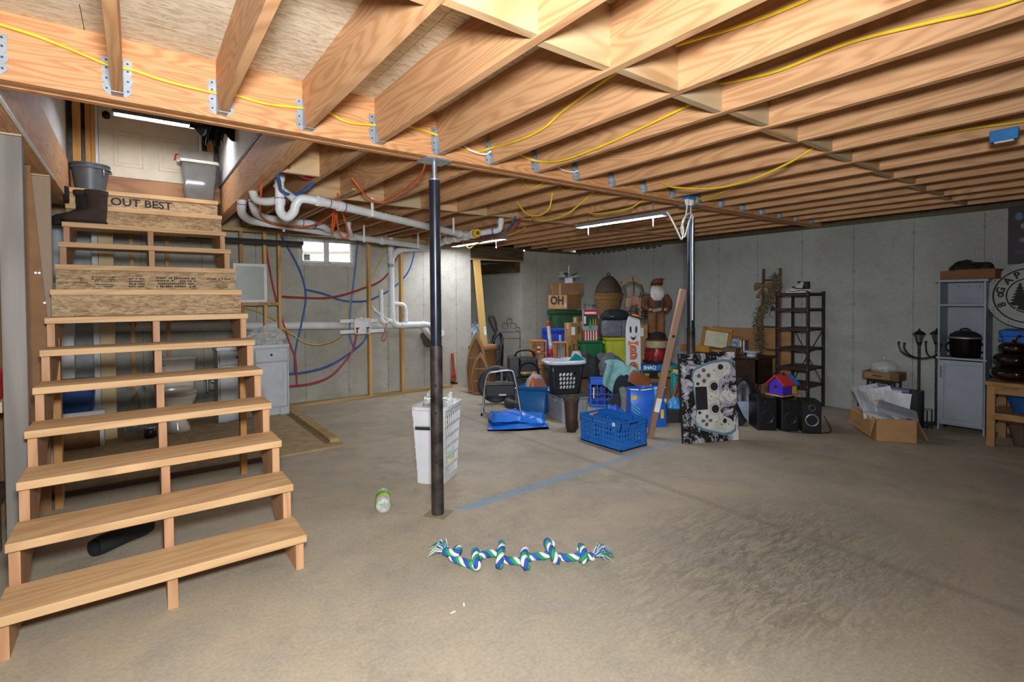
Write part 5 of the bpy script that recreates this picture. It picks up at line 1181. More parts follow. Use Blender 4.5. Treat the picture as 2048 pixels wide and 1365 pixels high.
for s in (-1, 1):
    obj('eye', MB().sphere((s * .022, -.062, .75), .007, 8, 6), INK, d, smooth=True); obj('eyebrow', MB().sphere((s * .024, -.062, .768), .015, 8, 6, (1.2, .5, .4)), INKW, d, smooth=True); obj('ear', MB().sphere((s * .063, -.005, .735), .014, 8, 6, (.5, .8, 1.2)), SKIN, d, smooth=True)
BEARD = fabric('beard_white', '#c9c6c0', .95, .9)
obj('beard', MB().loft([el(0, -.045, .74, .068, .02), el(0, -.058, .72, .085, .04), el(0, -.075, .66, .1, .045), el(0, -.08, .6, .095, .04), el(0, -.085, .55, .06, .025), el(0, -.085, .53, .02, .01)]), BEARD, d, smooth=True)
obj('moustache', MB().tube([(-.055, -.07, .695), (-.02, -.088, .715), (0, -.09, .718), (.02, -.088, .715), (.055, -.07, .695)], [.006, .014, .012, .014, .006], 8), BEARD, d, smooth=True)
obj('cap', MB().loft([el(0, -.005, .765, .078, .078), el(0, -.005, .79, .083, .083), el(.012, .0, .82, .082, .08), el(.025, .0, .845, .07, .066), el(.045, .0, .86, .045, .045), el(.085, .0, .85, .026, .026), el(.115, 0, .855, .024, .022), el(.125, 0, .86, .01, .01)]), COAT, d, smooth=True)
obj('cap_band', MB().loft([el(0, -.008, .762, .084, .084), el(0, -.008, .79, .088, .088)]), fabric('band_dark', '#231a14', .9, .4), d, smooth=True)
obj('letter_scroll', MB().box(-.005, .12, -.135, -.128, .38, .425), plain('scroll_paper', '#8d8078', .8), d, rot=(0, -.18, 0))

# ================================================================== ALCOVE AND HAMPER AREA
p = thing('leaning_plank', 'pale pine plank leaning against the alcove header', 'plank', (4.84, 7.28, 0), 0, rot=(-.055, -.058, 0))
obj('board', MB().box(-.066, .066, 0, .035, 0, 2.1), wood('pale_pine', '#cdaa68', '#a8823f', 2, 12, .3, rings=.45), p, bevel=.002)
obj('paper_label', MB().box(.01, .064, -.0012, -.0002, .8, .95), INKW, p)
tag(obj('plastic_bag', crumple((4.95, 7.75, 0), .28, .2, 1.0, 18, 12, .12, 31), glossy_clear('bag_bluish', '#a8b8c4', .15, .55), smooth=True), 'large translucent bluish bag inside the alcove', 'plastic bag')
d = thing('vacuum_cleaner', 'black upright vacuum cleaner standing in the alcove', 'vacuum cleaner', (5.1, 7.35, 0), -.6)
obj('floor_head', MB().rrect([(.3, .28, 0), (.3, .28, .07), (.22, .2, .1)], .05, 4, (0, -.08), cap1=True), BLACK, d, smooth=True)
obj('body', MB().rrect([(.16, .18, .08), (.2, .2, .3), (.22, .22, .6), (.18, .16, .78)], .06, 5, cap1=True), BLACK, d, smooth=True)
obj('dust_cup', MB().lathe([(.06, .35), (.065, .37), (.065, .58), (.05, .62)], 18, (0, -.1, 0)), plain('smoky_cup', '#3b3c3e', .15), d, smooth=True)
obj('handle', MB().tube(smooth([(-.02, 0, .75), (-.06, 0, .88), (-.11, 0, 1.0), (-.145, 0, 1.08), (-.125, 0, 1.12), (-.07, 0, 1.1), (-.03, 0, 1.0), (-.01, 0, .85)]), .018, 9), BLACK, d, smooth=True)
obj('hose', MB().tube(smooth([(.07, -.05, .78), (.03, -.14, .82), (-.07, -.15, .7), (-.09, -.15, .5), (-.04, -.15, .35), (.04, -.15, .4), (.07, -.14, .6), (.09, -.1, .75)]), .02, 9), plain('hose_grey', '#26272a', .5), d, smooth=True)
d = thing('wire_rack', 'black wire rack with scrolled top in the alcove', 'rack', (5.45, 7.40, 0), -.62)
def wire(nm, pts, r=.006): return obj(nm, MB().tube(pts, r, 6), DARKMET, d, smooth=True)
for x in (-.22, .15): wire('upright', [(x, 0, 0), (x, 0, .80), (x - .01 * (1 if x > 0 else -1), 0, .82)])
for z in (.82, .70): wire('crossbar', [(-.22, 0, z), (.17, 0, z)])
for x, z, r in ((-.12, .93, .055), (-.04, 1.02, .05), (.03, .93, .055), (.11, .87, .04)):
    wire('scroll', [(x + (r * (1 - .5 * max(0, t - 14) / 8)) * math.cos(t * .42), 0, z + (r * (1 - .5 * max(0, t - 14) / 8)) * math.sin(t * .42)) for t in range(22)], .004)
d = thing('wicker_hamper', 'tan wicker hamper with thick lid behind boat shelves', 'hamper', (4.44, 6.80, 0), 0)
WK3 = wicker('wicker_tan', '#a87840', '#5c3a18', 70, 40)
obj('weave', MB().lathe([(.17, 0), (.185, .02), (.205, .3), (.21, .6)], 30), WK3, d, smooth=True); obj('lid', MB().lathe([(.225, .602), (.24, .62), (.24, .66), (.22, .685), (.05, .69)], 30), WK3, d, smooth=True)
def boat(label, loc, rz, w, h, inner, lean):
    """boat shaped shelf: gothic arch outline with inner boards"""
    d = thing('boat_shelf', label, 'shelf', loc, rz, rot=(lean, 0, rz))
    def arch(s, b=0.0): 
        o = [(-w / 2 * s * .8, b), (-w / 2 * s * .97, h * .3 * s), (-w / 2 * s, h * .45 * s), (-w / 2 * s * .85, h * .66 * s), (-w / 2 * s * .5, h * .85 * s), (0, h * s)]
        return o + [(-x, z) for x, z in reversed(o[:-1])]
    BW = wood('boat_brown', '#8a5f3a', '#5f3d22', 2, 12, .4); BE = wood('boat_edge', '#b08a58', '#8a6234', 2, 10, .3)
    obj('back_panel', slab(arch(1.0), .015, .05), BW, d)
    o, i = arch(1.0), arch(.9)
    n = len(o); m = MB()
    for k in range(n - 1):
        a, b2, c2, e = o[k], o[k + 1], i[k + 1], i[k]
        m.add([(a[0], 0, a[1]), (b2[0], 0, b2[1]), (c2[0], 0, c2[1]), (e[0], 0, e[1]), (a[0], .05, a[1]), (b2[0], .05, b2[1]), (c2[0], .05, c2[1]), (e[0], .05, e[1])], [(0, 1, 2, 3), (0, 4, 5, 1), (3, 2, 6, 7)])
    obj('rim_band', m, BE, d)
    for z in inner: obj('shelf_board', MB().box(-w * .43, w * .43, .0, .05, z, z + .014), BE, d)
    return d
boat('tall boat shaped wooden shelf against wicker hamper', (4.08, 6.46, 0), -.75, .30, .92, (.02, .52), -.07)
boat('small boat shaped wooden shelf nested before taller one', (4.05, 6.30, 0), -.75, .26, .63, (.02, .2, .38), -.07)
d = thing('pipe_wrench', 'red pipe wrench leaning against the concrete wall', 'wrench', (4.23, 7.36, 0), 0, rot=(-.08, -.03, 0))
obj('handle', MB().loft([[(x * k, y * k * .6, z) for x, y in ((-.022, -.012), (.022, -.012), (.022, .012), (-.022, .012))] for z, k in ((.52, .9), (.5, 1.2), (.3, 1.1), (.18, 1.5), (.14, 2.0))]), plain('wrench_red', '#b4472c', .5, .2), d, bevel=.003)
obj('jaw', MB().prism([(-.05, .06), (.02, .04), (.065, .02), (.06, .0), (-.02, .015), (-.06, .03)], .03), DARKMET, d, bevel=.003); obj('jaw_housing', MB().box(-.045, .04, 0, .03, .05, .14), MATS['wrench_red'], d, bevel=.006)

# ---- machine, hoses, crates
d = thing('air_compressor', 'black machine with coiled cord before wooden crates', 'compressor', (4.32, 5.62, 0), -.55)
obj('base', MB().box(-.2, .22, -.15, .15, .0, .34), BLACK, d, bevel=.02)
obj('side_panel', MB().box(-.2, -.06, -.17, .17, .34, .62), plain('machine_grey', '#2f3134', .45), d, bevel=.012)
obj('housing', MB().box(-.05, .2, -.14, .14, .34, .6), BLACK, d, bevel=.02)
obj('wood_tray', MB().box(-.24, .24, -.16, -.02, .39, .42), STUDW, d)
obj('handle', MB().tube(smooth([(-.12, -.05, .6), (-.06, -.05, .69), (.1, -.05, .70), (.18, -.05, .64)]), .014, 8), BLACK, d, smooth=True)
for k in range(4): obj('cord_coil', MB().tube([(.07 + (.12 + .008 * k) * math.cos(t * PI / 10), -.175 - .009 * k, .42 + (.12 + .006 * k) * math.sin(t * PI / 10)) for t in range(21)], .007, 6), INK, d, smooth=True)
for x in (.01, .14): obj('yellow_clip', MB().box(x - .015, x + .015, -.18, -.165, .39, .42), LBY, d)
HOSE = plain('ribbed_hose', '#39383a', .6, 0, .2, 1.0, 160)
def torus(m, c, R, r, ax1, ax2, n=36, k=10):
    ax1, ax2 = Vector(ax1), Vector(ax2); c = Vector(c)
    return m.tube([c + ax1 * R * math.cos(2 * PI * i / n) + ax2 * R * math.sin(2 * PI * i / n) for i in range(n + 1)], [r * (1 + .06 * (i % 2)) for i in range(n + 1)], k, False)
o = obj('ribbed_hose_coil', torus(MB(), (3.92, 5.68, .26), .21, .045, Vector((.8, -.6, 0)), Vector((.1, .12, .98))), HOSE, smooth=True); tag(o, 'upright coil of thick ribbed black hose behind stool', 'hose')
o = obj('ribbed_hose_coil', torus(MB(), (4.12, 5.28, .056), .24, .055, Vector((1, 0, 0)), Vector((0, 1, 0))), HOSE, smooth=True); tag(o, 'flat coil of thick ribbed black hose on floor', 'hose')
CRW = wood('crate_pine', '#c28c52', '#9c6632', 0, 12, .3)
def wood_crate(label, loc, w, h, dp, rz, mid=False, back=3):
    d = thing('wooden_crate', label, 'crate', loc, rz); t = .018
    obj('side_board', MB().box(-w / 2, -w / 2 + t, 0, dp, 0, h), CRW, d); obj('side_board', MB().box(w / 2 - t, w / 2, 0, dp, 0, h), CRW, d)
    obj('top_board', MB().box(-w / 2 + t, w / 2 - t, 0, dp, h - t, h), CRW, d); obj('bottom_board', MB().box(-w / 2 + t, w / 2 - t, 0, dp, 0, t), CRW, d)
    if mid: obj('shelf_board', MB().box(-w / 2 + t, w / 2 - t, 0, dp, h * .52, h * .52 + t), CRW, d)
    for i in range(back):
        x = -w / 2 + t + (w - 2 * t) * (i + .5) / back; q = (w - 2 * t) / back * .4
        obj('back_slat', MB().box(x - q, x + q, dp, dp + .008, t, h - t), CRW, d)
    return d
carton('plain carton on floor beneath the left wooden crate', (4.76, 5.86, 0), .34, .3, .40, -.6, CARDD)
wood_crate('taller open wooden crate with shelf beside compressor', (4.72, 5.74, .406), .23, .40, .16, -.6, True, 2)
carton('plain carton on floor beneath the right wooden crate', (4.99, 5.60, 0), .34, .3, .53, -.6, CARDD)
wood_crate('small open wooden crate left of narrow carton', (4.93, 5.50, .536), .21, .25, .14, -.6, False, 3)
d = thing('lantern', 'small red lantern between the two wooden crates', 'lantern', (4.85, 5.64, .536), -.6)
obj('base', MB().lathe([(.035, 0), (.035, .03), (.02, .04), (.028, .06), (.032, .11), (.02, .15)], 14), RED, d, smooth=True); obj('handle', MB().tube([(.03 * math.cos(t * .35), 0, .15 + .035 * math.sin(t * .35)) for t in range(10)], .004, 5), RED, d)
d = thing('candle_jar', 'red and white candle standing in left crate', 'candle', (4.72, 5.78, .638), 0)
obj('wax', MB().cyl((0, 0, 0), (0, 0, .08), .025, n=12), INKW, d, smooth=True); obj('band', MB().cyl((0, 0, .02), (0, 0, .06), .0255, n=12), RED, d, smooth=True)
bpy.data.objects['candle_jar'].location = (4.70, 5.72, .637)
carton('plain carton beneath the clear glass bowl', (5.05, 5.28, 0), .28, .22, .52, -.5, CARDD)
d = thing('glass_bowl', 'clear glass fish bowl behind black laundry basket', 'bowl', (5.02, 5.26, .526))
obj('glass', MB().lathe([(.04, 0), (.075, .03), (.08, .08), (.06, .13), (.05, .14)], 18, cap1=False), glossy_clear('bowl_glass', '#dfe6e4', .03, .45), d, smooth=True); obj('rim', MB().tube([(.05 * math.cos(t * PI / 8), .05 * math.sin(t * PI / 8), .14) for t in range(17)], .004, 6), MATS['bowl_glass'], d, smooth=True)

# ================================================================== FRONT OF THE PILE
TARP = plain('tarp_blue', '#2a78e0', .28, 0, .06, .5, 40)
d = thing('folded_tarp', 'folded bright blue tarpaulin on floor before stool', 'tarp', (3.40, 4.53, 0), -.55)
def tarp_layer(w, dp, z0, z1, seed, dx=0, dy=0, rot=0):
    rd = random.Random(seed); ph = [rd.uniform(0, 6) for _ in range(6)]; n = 18
    def f(u, v, top):
        x = (u - .5) * w * (1 + .05 * math.sin(v * 5 + ph[0])); y = (v - .5) * dp * (1 + .07 * math.sin(u * 6 + ph[1]))
        e = min(1, 6 * min(u, 1 - u, v, 1 - v) + .35)
        z = z0 if not top else z0 + (z1 - z0) * e * (.8 + .2 * math.sin(u * 4 + ph[2]) * math.sin(v * 5 + ph[3]) + .06 * math.sin(u * 13 + v * 9 + ph[4]))
        c, s = math.cos(rot), math.sin(rot); return (dx + x * c - y * s, dy + x * s + y * c, z)
    return MB().grid(lambda u, v: f(u, v, True), n, n).grid(lambda u, v: f(u, v, False), n, n)
obj('lower_fold', tarp_layer(.64, .44, 0, .075, 1), TARP, d, smooth=True)
obj('upper_fold', tarp_layer(.38, .42, .055, .17, 2, -.12, .03, .1), TARP, d, smooth=True)
obj('upper_fold', tarp_layer(.30, .38, .05, .14, 5, .17, -.01, -.15), TARP, d, smooth=True)
ALU = plain('stool_alu', '#a9adb2', .35, .6)
d = thing('step_stool', 'folding metal step stool with black plastic step', 'step stool', (3.63, 5.17, 0), -.55)
# front frame: inverted U, rear legs, step box
for s in (-1, 1):
    obj('front_leg', MB().tube([(s * .24, -.14, 0), (s * .2, -.02, .32)], .0125, 10), ALU, d, smooth=True)
    obj('rear_leg', MB().tube([(s * .215, .16, 0), (s * .19, .02, .3)], .0115, 10), ALU, d, smooth=True)
    obj('rubber_foot', MB().cyl((s * .242, -.147, 0), (s * .238, -.135, .025), .016, n=10), BLACK, d); obj('rubber_foot', MB().cyl((s * .216, .164, 0), (s * .2135, .15, .025), .015, n=10), BLACK, d)
obj('hoop', MB().tube(smooth([(-.2, -.02, .32), (-.18, .03, .42), (-.14, .06, .485), (-.06, .07, .50), (.06, .07, .515), (.15, .06, .51), (.175, .04, .45), (.19, 0, .36), (.2, -.02, .32)]), .0125, 10), ALU, d, smooth=True)
obj('step', MB().box(-.19, .17, -.12, .12, .22, .36), BLACK, d, bevel=.012)
obj('tread_pad', MB().box(-.18, .16, -.11, .11, .361, .372), plain('tread_grey', '#3a3b3e', .7), d, bevel=.004)
obj('cross_bar', MB().cyl((-.19, .06, .2), (.19, .06, .2), .01, n=8), ALU, d); obj('rear_post', MB().cyl((.02, .07, .5), (.02, .1, .37), .012, n=8), ALU, d)
obj('maker_plate', MB().box(-.03, .06, -.126, -.12, .235, .255), GALV, d)
BOXBL = plain('bin_petrol', '#16609c', .45, 0, .05)
d = thing('fabric_bin', 'open petrol blue bin holding plastic bags', 'storage bin', (3.98, 4.92, 0), -.95)
m = MB(); 
obj('shell', MB().rrect([(.30, .24, .0), (.36, .28, .33)], .02, 3, cap1=False), BOXBL, d, smooth=True, solid=.006)
obj('folded_rim', MB().rrect([(.365, .285, .29), (.37, .29, .335), (.35, .27, .338)], .02, 3, cap0=False), BOXBL, d, smooth=True, solid=.003)
lb = obj('label_sticker', MB().box(-.09, -.01, -.1365, -.1335, .11, .165), INKW, d, rot=(-.07, 0, 0)); obj('label_sticker', MB().box(-.07, -.02, -.14, -.137, .19, .21), plain('label_blue_print', '#7f9ab4', .6), d, rot=(-.07, 0, 0))
tag(obj('plastic_bag', crumple((4.0, 4.93, .12), .14, .11, .36, 16, 12, .16, 41), plain('bag_white', '#b9b6b2', .35, 0, .1), smooth=True), 'white plastic shopping bag in petrol blue bin', 'plastic bag')
tag(obj('work_glove', crumple((3.9, 4.86, .26), .04, .035, .19, 10, 8, .2, 43), plain('glove_orange', '#e2661c', .5), smooth=True), 'orange clamp handle poking from petrol blue bin', 'tool')
tag(obj('saw_blade', slab([(.09 * math.cos(2 * PI * k / 28) * (1 if k % 2 else .86), .09 * math.sin(2 * PI * k / 28) * (1 if k % 2 else .86)) for k in range(28)], .003), plain('blade_rust', '#7a4028', .5, .3), loc=(3.94, 4.80, .36), rot=(-.1, 0, -.6)), 'rusty circular blade against white bag', 'saw blade')
GREYTOTE = plain('tote_grey', '#8f9297', .45, 0, .05)
t = tote('grey ribbed tote under the black laundry basket', (4.07, 4.42, 0), .36, .46, .30, GREYTOTE, -.3, taper=.9)
for i in range(9): obj('vertical_groove', MB().box(-.166, -.160, -.19 + i * .042, -.175 + i * .042, .03, .26), GREYTOTE, t)
obj('lid', MB().rrect([(.37, .47, .29), (.37, .47, .31)], .04, 4, cap1=True), plain('tote_lid_dark', '#44474b', .5), t, smooth=True)
# black laundry basket with holes, white rim
LBK = plain('basket_black', '#202226', .4, 0, .05)
d = thing('laundry_basket', 'black laundry basket with white rim and oval holes', 'laundry basket', (4.04, 4.46, .318), -.42)
def brr(z):
    k = .80 + .2 * z / .34; return .43 * k, .34 * k
w0, d0 = brr(0); w1, d1 = brr(.34)
obj('floor_panel', MB().rrect([(w0, d0, 0), (w0, d0, .012)], .06, 5, cap1=True), LBK, d, smooth=True)
# walls as four strips with real round holes on the broad sides
def holed_wall(sgn):
    m = MB(); cols, rows = 7, 5
    def P(u, v):
        z = .0 + .34 * v; ww, dd = brr(z); return Vector((u * (ww / 2 - .05), sgn * dd / 2, z))
    us = [-1 + 2 * i / (cols) for i in range(cols + 1)]; vs = [.16 + .58 * j / (rows - 1) for j in range(rows)]
    def quad(a, b, c, e): m.add([P(*a), P(*b), P(*c), P(*e)], [(0, 1, 2, 3)])
    quad((-1, 0), (1, 0), (1, vs[0]), (-1, vs[0])); quad((-1, vs[-1]), (1, vs[-1]), (1, 1), (-1, 1))
    quad((us[0], vs[0]), (us[1], vs[0]), (us[1], vs[-1]), (us[0], vs[-1])); quad((us[-2], vs[0]), (us[-1], vs[0]), (us[-1], vs[-1]), (us[-2], vs[-1]))
    for i in range(1, cols - 1):
        for j in range(rows - 1):
            u0, u1, v0, v1 = us[i], us[i + 1], vs[j], vs[j + 1]; cu, cv = (u0 + u1) / 2, (v0 + v1) / 2; n = 16
            outer = []; inner = []
            for k in range(n):
                a = 2 * PI * k / n; ca, sa = math.cos(a), math.sin(a); q = 1 / max(abs(ca), abs(sa))
                outer.append(P(cu + ca * q * (u1 - u0) / 2, cv + sa * q * (v1 - v0) / 2)); inner.append(P(cu + (ca * .38 + sa * .1) * (u1 - u0), cv + sa * .43 * (v1 - v0)))
            m.add(outer + inner, [(k, (k + 1) % n, (k + 1) % n + n, k + n) for k in range(n)])
    return m
for sg in (-1, 1): obj('holed_side', holed_wall(sg), LBK, d, solid=.006)
for sg in (-1, 1):
    m = MB()
    def P(t, v, sg=sg):
        z = .34 * v; ww, dd = brr(z); a = -PI / 2 + PI * t
        x = ww / 2 - .05 + .05 * math.cos(a); y = (dd / 2 - .05) * max(-1, min(1, math.sin(a) * 1.6)) + .05 * math.sin(a)
        return (sg * x, y, z)
    m.grid(P, 16, 4); obj('end_side', m, LBK, d, smooth=True, solid=.006)
obj('white_rim', MB().rrect([(w1 + .005, d1 + .005, .335), (w1 + .055, d1 + .055, .345), (w1 + .06, d1 + .06, .365), (w1 + .02, d1 + .02, .385), (w1 - .03, d1 - .03, .375), (w1 - .035, d1 - .035, .345)], .1, 6, cap0=False), plain('rim_white', '#b9bdc6', .4), d, smooth=True)
obj('handle_cutout', MB().rrect([(.1, .03, 0), (.1, .03, .004)], .014, 4, (-.02, d1 / 2 + .005), cap1=True), LBK, d, loc=(0, 0, .378), smooth=True)
heap('towel', 'white towel lying inside the black laundry basket', (4.04, 4.46, .335), .33, .26, .34, fabric('towel_white', '#d4d6d8', .95, .4), 5, -.42)
d = thing('notebook', 'teal notebook sticking out of black laundry basket', 'notebook', (4.1, 4.36, .645), -.42, rot=(.5, .55, -.3))
obj('cover', MB().box(-.07, .09, -.006, .006, 0, .14), plain('teal', '#1c8a94', .4), d); obj('pages', MB().box(-.066, .086, -.004, .004, .136, .142), INKW, d)
b3 = boot('winter_boot', 'tall brown winter boot beside the grey tote', (3.77, 4.03, 0), FC - PI * .55, .37, .27, fabric('boot_maroon', '#4b2f2a', .6, .35), fabric('boot_lining', '#4a4338', .95, .3)); b3.scale = (1.15, 1.45, 1)
# front slotted crate
slotted_crate('large empty blue slotted crate at pile front', (3.745, 3.41, 0), .53, .37, .27, -PI / 2, plain('crate_blue', '#1f6cc0', .4, 0, .04), sticker=True)
# rear crate with clothes
t = slotted_crate('bright blue crate heaped with clothes behind', (5.06, 4.66, 0), .56, .4, .40, -.72, plain('crate_blue_bright', '#2460d0', .4, 0, .05), rows=2, cols=6)
obj('label_sticker', MB().box(-.24, -.225, -.21, -.2, .12, .26), INKW, t)
heap('black_jacket', 'black jacket heaped at left of clothes pile', (4.90, 4.90, .40), .58, .44, .30, BLKF, 11, .4)
heap('grey_trousers', 'grey trousers on top of the clothes pile', (5.10, 4.76, .40), .56, .36, .30, fabric('cloth_grey', '#5b5b62', .95, .7), 13, -.5)
heap('brown_sweater', 'brown sweater tucked behind black jacket', (4.98, 5.06, .38), .34, .3, .30, fabric('cloth_rust', '#6b3b22', .95, .6), 17, 1.0)
AQUA = fabric('cloth_aqua', '#7fb0ae', .9, .35)
rd = random.Random(5)
def aq(u, v):
    x = (u - .5) * .44; fold = .04 * math.sin(u * 8 + v * 2) + .02 * math.sin(u * 17)
    if v < .45: y, z = (.45 - v) * .35, .14 + .05 * math.sin(u * 4)
    else: y, z = -.05 - (v - .45) * .12 - fold * .6, .14 - (v - .45) * (.38 + .2 * abs(math.sin(u * 2.4 + .5)))
    return (x + .03 * math.sin(v * 5), y - abs(fold) * .5, z + fold * .5 - .14 * max(0, u - .5))
tag(obj('aqua_shirt', MB().grid(aq, 26, 22), AQUA, smooth=True, solid=.006, loc=(5.04, 4.45, .41), rot=(0, 0, -.72)), 'pale aqua shirt draped over front of clothes pile', 'garment')
heap('navy_jeans', 'dark navy jeans hanging below the aqua shirt', (5.02, 4.33, .22), .40, .24, .24, fabric('cloth_navy', '#1c2330', .9, .6), 19, -.5)
heap('grey_hoodie', 'grey hoodie sliding down right of clothes pile', (5.18, 4.38, .18), .40, .30, .36, fabric('cloth_slate', '#4c4d52', .95, .7), 23, -.9)
heap('black_leggings', 'black leggings spilled at foot of clothes pile', (4.86, 4.22, 0.0), .48, .32, .26, BLKF, 27, -.4)
tag(obj('brown_pouch', MB().rrect([(.26, .035, 0), (.28, .045, .09), (.24, .03, .18)], .015, 3, cap1=True), plain('leather_tan', '#7a4526', .5), smooth=True, loc=(4.92, 4.09, .33), rot=(-.5, .5, -.7)), 'tan leather pouch lying on grey hoodie', 'pouch')
tag(obj('grey_sleeve', MB().tube(smooth([(4.78, 4.2, .30), (4.72, 4.1, .2), (4.66, 4.05, .10), (4.62, 4.0, .05)]), [.05] * 3 + [.055] * 16, 10), fabric('cloth_mid_grey', '#6c6c6e', .95, .6), smooth=True), 'grey sleeve hanging beside the blue shopping bag', 'garment')
heap('white_garment', 'striped white and red cloth behind the boot', (4.38, 4.12, 0), .34, .26, .12, plain('cloth_mixed', '#8f7f78', .9, 0, .3, .6, 30), 29, .2)
L('charger_cord', 'white and red cord tangled behind blue crate', 'cord', INKW, .006, [(4.25, 3.98, .12), (4.32, 4.03, .15), (4.42, 3.99, .13), (4.36, 3.92, .12), (4.26, 3.94, .13), (4.3, 4.05, .14), (4.46, 4.06, .1)])
heap('blue_bag_small', 'rumpled small blue bag behind front crate', (4.24, 3.86, 0), .34, .28, .26, plain('bag_blue_sheen', '#2458b8', .4, 0, .08, .5, 30), 37, .3, cat='bag')
# big shopping bag
SB = plain('bag_blue', '#1c62d0', .35, 0, .06, .4, 30)
d = thing('shopping_bag', 'large blue shopping bag with yellow print', 'bag', (4.55, 3.66, 0), -.62)
obj('bag_shell', MB().loft([[(x * k + .01 * math.sin(x * 40 + z * 9), y * k2, z) for x, y in ((-.19, -.1), (-.06, -.125), (.06, -.12), (.19, -.1), (.2, 0), (.19, .1), (.06, .11), (-.06, .115), (-.19, .1), (-.2, 0))] for z, k, k2 in ((0, .95, 1), (.1, 1.0, 1.1), (.25, 1.02, 1.0), (.4, 1.03, .8), (.42, 1.0, .7))], True, False), SB, d, smooth=True, solid=.004)
obj('top_hem', MB().tube(smooth([(-.19, -.085, .415), (-.06, -.1, .41), (.06, -.1, .425), (.2, -.08, .43)]), .008, 6), INKW, d, smooth=True)
for x, z, w_, h_, mt in ((-.16, .33, .05, .05, LBY), (.145, .15, .035, .1, LBY), (.18, .3, .025, .04, LBY)): obj('print_patch', MB().rrect([(w_, h_, 0), (w_, h_, .002)], .015, 4, cap1=True), mt, d, loc=(x, -.137, z), rot=(PI / 2, 0, 0))
for i in range(3): obj('print_swoosh', MB().tube(smooth([(-.19, -.125, .27 - i * .035), (-.15, -.138, .235 - i * .035), (-.1, -.14, .2 - i * .035)]), .009, 5), plain('print_aqua', '#4aa8c8', .5), d, smooth=True)
obj('strap', MB().box(.06, .11, -.139, -.133, .28, .42), plain('strap_light', '#5fb4d8', .5), d); marks(d, .1, .04, SB, (.085, -.1395, .35), (PI / 2, 0, 0), seed=8, rows=4)
obj('handle', MB().tube(smooth([(-.1, -.1, .41), (-.06, -.12, .44), (.0, -.12, .445), (.06, -.1, .43)]), .012, 6), SB, d, smooth=True)
# sneaker and toys beside the plank
def shoe(name, label, loc, rz, up, sole, L_=.28):
    d = thing(name, label, 'shoe', loc, rz)
    obj('sole', MB().loft([[(x * L_, y * .95, z) for x, y in ((-.5, 0), (-.44, -.036), (-.2, -.046), (.15, -.036), (.42, -.036), (.5, 0), (.42, .036), (.15, .036), (-.2, .046), (-.44, .036))] for z in (0, .018, .04)]), sole, d, bevel=.005)
    def el2(cx, z, a, b): return [(cx + a * math.cos(2 * PI * k / 14), b * math.sin(2 * PI * k / 14), z) for k in range(14)]
    obj('upper', MB().loft([el2(0, .038, L_ * .48, .042), el2(0.005, .06, L_ * .46, .042), el2(.04, .085, L_ * .33, .037), el2(.07, .115, L_ * .23, .034), el2(.078, .135, L_ * .18, .03), el2(.08, .135, L_ * .15, .024), el2(.08, .09, L_ * .13, .02)]), up, d, smooth=True)
    for sg in (-1, 1): obj('side_swoop', MB().tube(smooth([(.12, sg * .04, .06), (.03, sg * .046, .055), (-.05, sg * .047, .07), (-.02, sg * .043, .085)]), .007, 6), INK if up is not INK else INKW, d, smooth=True)
    obj('tongue', MB().box(-.0, .03, -.022, .022, .1, .15), INK, d, bevel=.006)
    obj('midsole_stripe', MB().tube(smooth([(.14, -.037, .02), (.05, -.042, .03), (-.04, -.046, .018), (-.12, -.04, .028)]), .006, 6), INK, d, smooth=True)
    obj('heel_panel', MB().loft([el2(.09, .045, L_ * .17, .0445), el2(.095, .085, L_ * .165, .041), el2(.1, .142, L_ * .14, .034)], False, False), INK, d, smooth=True)
    for i in range(4): obj('lace', MB().cyl((-.055 + i * .022, -.028, .088 + i * .009), (-.055 + i * .022, .028, .088 + i * .009), .0045, n=6), INKW if up is not INKW else INK, d)
    return d
shoe('sneaker', 'black sneaker with white laces on clothes by plank', (4.78, 3.82, .20), -1.2, INK, INKW)
heap('dark_cloth', 'dark cloth under the black sneaker', (4.80, 3.86, 0), .36, .30, .20, fabric('cloth_dark', '#2b2523', .95, .6), 44, .3)
d = thing('toy_package', 'blue and yellow toy package below the game boxes', 'package', (5.38, 4.28, 0), -.64)
obj('box_card', MB().box(-.14, .14, -.06, .06, 0, .30), plain('toy_navy', '#1d3564', .4, 0, .2), d, bevel=.004)
for x, z, mt in ((-.08, .22, BLUEP), (-.02, .18, BLUEP), (.05, .24, BLUEP), (.09, .16, BLUEP), (-.05, .12, LBY), (.04, .17, LBY), (.1, .22, LBY), (.0, .26, LBY)): obj('printed_shape', MB().tube([(x - .02, -.062, z - .03), (x, -.064, z + .01), (x + .02, -.062, z + .03)], .011, 6), mt, d, smooth=True)
d = thing('storage_caddy', 'teal plastic caddy with cutouts behind the plank', 'caddy', (5.62, 3.98, 0), -.64)
obj('box_shell', MB().box(-.09, .09, -.07, .07, 0, .46), plain('caddy_teal', '#1f9a94', .4), d, bevel=.01); obj('top_box', MB().box(-.08, .08, -.06, .06, .461, .53), plain('caddy_green', '#1d6a52', .4), d, bevel=.006)
for i in range(6): obj('cutout', MB().box(-.05 + (i % 2) * .06, -.015 + (i % 2) * .06, -.0715, -.0702, .2 + (i // 2) * .07, .24 + (i // 2) * .07), INK, d)
d = thing('wooden_stool', 'small folding wooden stool behind the controller canvas', 'stool', (5.35, 3.70, 0), -.64)
HON = wood('honey_wood', '#a87838', '#7a4f1e', 2, 10, .3)
obj('seat', MB().box(-.12, .1, -.1, .12, .49, .53), PALEW, d, bevel=.006)
obj('straight_leg', MB().box(.03, .075, -.08, -.04, 0, .49), HON, d); obj('straight_leg', MB().box(.03, .075, .06, .1, 0, .49), HON, d)
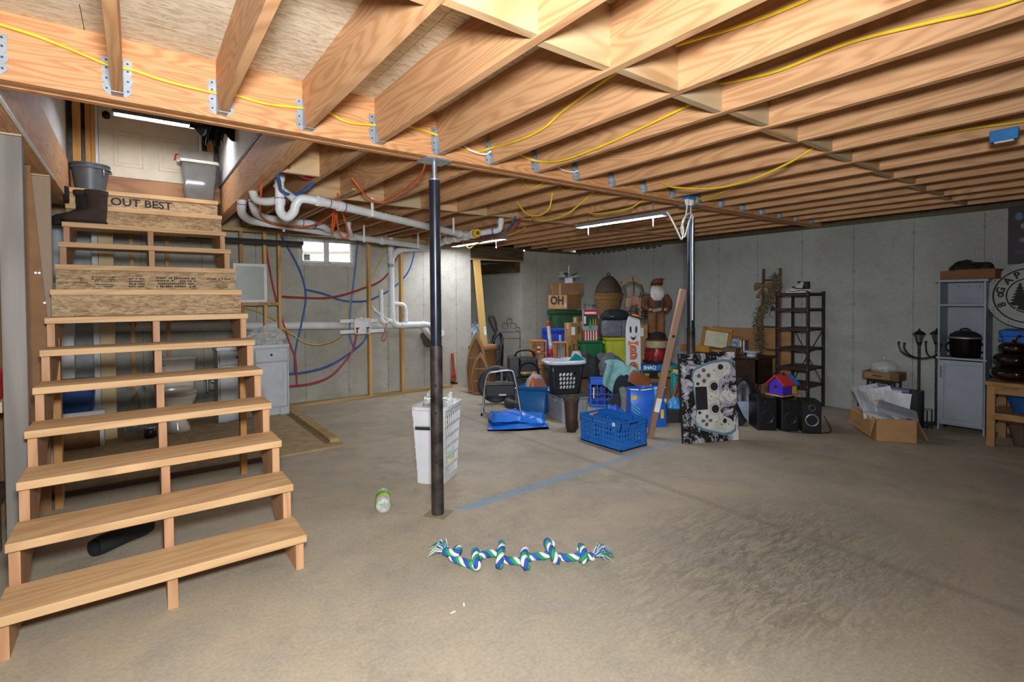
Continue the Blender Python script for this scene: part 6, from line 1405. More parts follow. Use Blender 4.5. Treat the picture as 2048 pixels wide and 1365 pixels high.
for y in (-.06, .08): obj('slanted_leg', MB().tube([(-.2, y, 0.02), (-.1, y, .25), (-.02, y, .48)], .022, 6), wood('rust_wood', '#8a4a24', '#5d2d12', 2, 10, .3), d)
t = tag(obj('boot_tray', MB().rrect([(.40, .28, .0), (.44, .32, .15)], .03, 4, cap1=True), plain('tray_charcoal', '#2c2e31', .5), smooth=True, loc=(4.97, 3.60, 0), rot=(0, 0, -.64)), 'charcoal plastic tub on floor behind the plank', 'tub')
heap('blue_plastic_bag', 'small shiny blue plastic bag on charcoal tub', (4.98, 3.58, .152), .2, .16, .13, plain('film_blue', '#3a86c4', .25, 0, .1), 51, .4, cat='plastic bag')
# plank and canvas leaning on the post
p = thing('leaning_plank', 'long brown wooden level plank leaning on far post', 'plank', (4.13, 3.26, 0), 0)
top = Vector((4.36, 3.03, 1.50)) - Vector((4.13, 3.26, 0)); ln = top.length; zq = top.normalized(); xq = Vector((.78, -.6, 0)); xq = (xq - zq * xq.dot(zq)).normalized(); yq = zq.cross(xq)
fr = Matrix(((xq.x, yq.x, zq.x, 0), (xq.y, yq.y, zq.y, 0), (xq.z, yq.z, zq.z, 0), (0, 0, 0, 1)))
LEV = wood('level_wood', '#a3806a', '#7d5c48', 2, 8, .5, rings=.4)
obj('beam', MB().box(-.028, .028, 0, .06, 0, ln, fr), LEV, p, bevel=.003); obj('end_face', MB().box(-.027, .027, .002, .058, ln, ln + .003, fr), STUDW, p)
q = fr @ Vector((0, -.001, 1.06)); q2 = fr @ Vector((0, .002, 1.06))
obj('vial_hole', MB().cyl(q, q2, .016, n=14), INK, p)
obj('paper_label', MB().box(-.027, .027, -.001, 0, .28, .42, fr), INKW, p)
# canvas
A, Bq = Vector((4.235, 2.945, 0)), Vector((4.775, 2.685, 0)); cw = (Bq - A).length
cv = thing('painted_canvas', 'splattered canvas painting of a white game controller', 'painting', (A + Bq) / 2, math.atan2((Bq - A).y, (Bq - A).x), rot=(-.06, -.02, math.atan2((Bq - A).y, (Bq - A).x)))
CH = .875
t = NT('canvas_splatter'); v = t.coord(False)
sx_ = t.n('SeparateXYZ', Vector=v); n1 = t.math('ADD', t.noise(v, 6, 6, .7, .9), t.math('MULTIPLY', sx_, .16)); n2 = t.noise(v, 34, 3, .7); vor = t.n('TexVoronoi', Vector=t.n('VectorMath', _p=dict(operation='MULTIPLY_ADD'), i0=t.noise(v, 20, 2, o=1), i1=(.03, .03, .03), i2=v), Scale=38.0)
c = t.ramp(n1, [(.40, hx('#0d0a09')), (.49, hx('#14100e')), (.505, hx('#8d8b98')), (.57, hx('#a9a8b2')), (.60, hx('#cfcdc8'))])
dots = t.math('LESS_THAN', vor, t.math('MULTIPLY', t.math('SUBTRACT', n2, .42, clamp=True), 1.6))
c = t.mix(dots, c, t.mix(t.math('GREATER_THAN', n1, .49), hx('#d6d4d0'), hx('#17121c')))
t.p(Base_Color=c, Roughness=.6); CANV = t.m
obj('canvas_panel', MB().box(-cw / 2, cw / 2, 0, .03, 0, CH), CANV, cv)
obj('edge_frame', MB().box(-cw / 2 - .004, -cw / 2 - .0005, -.001, .032, -.0, CH + .003).box(cw / 2 + .0005, cw / 2 + .004, -.001, .032, 0, CH + .003).box(-cw / 2 - .004, cw / 2 + .004, -.001, .032, CH + .0005, CH + .004), INK, cv)
def flat(nm, poly, mat, y): return obj(nm, slab(poly, .0012, -y), mat, cv)
def disc(nm, x, z, r, mat, y, n=20, e=1.0): return flat(nm, [(x + r * math.cos(2 * PI * k / n), z + r * e * math.sin(2 * PI * k / n)) for k in range(n)], mat, y)
PADW = plain('pad_white', '#c4c4bc', .6, 0, .08); PADB = plain('pad_blue', '#5f8299', .6); PADG = plain('pad_grey', '#5d5866', .6); PADD = plain('pad_dark', '#231d26', .6)
def cpt(px, py):                                  # painting's own coordinates
    k = (py - 90) / 1175; u = (px - 145 - 80 * k) / (705 + 25 * k); v = (py - (100 - 25 * u)) / (1185 - 20 * u)
    return ((u - .5) * cw, CH * (1 - v))
out = [(330, 345), (370, 305), (450, 265), (560, 225), (690, 205), (770, 215), (810, 260), (800, 330), (740, 390), (660, 440), (665, 520), (665, 700), (690, 860), (740, 920), (830, 960), (880, 1020), (885, 1090), (830, 1130), (740, 1145), (620, 1115), (480, 1080), (400, 1030), (375, 970), (380, 900), (390, 850), (380, 760), (345, 560), (340, 470), (322, 440)]
cxp, cyp = 590, 680
def shrink(P, k): return [(cxp + (x - cxp) * k, cyp + (y - cyp) * k) for x, y in P]
flat('outline_glow', [cpt(x, y) for x, y in shrink(out, 1.075)], PADB, .0015)
flat('controller_body', [cpt(x, y) for x, y in out], PADW, .003)
flat('touch_pad', [cpt(x, y) for x, y in ((350, 530), (500, 530), (525, 830), (378, 840))], PADD, .0045)
for x, y in ((595, 530), (620, 825)):
    disc('stick_ring', *cpt(x, y), .058, PADG, .0045); disc('stick_ring', *cpt(x, y), .054, PADW, .006); disc('stick_cap', *cpt(x, y), .041, PADD, .0075)
for x, y in ((455, 315), (398, 388), (520, 383), (465, 455)): disc('button', *cpt(x, y), .021, PADG, .0045)
for x, y, r in ((385, 492, .016), (418, 872, .016)): disc('small_button', *cpt(x, y), r, PADD, .0045)
for x, y, dx, dy in ((515, 925, 0, 1), (515, 1025, 0, -1), (470, 980, 1, 0), (560, 975, -1, 0)):
    a = 24; flat('pad_key', [cpt(x - dy * a * .8 - dx * a, y - dy * a - dx * a * .8), cpt(x + dy * a * .8 - dx * a, y - dy * a + dx * a * .8), cpt(x + dy * a * .8 + dx * a * .4, y + dy * a * .4 + dx * a * .8), cpt(x + dx * a * 1.2, y + dy * a * 1.2), cpt(x - dy * a * .8 + dx * a * .4, y + dy * a * .4 - dx * a * .8)], PADG, .0045)
rd = random.Random(3)
for x, y, r in ((670, 275, .03), (590, 320, .006), (700, 350, .005), (760, 290, .005), (750, 985, .022), (710, 1030, .007), (640, 1000, .006), (800, 1030, .006), (560, 660, .006), (440, 560, .005)):
    disc('paint_splat', *cpt(x, y), r, PADD, .005, 11, 1.0 + rd.uniform(-.2, .3))
m = MB()
for i in range(150):
    q = rd.choice(out); k = rd.random() ** .5; x = cxp + (q[0] - cxp) * k * .96; y = cyp + (q[1] - cyp) * k * .96
    r = rd.uniform(.0015, .004); q_ = cpt(x, y); m.prism([(q_[0] + r * math.cos(a * 1.05), q_[1] + r * math.sin(a * 1.05)) for a in range(6)], .0008, Matrix.Translation((0, -.0056, 0)))
obj('paint_specks', m, PADD, cv, kind='stuff')
# ================================================================== RIGHT WALL: DESK, LADDER, SHELVES
RW = -PI / 2                                         # items facing away from the right wall
DESKW = wood('desk_walnut', '#3f2a1c', '#24160e', 1, 12, .4, rough=.4)
d = thing('writing_desk', 'dark walnut desk behind the controller canvas', 'desk', (6.80, 3.93, 0), RW)
obj('desktop', MB().box(-.5, .5, -.24, .24, .585, .615), DESKW, d, bevel=.006)
obj('front_panel', MB().box(-.47, .47, -.21, -.19, .27, .585), DESKW, d); obj('side_panel', MB().box(.45, .47, -.21, .21, .27, .585), DESKW, d); obj('side_panel', MB().box(-.47, -.45, -.21, .21, .27, .585), DESKW, d)
obj('corner_post', MB().box(.405, .45, -.222, -.2, .27, .585), DESKW, d)
for x in (-.45, .45):
    for y in (-.19, .19): obj('leg', MB().cyl((x, y, 0), (x, y, .27), .018, .024, 10), DESKW, d)
tag(obj('cardboard_sheet', MB().box(7.135, 7.15, 3.25, 4.45, 0, .97), CARD, rot=None), 'flattened cardboard sheet against wall behind desk', 'cardboard')
GOLDW = wood('gold_frame_wood', '#b8842e', '#7d5316', 2, 8, .3)
d = thing('picture_frame', 'gold wooden frame turned backwards on dark desk', 'picture frame', (6.80, 4.22, .617), RW, rot=(-.16, .10, RW + .15))
fw_, fh_ = .44, .36
for a, b, c_, e in ((-fw_ / 2, fw_ / 2, fh_ - .045, fh_), (-fw_ / 2, fw_ / 2, 0, .045), (-fw_ / 2, -fw_ / 2 + .045, .045, fh_ - .045), (fw_ / 2 - .045, fw_ / 2, .045, fh_ - .045)): obj('rail', MB().box(a, b, 0, .03, c_, e), GOLDW, d, bevel=.003)
obj('backing_paper', MB().box(-.17, .17, .006, .012, .05, .31), plain('backing_cream', '#c2bda2', .8), d)
m = MB()
for i in range(12):
    m.box(-.165 + i * .03, -.155 + i * .03, .001, .006, .303, .312)
for i in range(8):
    m.box(-.174, -.166, .001, .006, .07 + i * .03, .08 + i * .03); m.box(.166, .174, .001, .006, .07 + i * .03, .08 + i * .03)
obj('staples', m, INK, d, kind='stuff'); obj('hanging_strip', MB().box(-.18, .14, -.004, 0, .048, .075), plain('strip_green', '#3c4030', .8), d)
d = thing('picture_frame', 'second gold frame lying low behind the canvas', 'picture frame', (6.72, 4.50, .617), RW)
obj('rail', MB().box(-.2, .28, -.05, .0, 0, .09), GOLDW, d, bevel=.004); obj('rail', MB().box(-.2, -.15, 0, .25, 0, .03), GOLDW, d)
def book(label, loc, w, h, t_, mat, rz):
    d = thing('book', label, 'book', loc, rz)
    obj('cover', MB().box(-w / 2, w / 2, -t_ / 2, -t_ / 2 + .003, 0, h).box(-w / 2, w / 2, t_ / 2 - .003, t_ / 2, 0, h).box(w / 2 - .003, w / 2, -t_ / 2, t_ / 2, 0, h), mat, d)
    obj('pages', MB().box(-w / 2 + .004, w / 2 - .004, -t_ / 2 + .003, t_ / 2 - .003, .004, h - .004), INKW, d); return d
b_ = book('pale blue illustrated book standing on desk', (6.95, 3.97, .617), .13, .2, .03, plain('book_blue', '#8fb0cc', .5, 0, .2), RW + .2)
obj('cover_print', MB().tube(smooth([(-.03, -.0165, .15), (.03, -.0165, .13), (.02, -.0165, .06), (-.02, -.0165, .03)]), .006, 5), plain('book_print', '#2b4f74', .5), b_)
book('red spined book standing right of blue book', (6.95, 3.865, .617), .12, .19, .03, RED, .15)
book('grey spined book standing right of red book', (6.95, 3.815, .617), .12, .19, .028, plain('book_grey', '#6a6c6a', .6), .1)
d = thing('trinket_box', 'small brown wooden trinket box on desk edge', 'box', (6.70, 3.88, .617), RW)
obj('body', MB().box(-.1, .1, -.07, .07, 0, .075), wood('trinket_wood', '#6a5a40', '#43382a', 0, 10, .4), d, bevel=.003); obj('lid', MB().box(-.103, .103, -.073, .073, .077, .095), MATS['trinket_wood'], d, bevel=.003)
tag(obj('dried_twigs', MB().tube(smooth([(6.70, 3.95, .73), (6.68, 3.85, .735), (6.66, 3.72, .735)]), .005, 5).tube(smooth([(6.72, 3.92, .73), (6.70, 3.8, .745), (6.71, 3.7, .735)]), .004, 5), plain('twig_pale', '#8d8a70', .9)), 'dried twigs lying on the brown trinket box', 'twigs')
d = thing('cake_stand', 'small white cake stand on the dark desk', 'cake stand', (6.66, 3.57, .617))
obj('foot', MB().lathe([(.06, 0), (.062, .05), (.055, .055)], 22), plain('ceramic_blue_white', '#b4bcc6', .3), d, smooth=True); obj('plate', MB().lathe([(.06, .056), (.105, .06), (.108, .075), (.1, .078)], 26), MATS['ceramic_blue_white'], d, smooth=True)
LADW = wood('ladder_wood', '#6a4a34', '#402a1c', 2, 10, .4)
d = thing('decorative_ladder', 'rustic wooden ladder draped with dried garland', 'ladder', (7.09, 3.545, 0), RW)
for x0, x1 in ((-.13, -.115), (.115, .13)): obj('rail', MB().tube([(x0 * 1.1, 0, 0), (x1 * .95, .055, 1.82)], .02, 7), LADW, d, smooth=True)
for z in (.35, .68, 1.0, 1.34, 1.66): obj('rung', MB().cyl((-.125, .03 * z, z), (.12, .03 * z, z), .014, n=8), LADW, d, smooth=True)
gm = [MB(), MB(), MB()]; rd = random.Random(8)
path = smooth([(.10, -.01, 1.72), (.1, -.02, 1.6), (.06, -.03, 1.48), (.0, -.03, 1.36), (-.08, -.03, 1.24), (-.14, -.03, 1.1), (-.13, -.03, .95), (-.11, -.03, .8), (-.1, -.03, .70)], 16)
for i in range(2200):
    b = rd.choice(path); b = b + Vector((rd.gauss(0, .034), -abs(rd.gauss(0, .02)), rd.gauss(0, .03))); a = rd.uniform(0, 6.28); e = rd.uniform(-1.2, 1.2); l = rd.uniform(.012, .035)
    q = b + Vector((math.cos(a) * math.cos(e), math.sin(a) * math.cos(e) * .5, math.sin(e))) * l
    gm[i % 3].tube([b, (b + q) / 2, q], [.001, .006, .001], 4)
for k_, col in enumerate(('#6d5c3c', '#8d8262', '#4a3a26')): obj('garland_sprays', gm[k_], plain('garland_%d' % k_, col, .9), d, kind='stuff')
BUR = fabric('burlap', '#7a5f42', .95, .6)
for s in (-1, 1):
    obj('bow_loop', MB().loft([[(s * x + .0, -.035 + dy, zc + dz) for dy, dz in ((-.012, -hh_), (-.02, 0), (-.012, hh_), (.012, hh_), (.018, 0), (.012, -hh_))] for x, zc, hh_ in ((.0, 0, .015), (.04, .01, .03), (.09, .0, .05), (.125, -.02, .045))]), BUR, d, smooth=True, loc=(-.07, 0, 1.58))
    obj('bow_tail', MB().add([(-.07, -.045, 1.58), (-.07 + s * .05, -.05, 1.5), (-.07 + s * .11, -.045, 1.42), (-.07 + s * .05, -.045, 1.4), (-.07 + s * .01, -.05, 1.5)], [(0, 1, 2, 3, 4)]), BUR, d, solid=.004)
obj('bow_knot', MB().sphere((-.07, -.045, 1.58), .024, 10, 8), BUR, d, smooth=True)
obj('star_ornament', slab([((.045 if k % 2 == 0 else .019) * math.sin(k * PI / 5), (.045 if k % 2 == 0 else .019) * math.cos(k * PI / 5)) for k in range(10)], .012), INK, d, loc=(.06, -.03, 1.26)); obj('ornament_wire', MB().tube(smooth([(.06, -.025, 1.31), (.03, -.03, 1.24), (.02, -.03, 1.16), (.07, -.03, 1.14)]), .003, 5), INK, d)
SHW = wood('shelf_brown', '#4a382c', '#2b1f18', 1, 10, .4); SHM = plain('shelf_metal', '#3b2c28', .5, .4, .1)
d = thing('shelving_unit', 'dark brown five tier metal and wood shelf', 'shelf', (6.92, 3.06, 0), RW - .04)
for x in (-.19, .19):
    for y in (-.2, .2):
        obj('upright', MB().box(x - .017, x + .017, y - .004, y + .004, 0, 1.49).box(x - .017 if x < 0 else x + .011, x - .011 if x < 0 else x + .017, y - .02, y + .02, 0, 1.49), SHM, d)
for z in (.12, .30, .52, .765, 1.02, 1.27, 1.47):
    if z < .2 or z == .30: 
        if z == .12: continue
    obj('shelf_board', MB().box(-.185, .185, -.2, .2, z - .02, z), SHW, d); 
    for y in (-.205, .2): obj('shelf_rail', MB().box(-.19, .19, y, y + .005, z - .038, z + .004), SHM, d)
for a, b in (((-.18, .203, .30), (.18, .203, .98)), ((.18, .203, .30), (-.18, .203, .98))): obj('cross_brace', MB().cyl(a, b, .007, n=6), SHM, d)
m = MB()
for x in (-.19, .19):
    for z in (.29, .51, .755, 1.01, 1.26, 1.45): m.sphere((x, -.206, z), .007, 8, 6)
obj('bolt_heads', m, GALV, d, kind='stuff')
shoe('sneaker', 'white and black sneaker on top of brown shelf', (6.84, 3.05, 1.473), RW + .1 + PI, plain('shoe_white', '#b4b4ac', .5), INKW, .30)
bpy.data.objects['sneaker.001'].rotation_euler = (0, 0, RW)
# side table and glass dome
d = thing('side_table', 'small wooden side table with drawer and black legs', 'side table', (6.98, 2.15, 0), RW)
TBW = wood('table_oak', '#8a6a42', '#5f4626', 0, 10, .3)
obj('body', MB().box(-.18, .18, -.13, .13, .455, .545), TBW, d, bevel=.003); dr = obj('drawer_front', MB().box(-.155, .1, -.137, -.13, .465, .535), TBW, d, bevel=.003)
obj('pull', MB().tube([(-.07, -.138, .5), (-.065, -.155, .505), (.005, -.155, .505), (.01, -.138, .5)], .005, 6), INK, dr)
for x in (-.13, .13):
    for y in (-.1, .1): obj('leg', MB().box(x - .01, x + .01, y - .01, y + .01, 0, .455), BLACK, d)
for s in (-1, 1): obj('brace', MB().cyl((s * .12, -.1, .38), (s * .05, -.1, .45), .007, n=6), BLACK, d); obj('apron', MB().box(-.13, .13, s * .1 - .008, s * .1 + .008, .425, .454), BLACK, d)
d = thing('glass_dome', 'clear glass cake dome on small side table', 'glass dome', (6.98, 2.15, .546))
DG = glossy_clear('dome_glass', '#dfe4e2', .03, .32)
obj('dome', MB().lathe([(.13, 0), (.132, .06), (.115, .105), (.06, .13), (.02, .135)], 26, cap0=False), DG, d, smooth=True); obj('knob', MB().sphere((0, 0, .15), .02, 12, 8), DG, d, smooth=True)
# cluttered carton of papers
d = thing('open_carton', 'open tan carton overflowing with papers near wall', 'box', (6.12, 1.89, 0), -.915)
TAN = plain('carton_light', '#b0885a', .85, 0, .05)
w_, dd_, hh = .345, .59, .225
for nm, a in (('wall_panel', (-w_ / 2, w_ / 2, -dd_ / 2, -dd_ / 2 + .006, 0, hh)), ('wall_panel', (-w_ / 2, w_ / 2, dd_ / 2 - .006, dd_ / 2, 0, hh)), ('wall_panel', (-w_ / 2, -w_ / 2 + .006, -dd_ / 2, dd_ / 2, 0, hh)), ('wall_panel', (w_ / 2 - .006, w_ / 2, -dd_ / 2, dd_ / 2, 0, hh)), ('floor_panel', (-w_ / 2, w_ / 2, -dd_ / 2, dd_ / 2, 0, .006))): obj(nm, MB().box(*a), TAN, d)
obj('side_flap', MB().add([(w_ / 2, -dd_ / 2, hh), (w_ / 2 + .1, -dd_ / 2 + .02, .02), (w_ / 2 + .1, dd_ / 2 - .1, .02), (w_ / 2, dd_ / 2, hh)], [(0, 1, 2, 3)]), TAN, d, solid=.005)
obj('side_flap', MB().add([(-w_ / 2 - .004, -dd_ / 2, hh), (-w_ / 2 - .045, -dd_ / 2 + .02, .04), (-w_ / 2 - .05, dd_ / 2 - .02, .05), (-w_ / 2 - .004, dd_ / 2, hh)], [(0, 1, 2, 3)]), TAN, d, solid=.005)
obj('front_flap', MB().box(-w_ / 2 + .02, w_ / 2 - .02, -dd_ / 2 - .012, -dd_ / 2 - .004, hh * .55, hh), TAN, d)
m = MB()
for i in range(9): m.box(-w_ / 2 - .052 + .0, -w_ / 2 - .048, -.25 + i * .058, -.235 + i * .058, .06, .2)
obj('printed_grid', m, CARD, d, kind='stuff'); lettering('', .02, INK, d, (0, 0, 0)) if False else None
PAPER = plain('paper_white', '#c9cbd2', .7, 0, .03)
rd = random.Random(6)
for i, (x, y, z, a, b, c_, w2, h2) in enumerate([(-.1, -.02, .25, 1.0, .2, .3, .2, .26), (.0, .05, .28, .9, -.15, -.1, .22, .28), (.1, .16, .27, 1.1, .2, .1, .22, .24), (-.05, .18, .29, 1.15, -.1, .4, .24, .24), (.05, -.1, .24, .35, .15, .6, .21, .28), (-.08, -.14, .23, .25, -.1, .2, .2, .27), (.13, .05, .28, 1.2, .1, -.4, .18, .2)]):
    q = Matrix.Rotation(-.915, 4, 'Z') @ Vector((x, y, z)) + Vector((6.12, 1.89, 0))
    s_ = thing('paper_sheet', ['white paper sheet leaning leftmost in open carton', 'large white sheet upright in middle of open carton', 'white sheet upright at right back of open carton', 'tallest white sheet at back of open carton', 'flat white sheet under the printed packet', 'flat white sheet at front left of open carton', 'small tilted sheet at right edge of open carton'][i], 'paper', q, rot=(a, b, -.915 + c_))
    obj('sheet', MB().grid(lambda u, v, w2=w2, h2=h2: ((u - .5) * w2 * 1.25, (v - .36) * h2 * 1.25, .02 * math.sin(u * 4 + v * 3)), 6, 6), PAPER, s_, solid=.0012)
    if i in (1, 3): obj('print_mark', MB().box(-.05, .04, .05, .07, .021, .023), plain('print_gold', '#c9a040', .5), s_)
    if i == 2: obj('print_mark', MB().box(-.06, .0, .02, .05, .02, .023), INK, s_)
q = Matrix.Rotation(-.915, 4, 'Z') @ Vector((.06, -.16, .27)) + Vector((6.12, 1.89, 0))
d = thing('printed_packet', 'grey and white printed packet on carton papers', 'packet', q, rot=(.35, .3, -1.1))
obj('box_card', MB().box(-.16, .16, -.09, .09, -.02, .03), plain('packet_grey', '#9296a0', .5), d, bevel=.003); obj('blue_print', MB().box(.07, .16, -.0915, -.0905, -.015, .02), plain('packet_blue', '#1f3f90', .5), d)
d = thing('file_box', 'black file box with folders behind the open carton', 'box', (6.62, 1.98, 0), RW + .1)
obj('shell', MB().box(-.27, .27, -.17, .17, 0, .40), BLACK, d, bevel=.01); obj('folder', MB().box(-.2, .16, -.12, -.02, .401, .435), plain('folder_lilac', '#6c6a90', .5), d, rot=(0, .06, 0)); obj('label_card', MB().box(-.24, -.19, -.176, -.171, .2, .36), plain('card_lilac', '#7d78a8', .5), d)
# lamp post coat hooks
def lamp_post(label, loc, rz, arms=(-1, 1)):
    d = thing('lamp_post_rack', label, 'coat rack', loc, rz)
    obj('base', MB().lathe([(.1, 0), (.1, .012), (.03, .03)], 16), BLACK, d, smooth=True)
    obj('pole', MB().cyl((0, 0, .02), (0, 0, .9), .013, n=10), BLACK, d, smooth=True)
    m = MB(); rd = random.Random(9)
    for i in range(26): a = rd.uniform(0, 6.28); m.sphere((.014 * math.cos(a), .014 * math.sin(a), .08 + i * .03), .004, 6, 4)
    obj('pole_beads', m, GALV, d, kind='stuff')
    for s in arms:
        ar = obj('hook_arm', MB().tube(smooth([(0, 0, .74), (s * .05, 0, .745), (s * .12, 0, .77), (s * .17, 0, .82), (s * .185, 0, .89)]), .009, 8), BLACK, d, smooth=True); obj('knob', MB().sphere((s * .185, 0, .90), .015, 8, 6), BLACK, ar, smooth=True)
    ar = obj('hook_arm', MB().tube(smooth([(0, 0, .74), (0, -.05, .745), (-.06, -.1, .78), (-.1, -.12, .85), (-.1, -.12, .89)]), .009, 8), BLACK, d, smooth=True); obj('knob', MB().sphere((-.1, -.12, .90), .015, 8, 6), BLACK, ar, smooth=True)
    obj('lantern_glass', MB().loft([[(r * x, r * y, z) for x, y in ((1, 0), (.5, .87), (-.5, .87), (-1, 0), (-.5, -.87), (.5, -.87))] for r, z in ((.022, .92), (.042, 1.0))]), plain('lantern_glass', '#5d625c', .15), d)
    for k in range(6): a = k * PI / 3; obj('lantern_bar', MB().cyl((.023 * math.cos(a), .023 * math.sin(a), .915), (.043 * math.cos(a), .043 * math.sin(a), 1.0), .004, n=5), BLACK, d)
    obj('lantern_roof', MB().lathe([(.062, 1.0), (.065, 1.006), (.03, 1.035), (.012, 1.045), (.008, 1.06), (.001, 1.07)], 6), BLACK, d); obj('lantern_cup', MB().lathe([(.014, .885), (.024, .9), (.024, .918)], 10), BLACK, d, smooth=True)
    return d
lamp_post('black lamp post coat rack nearest the side table', (6.86, 1.79, 0), RW)
lamp_post('black lamp post coat rack touching grey cabinet', (7.05, 1.685, 0), PI, ())
d = thing('wire_stand', 'low black wire stand between lamp posts and cabinet', 'stand', (6.72, 1.72, 0), RW)
obj('hoop', MB().tube([(-.08, 0, 0), (-.08, 0, .2), (.04, 0, .2), (.04, 0, 0)], .006, 6), BLACK, d); obj('hoop', MB().tube([(-.06, .08, 0), (-.06, .08, .21), (.06, .08, .21), (.06, .08, 0)], .006, 6), BLACK, d)
# grey cabinet
CAB = plain('cabinet_grey', '#949ca6', .5, 0, .03)
d = thing('tall_cabinet', 'tall pale blue grey cabinet with open shelves', 'cabinet', (6.99, 1.435, 0), RW)
W2, D2 = .19, .15
obj('side_panel', MB().box(-W2, -W2 + .016, -D2, D2, .0, 1.565), CAB, d); obj('side_panel', MB().box(W2 - .016, W2, -D2, D2, 0, 1.565), CAB, d)
obj('back_panel', MB().box(-W2 + .016, W2 - .016, D2 - .006, D2, .06, 1.565), CAB, d)
obj('top_board', MB().box(-W2 - .02, W2 + .02, -D2 - .02, D2, 1.566, 1.59), CAB, d, bevel=.003)
for z in (1.315, .755, .06): obj('shelf_board', MB().box(-W2 + .016, W2 - .016, -D2 + .004, D2 - .006, z, z + .018), CAB, d)
obj('ledge', MB().box(-W2 - .01, W2 + .015, -D2 - .02, -D2, .755, .775), CAB, d, bevel=.003)
dr = shaker(d, -W2 + .012, W2 - .012, .08, .745, -D2 - .015, CAB, 'door', .045); obj('handle', MB().box(-W2 + .03, -W2 + .038, -D2 - .045, -D2 - .022, .56, .68), BRASS, dr)
m = MB()
for x in (-.08, .0, .09): m.cyl((x, D2 - .012, 1.52), (x, D2 - .006, 1.52), .005, n=6)
obj('screw_heads', m, DARKMET, d, kind='stuff')
d = thing('slow_cooker', 'black slow cooker on the middle cabinet shelf', 'slow cooker', (6.975, 1.43, .774), RW)
CK = plain('cooker_dark', '#1c1714', .25, .5)
obj('body', MB().lathe([(.11, 0), (.125, .02), (.13, .19), (.135, .2)], 26, sy=.9), CK, d, smooth=True); obj('steel_rim', MB().lathe([(.136, .2), (.138, .212), (.13, .218)], 26, sy=.9), GALV, d, smooth=True)
obj('lid', MB().lathe([(.13, .219), (.125, .24), (.08, .275), (.02, .285)], 26, sy=.9), plain('cooker_lid', '#262326', .12), d, smooth=True); obj('lid_handle', MB().tube(smooth([(-.05, 0, .275), (-.02, 0, .3), (.02, 0, .3), (.05, 0, .275)]), .007, 6), BLACK, d, smooth=True)
for s in (-1, 1): obj('side_handle', MB().tube(smooth([(s * .125, 0, .16), (s * .153, 0, .12), (s * .153, 0, .08), (s * .122, 0, .05)]), .008, 6), BLACK, d, smooth=True)
d = thing('shoe_box', 'shallow orange brown carton on top of cabinet', 'box', (6.98, 1.39, 1.592), RW - .08)
obj('tray', MB().box(-.21, .23, -.15, .15, 0, .09), plain('carton_orange', '#7d5434', .85), d, bevel=.003); obj('tape_print', MB().box(.02, .18, -.1515, -.1503, .06, .075), CARDD, d); obj('inner_fold', MB().box(-.09, .22, -.14, .13, .0905, .1), MATS['carton_orange'], d)
o = heap('plastic_garland', 'dark crumpled plastic garland in carton on cabinet', (6.98, 1.40, 1.694), .36, .22, .11, plain('plastic_dark_shiny', '#2a2628', .2, 0, .3), 61, RW, cat='garland')
# table, pumpkins, totes, clock, picture
PINE = wood('pine_bench', '#a47a48', '#7d5628', 1, 10, .3)
d = thing('pine_table', 'pale pine workbench table at right edge', 'table', (6.42, 1.17, 0), RW)
obj('table_top', MB().box(0, 1.0, 0, .62, .575, .612), PINE, d, bevel=.003)
obj('apron', MB().box(.05, .95, .015, .05, .50, .575), PINE, d); obj('apron', MB().box(.05, .95, .50, .535, .50, .575), PINE, d)
for x in (0.01, .93):
    for y in (.01, .49): obj('leg', MB().box(x, x + .06, y, y + .055, 0, .575), PINE, d, bevel=.003)
obj('lower_rail', MB().box(.05, .95, .012, .05, .26, .32), PINE, d); obj('lower_shelf', MB().box(.02, .98, .05, .52, .3, .32), PINE, d)
PUMP = plain('pumpkin_bronze', '#4a3c38', .18, .85, .25)
d = thing('pumpkin_stack', 'stack of three metallic bronze pumpkins on table', 'decoration', (6.61, 1.0, .614), RW)
def pumpkin(r, h, z, nm):
    n, mm = 40, 12; rings = []
    for i in range(mm + 1):
        a = PI * i / mm; rr = max(.008, math.sin(a) ** .7) * r; zz = z + h / 2 - math.cos(a) * h / 2
        rings.append([(rr * (1 - .1 * abs(math.sin(k * PI / 5)) ** 4 * 1 - .05 * (1 + math.cos(k * 2 * PI / 5)) * .5) * math.cos(2 * PI * k / n), rr * (1 - .05 * (1 + math.cos(k * 2 * PI / 5)) * .5) * math.sin(2 * PI * k / n), zz) for k in range(n)])
    return obj(nm, MB().loft(rings), PUMP, d, smooth=True)
pumpkin(.185, .15, 0, 'bottom_pumpkin'); pumpkin(.155, .14, .135, 'middle_pumpkin'); pumpkin(.118, .11, .26, 'top_pumpkin')
obj('stem', MB().tube(smooth([(0, 0, .355), (.0, 0, .39), (.02, 0, .42), (.045, 0, .43)]), [.016] * 6 + [.012] * 6 + [.009] * 7, 8), PUMP, d, smooth=True)
tote('blue lidded tote behind the bronze pumpkins', (6.92, .88, .614), .52, .24, .46, BLUEP, RW, lid=BLUEP, taper=.86)
tote('darker blue tote on lower table shelf', (6.72, .78, .322), .55, .36, .17, plain('tote_navy_blue', '#124a86', .45), RW, taper=.82)
tote('brown plastic tote on floor under the table', (6.74, .80, 0), .50, .36, .24, plain('tote_brown', '#5a4332', .6), RW, taper=.8)
d = thing('wall_clock', 'large round white clock sign with pine tree', 'clock', (6.96, .945, 1.42), RW, rot=(-.12, 0, RW))
CLK = plain('clock_white', '#9fa39e', .6, 0, .05)
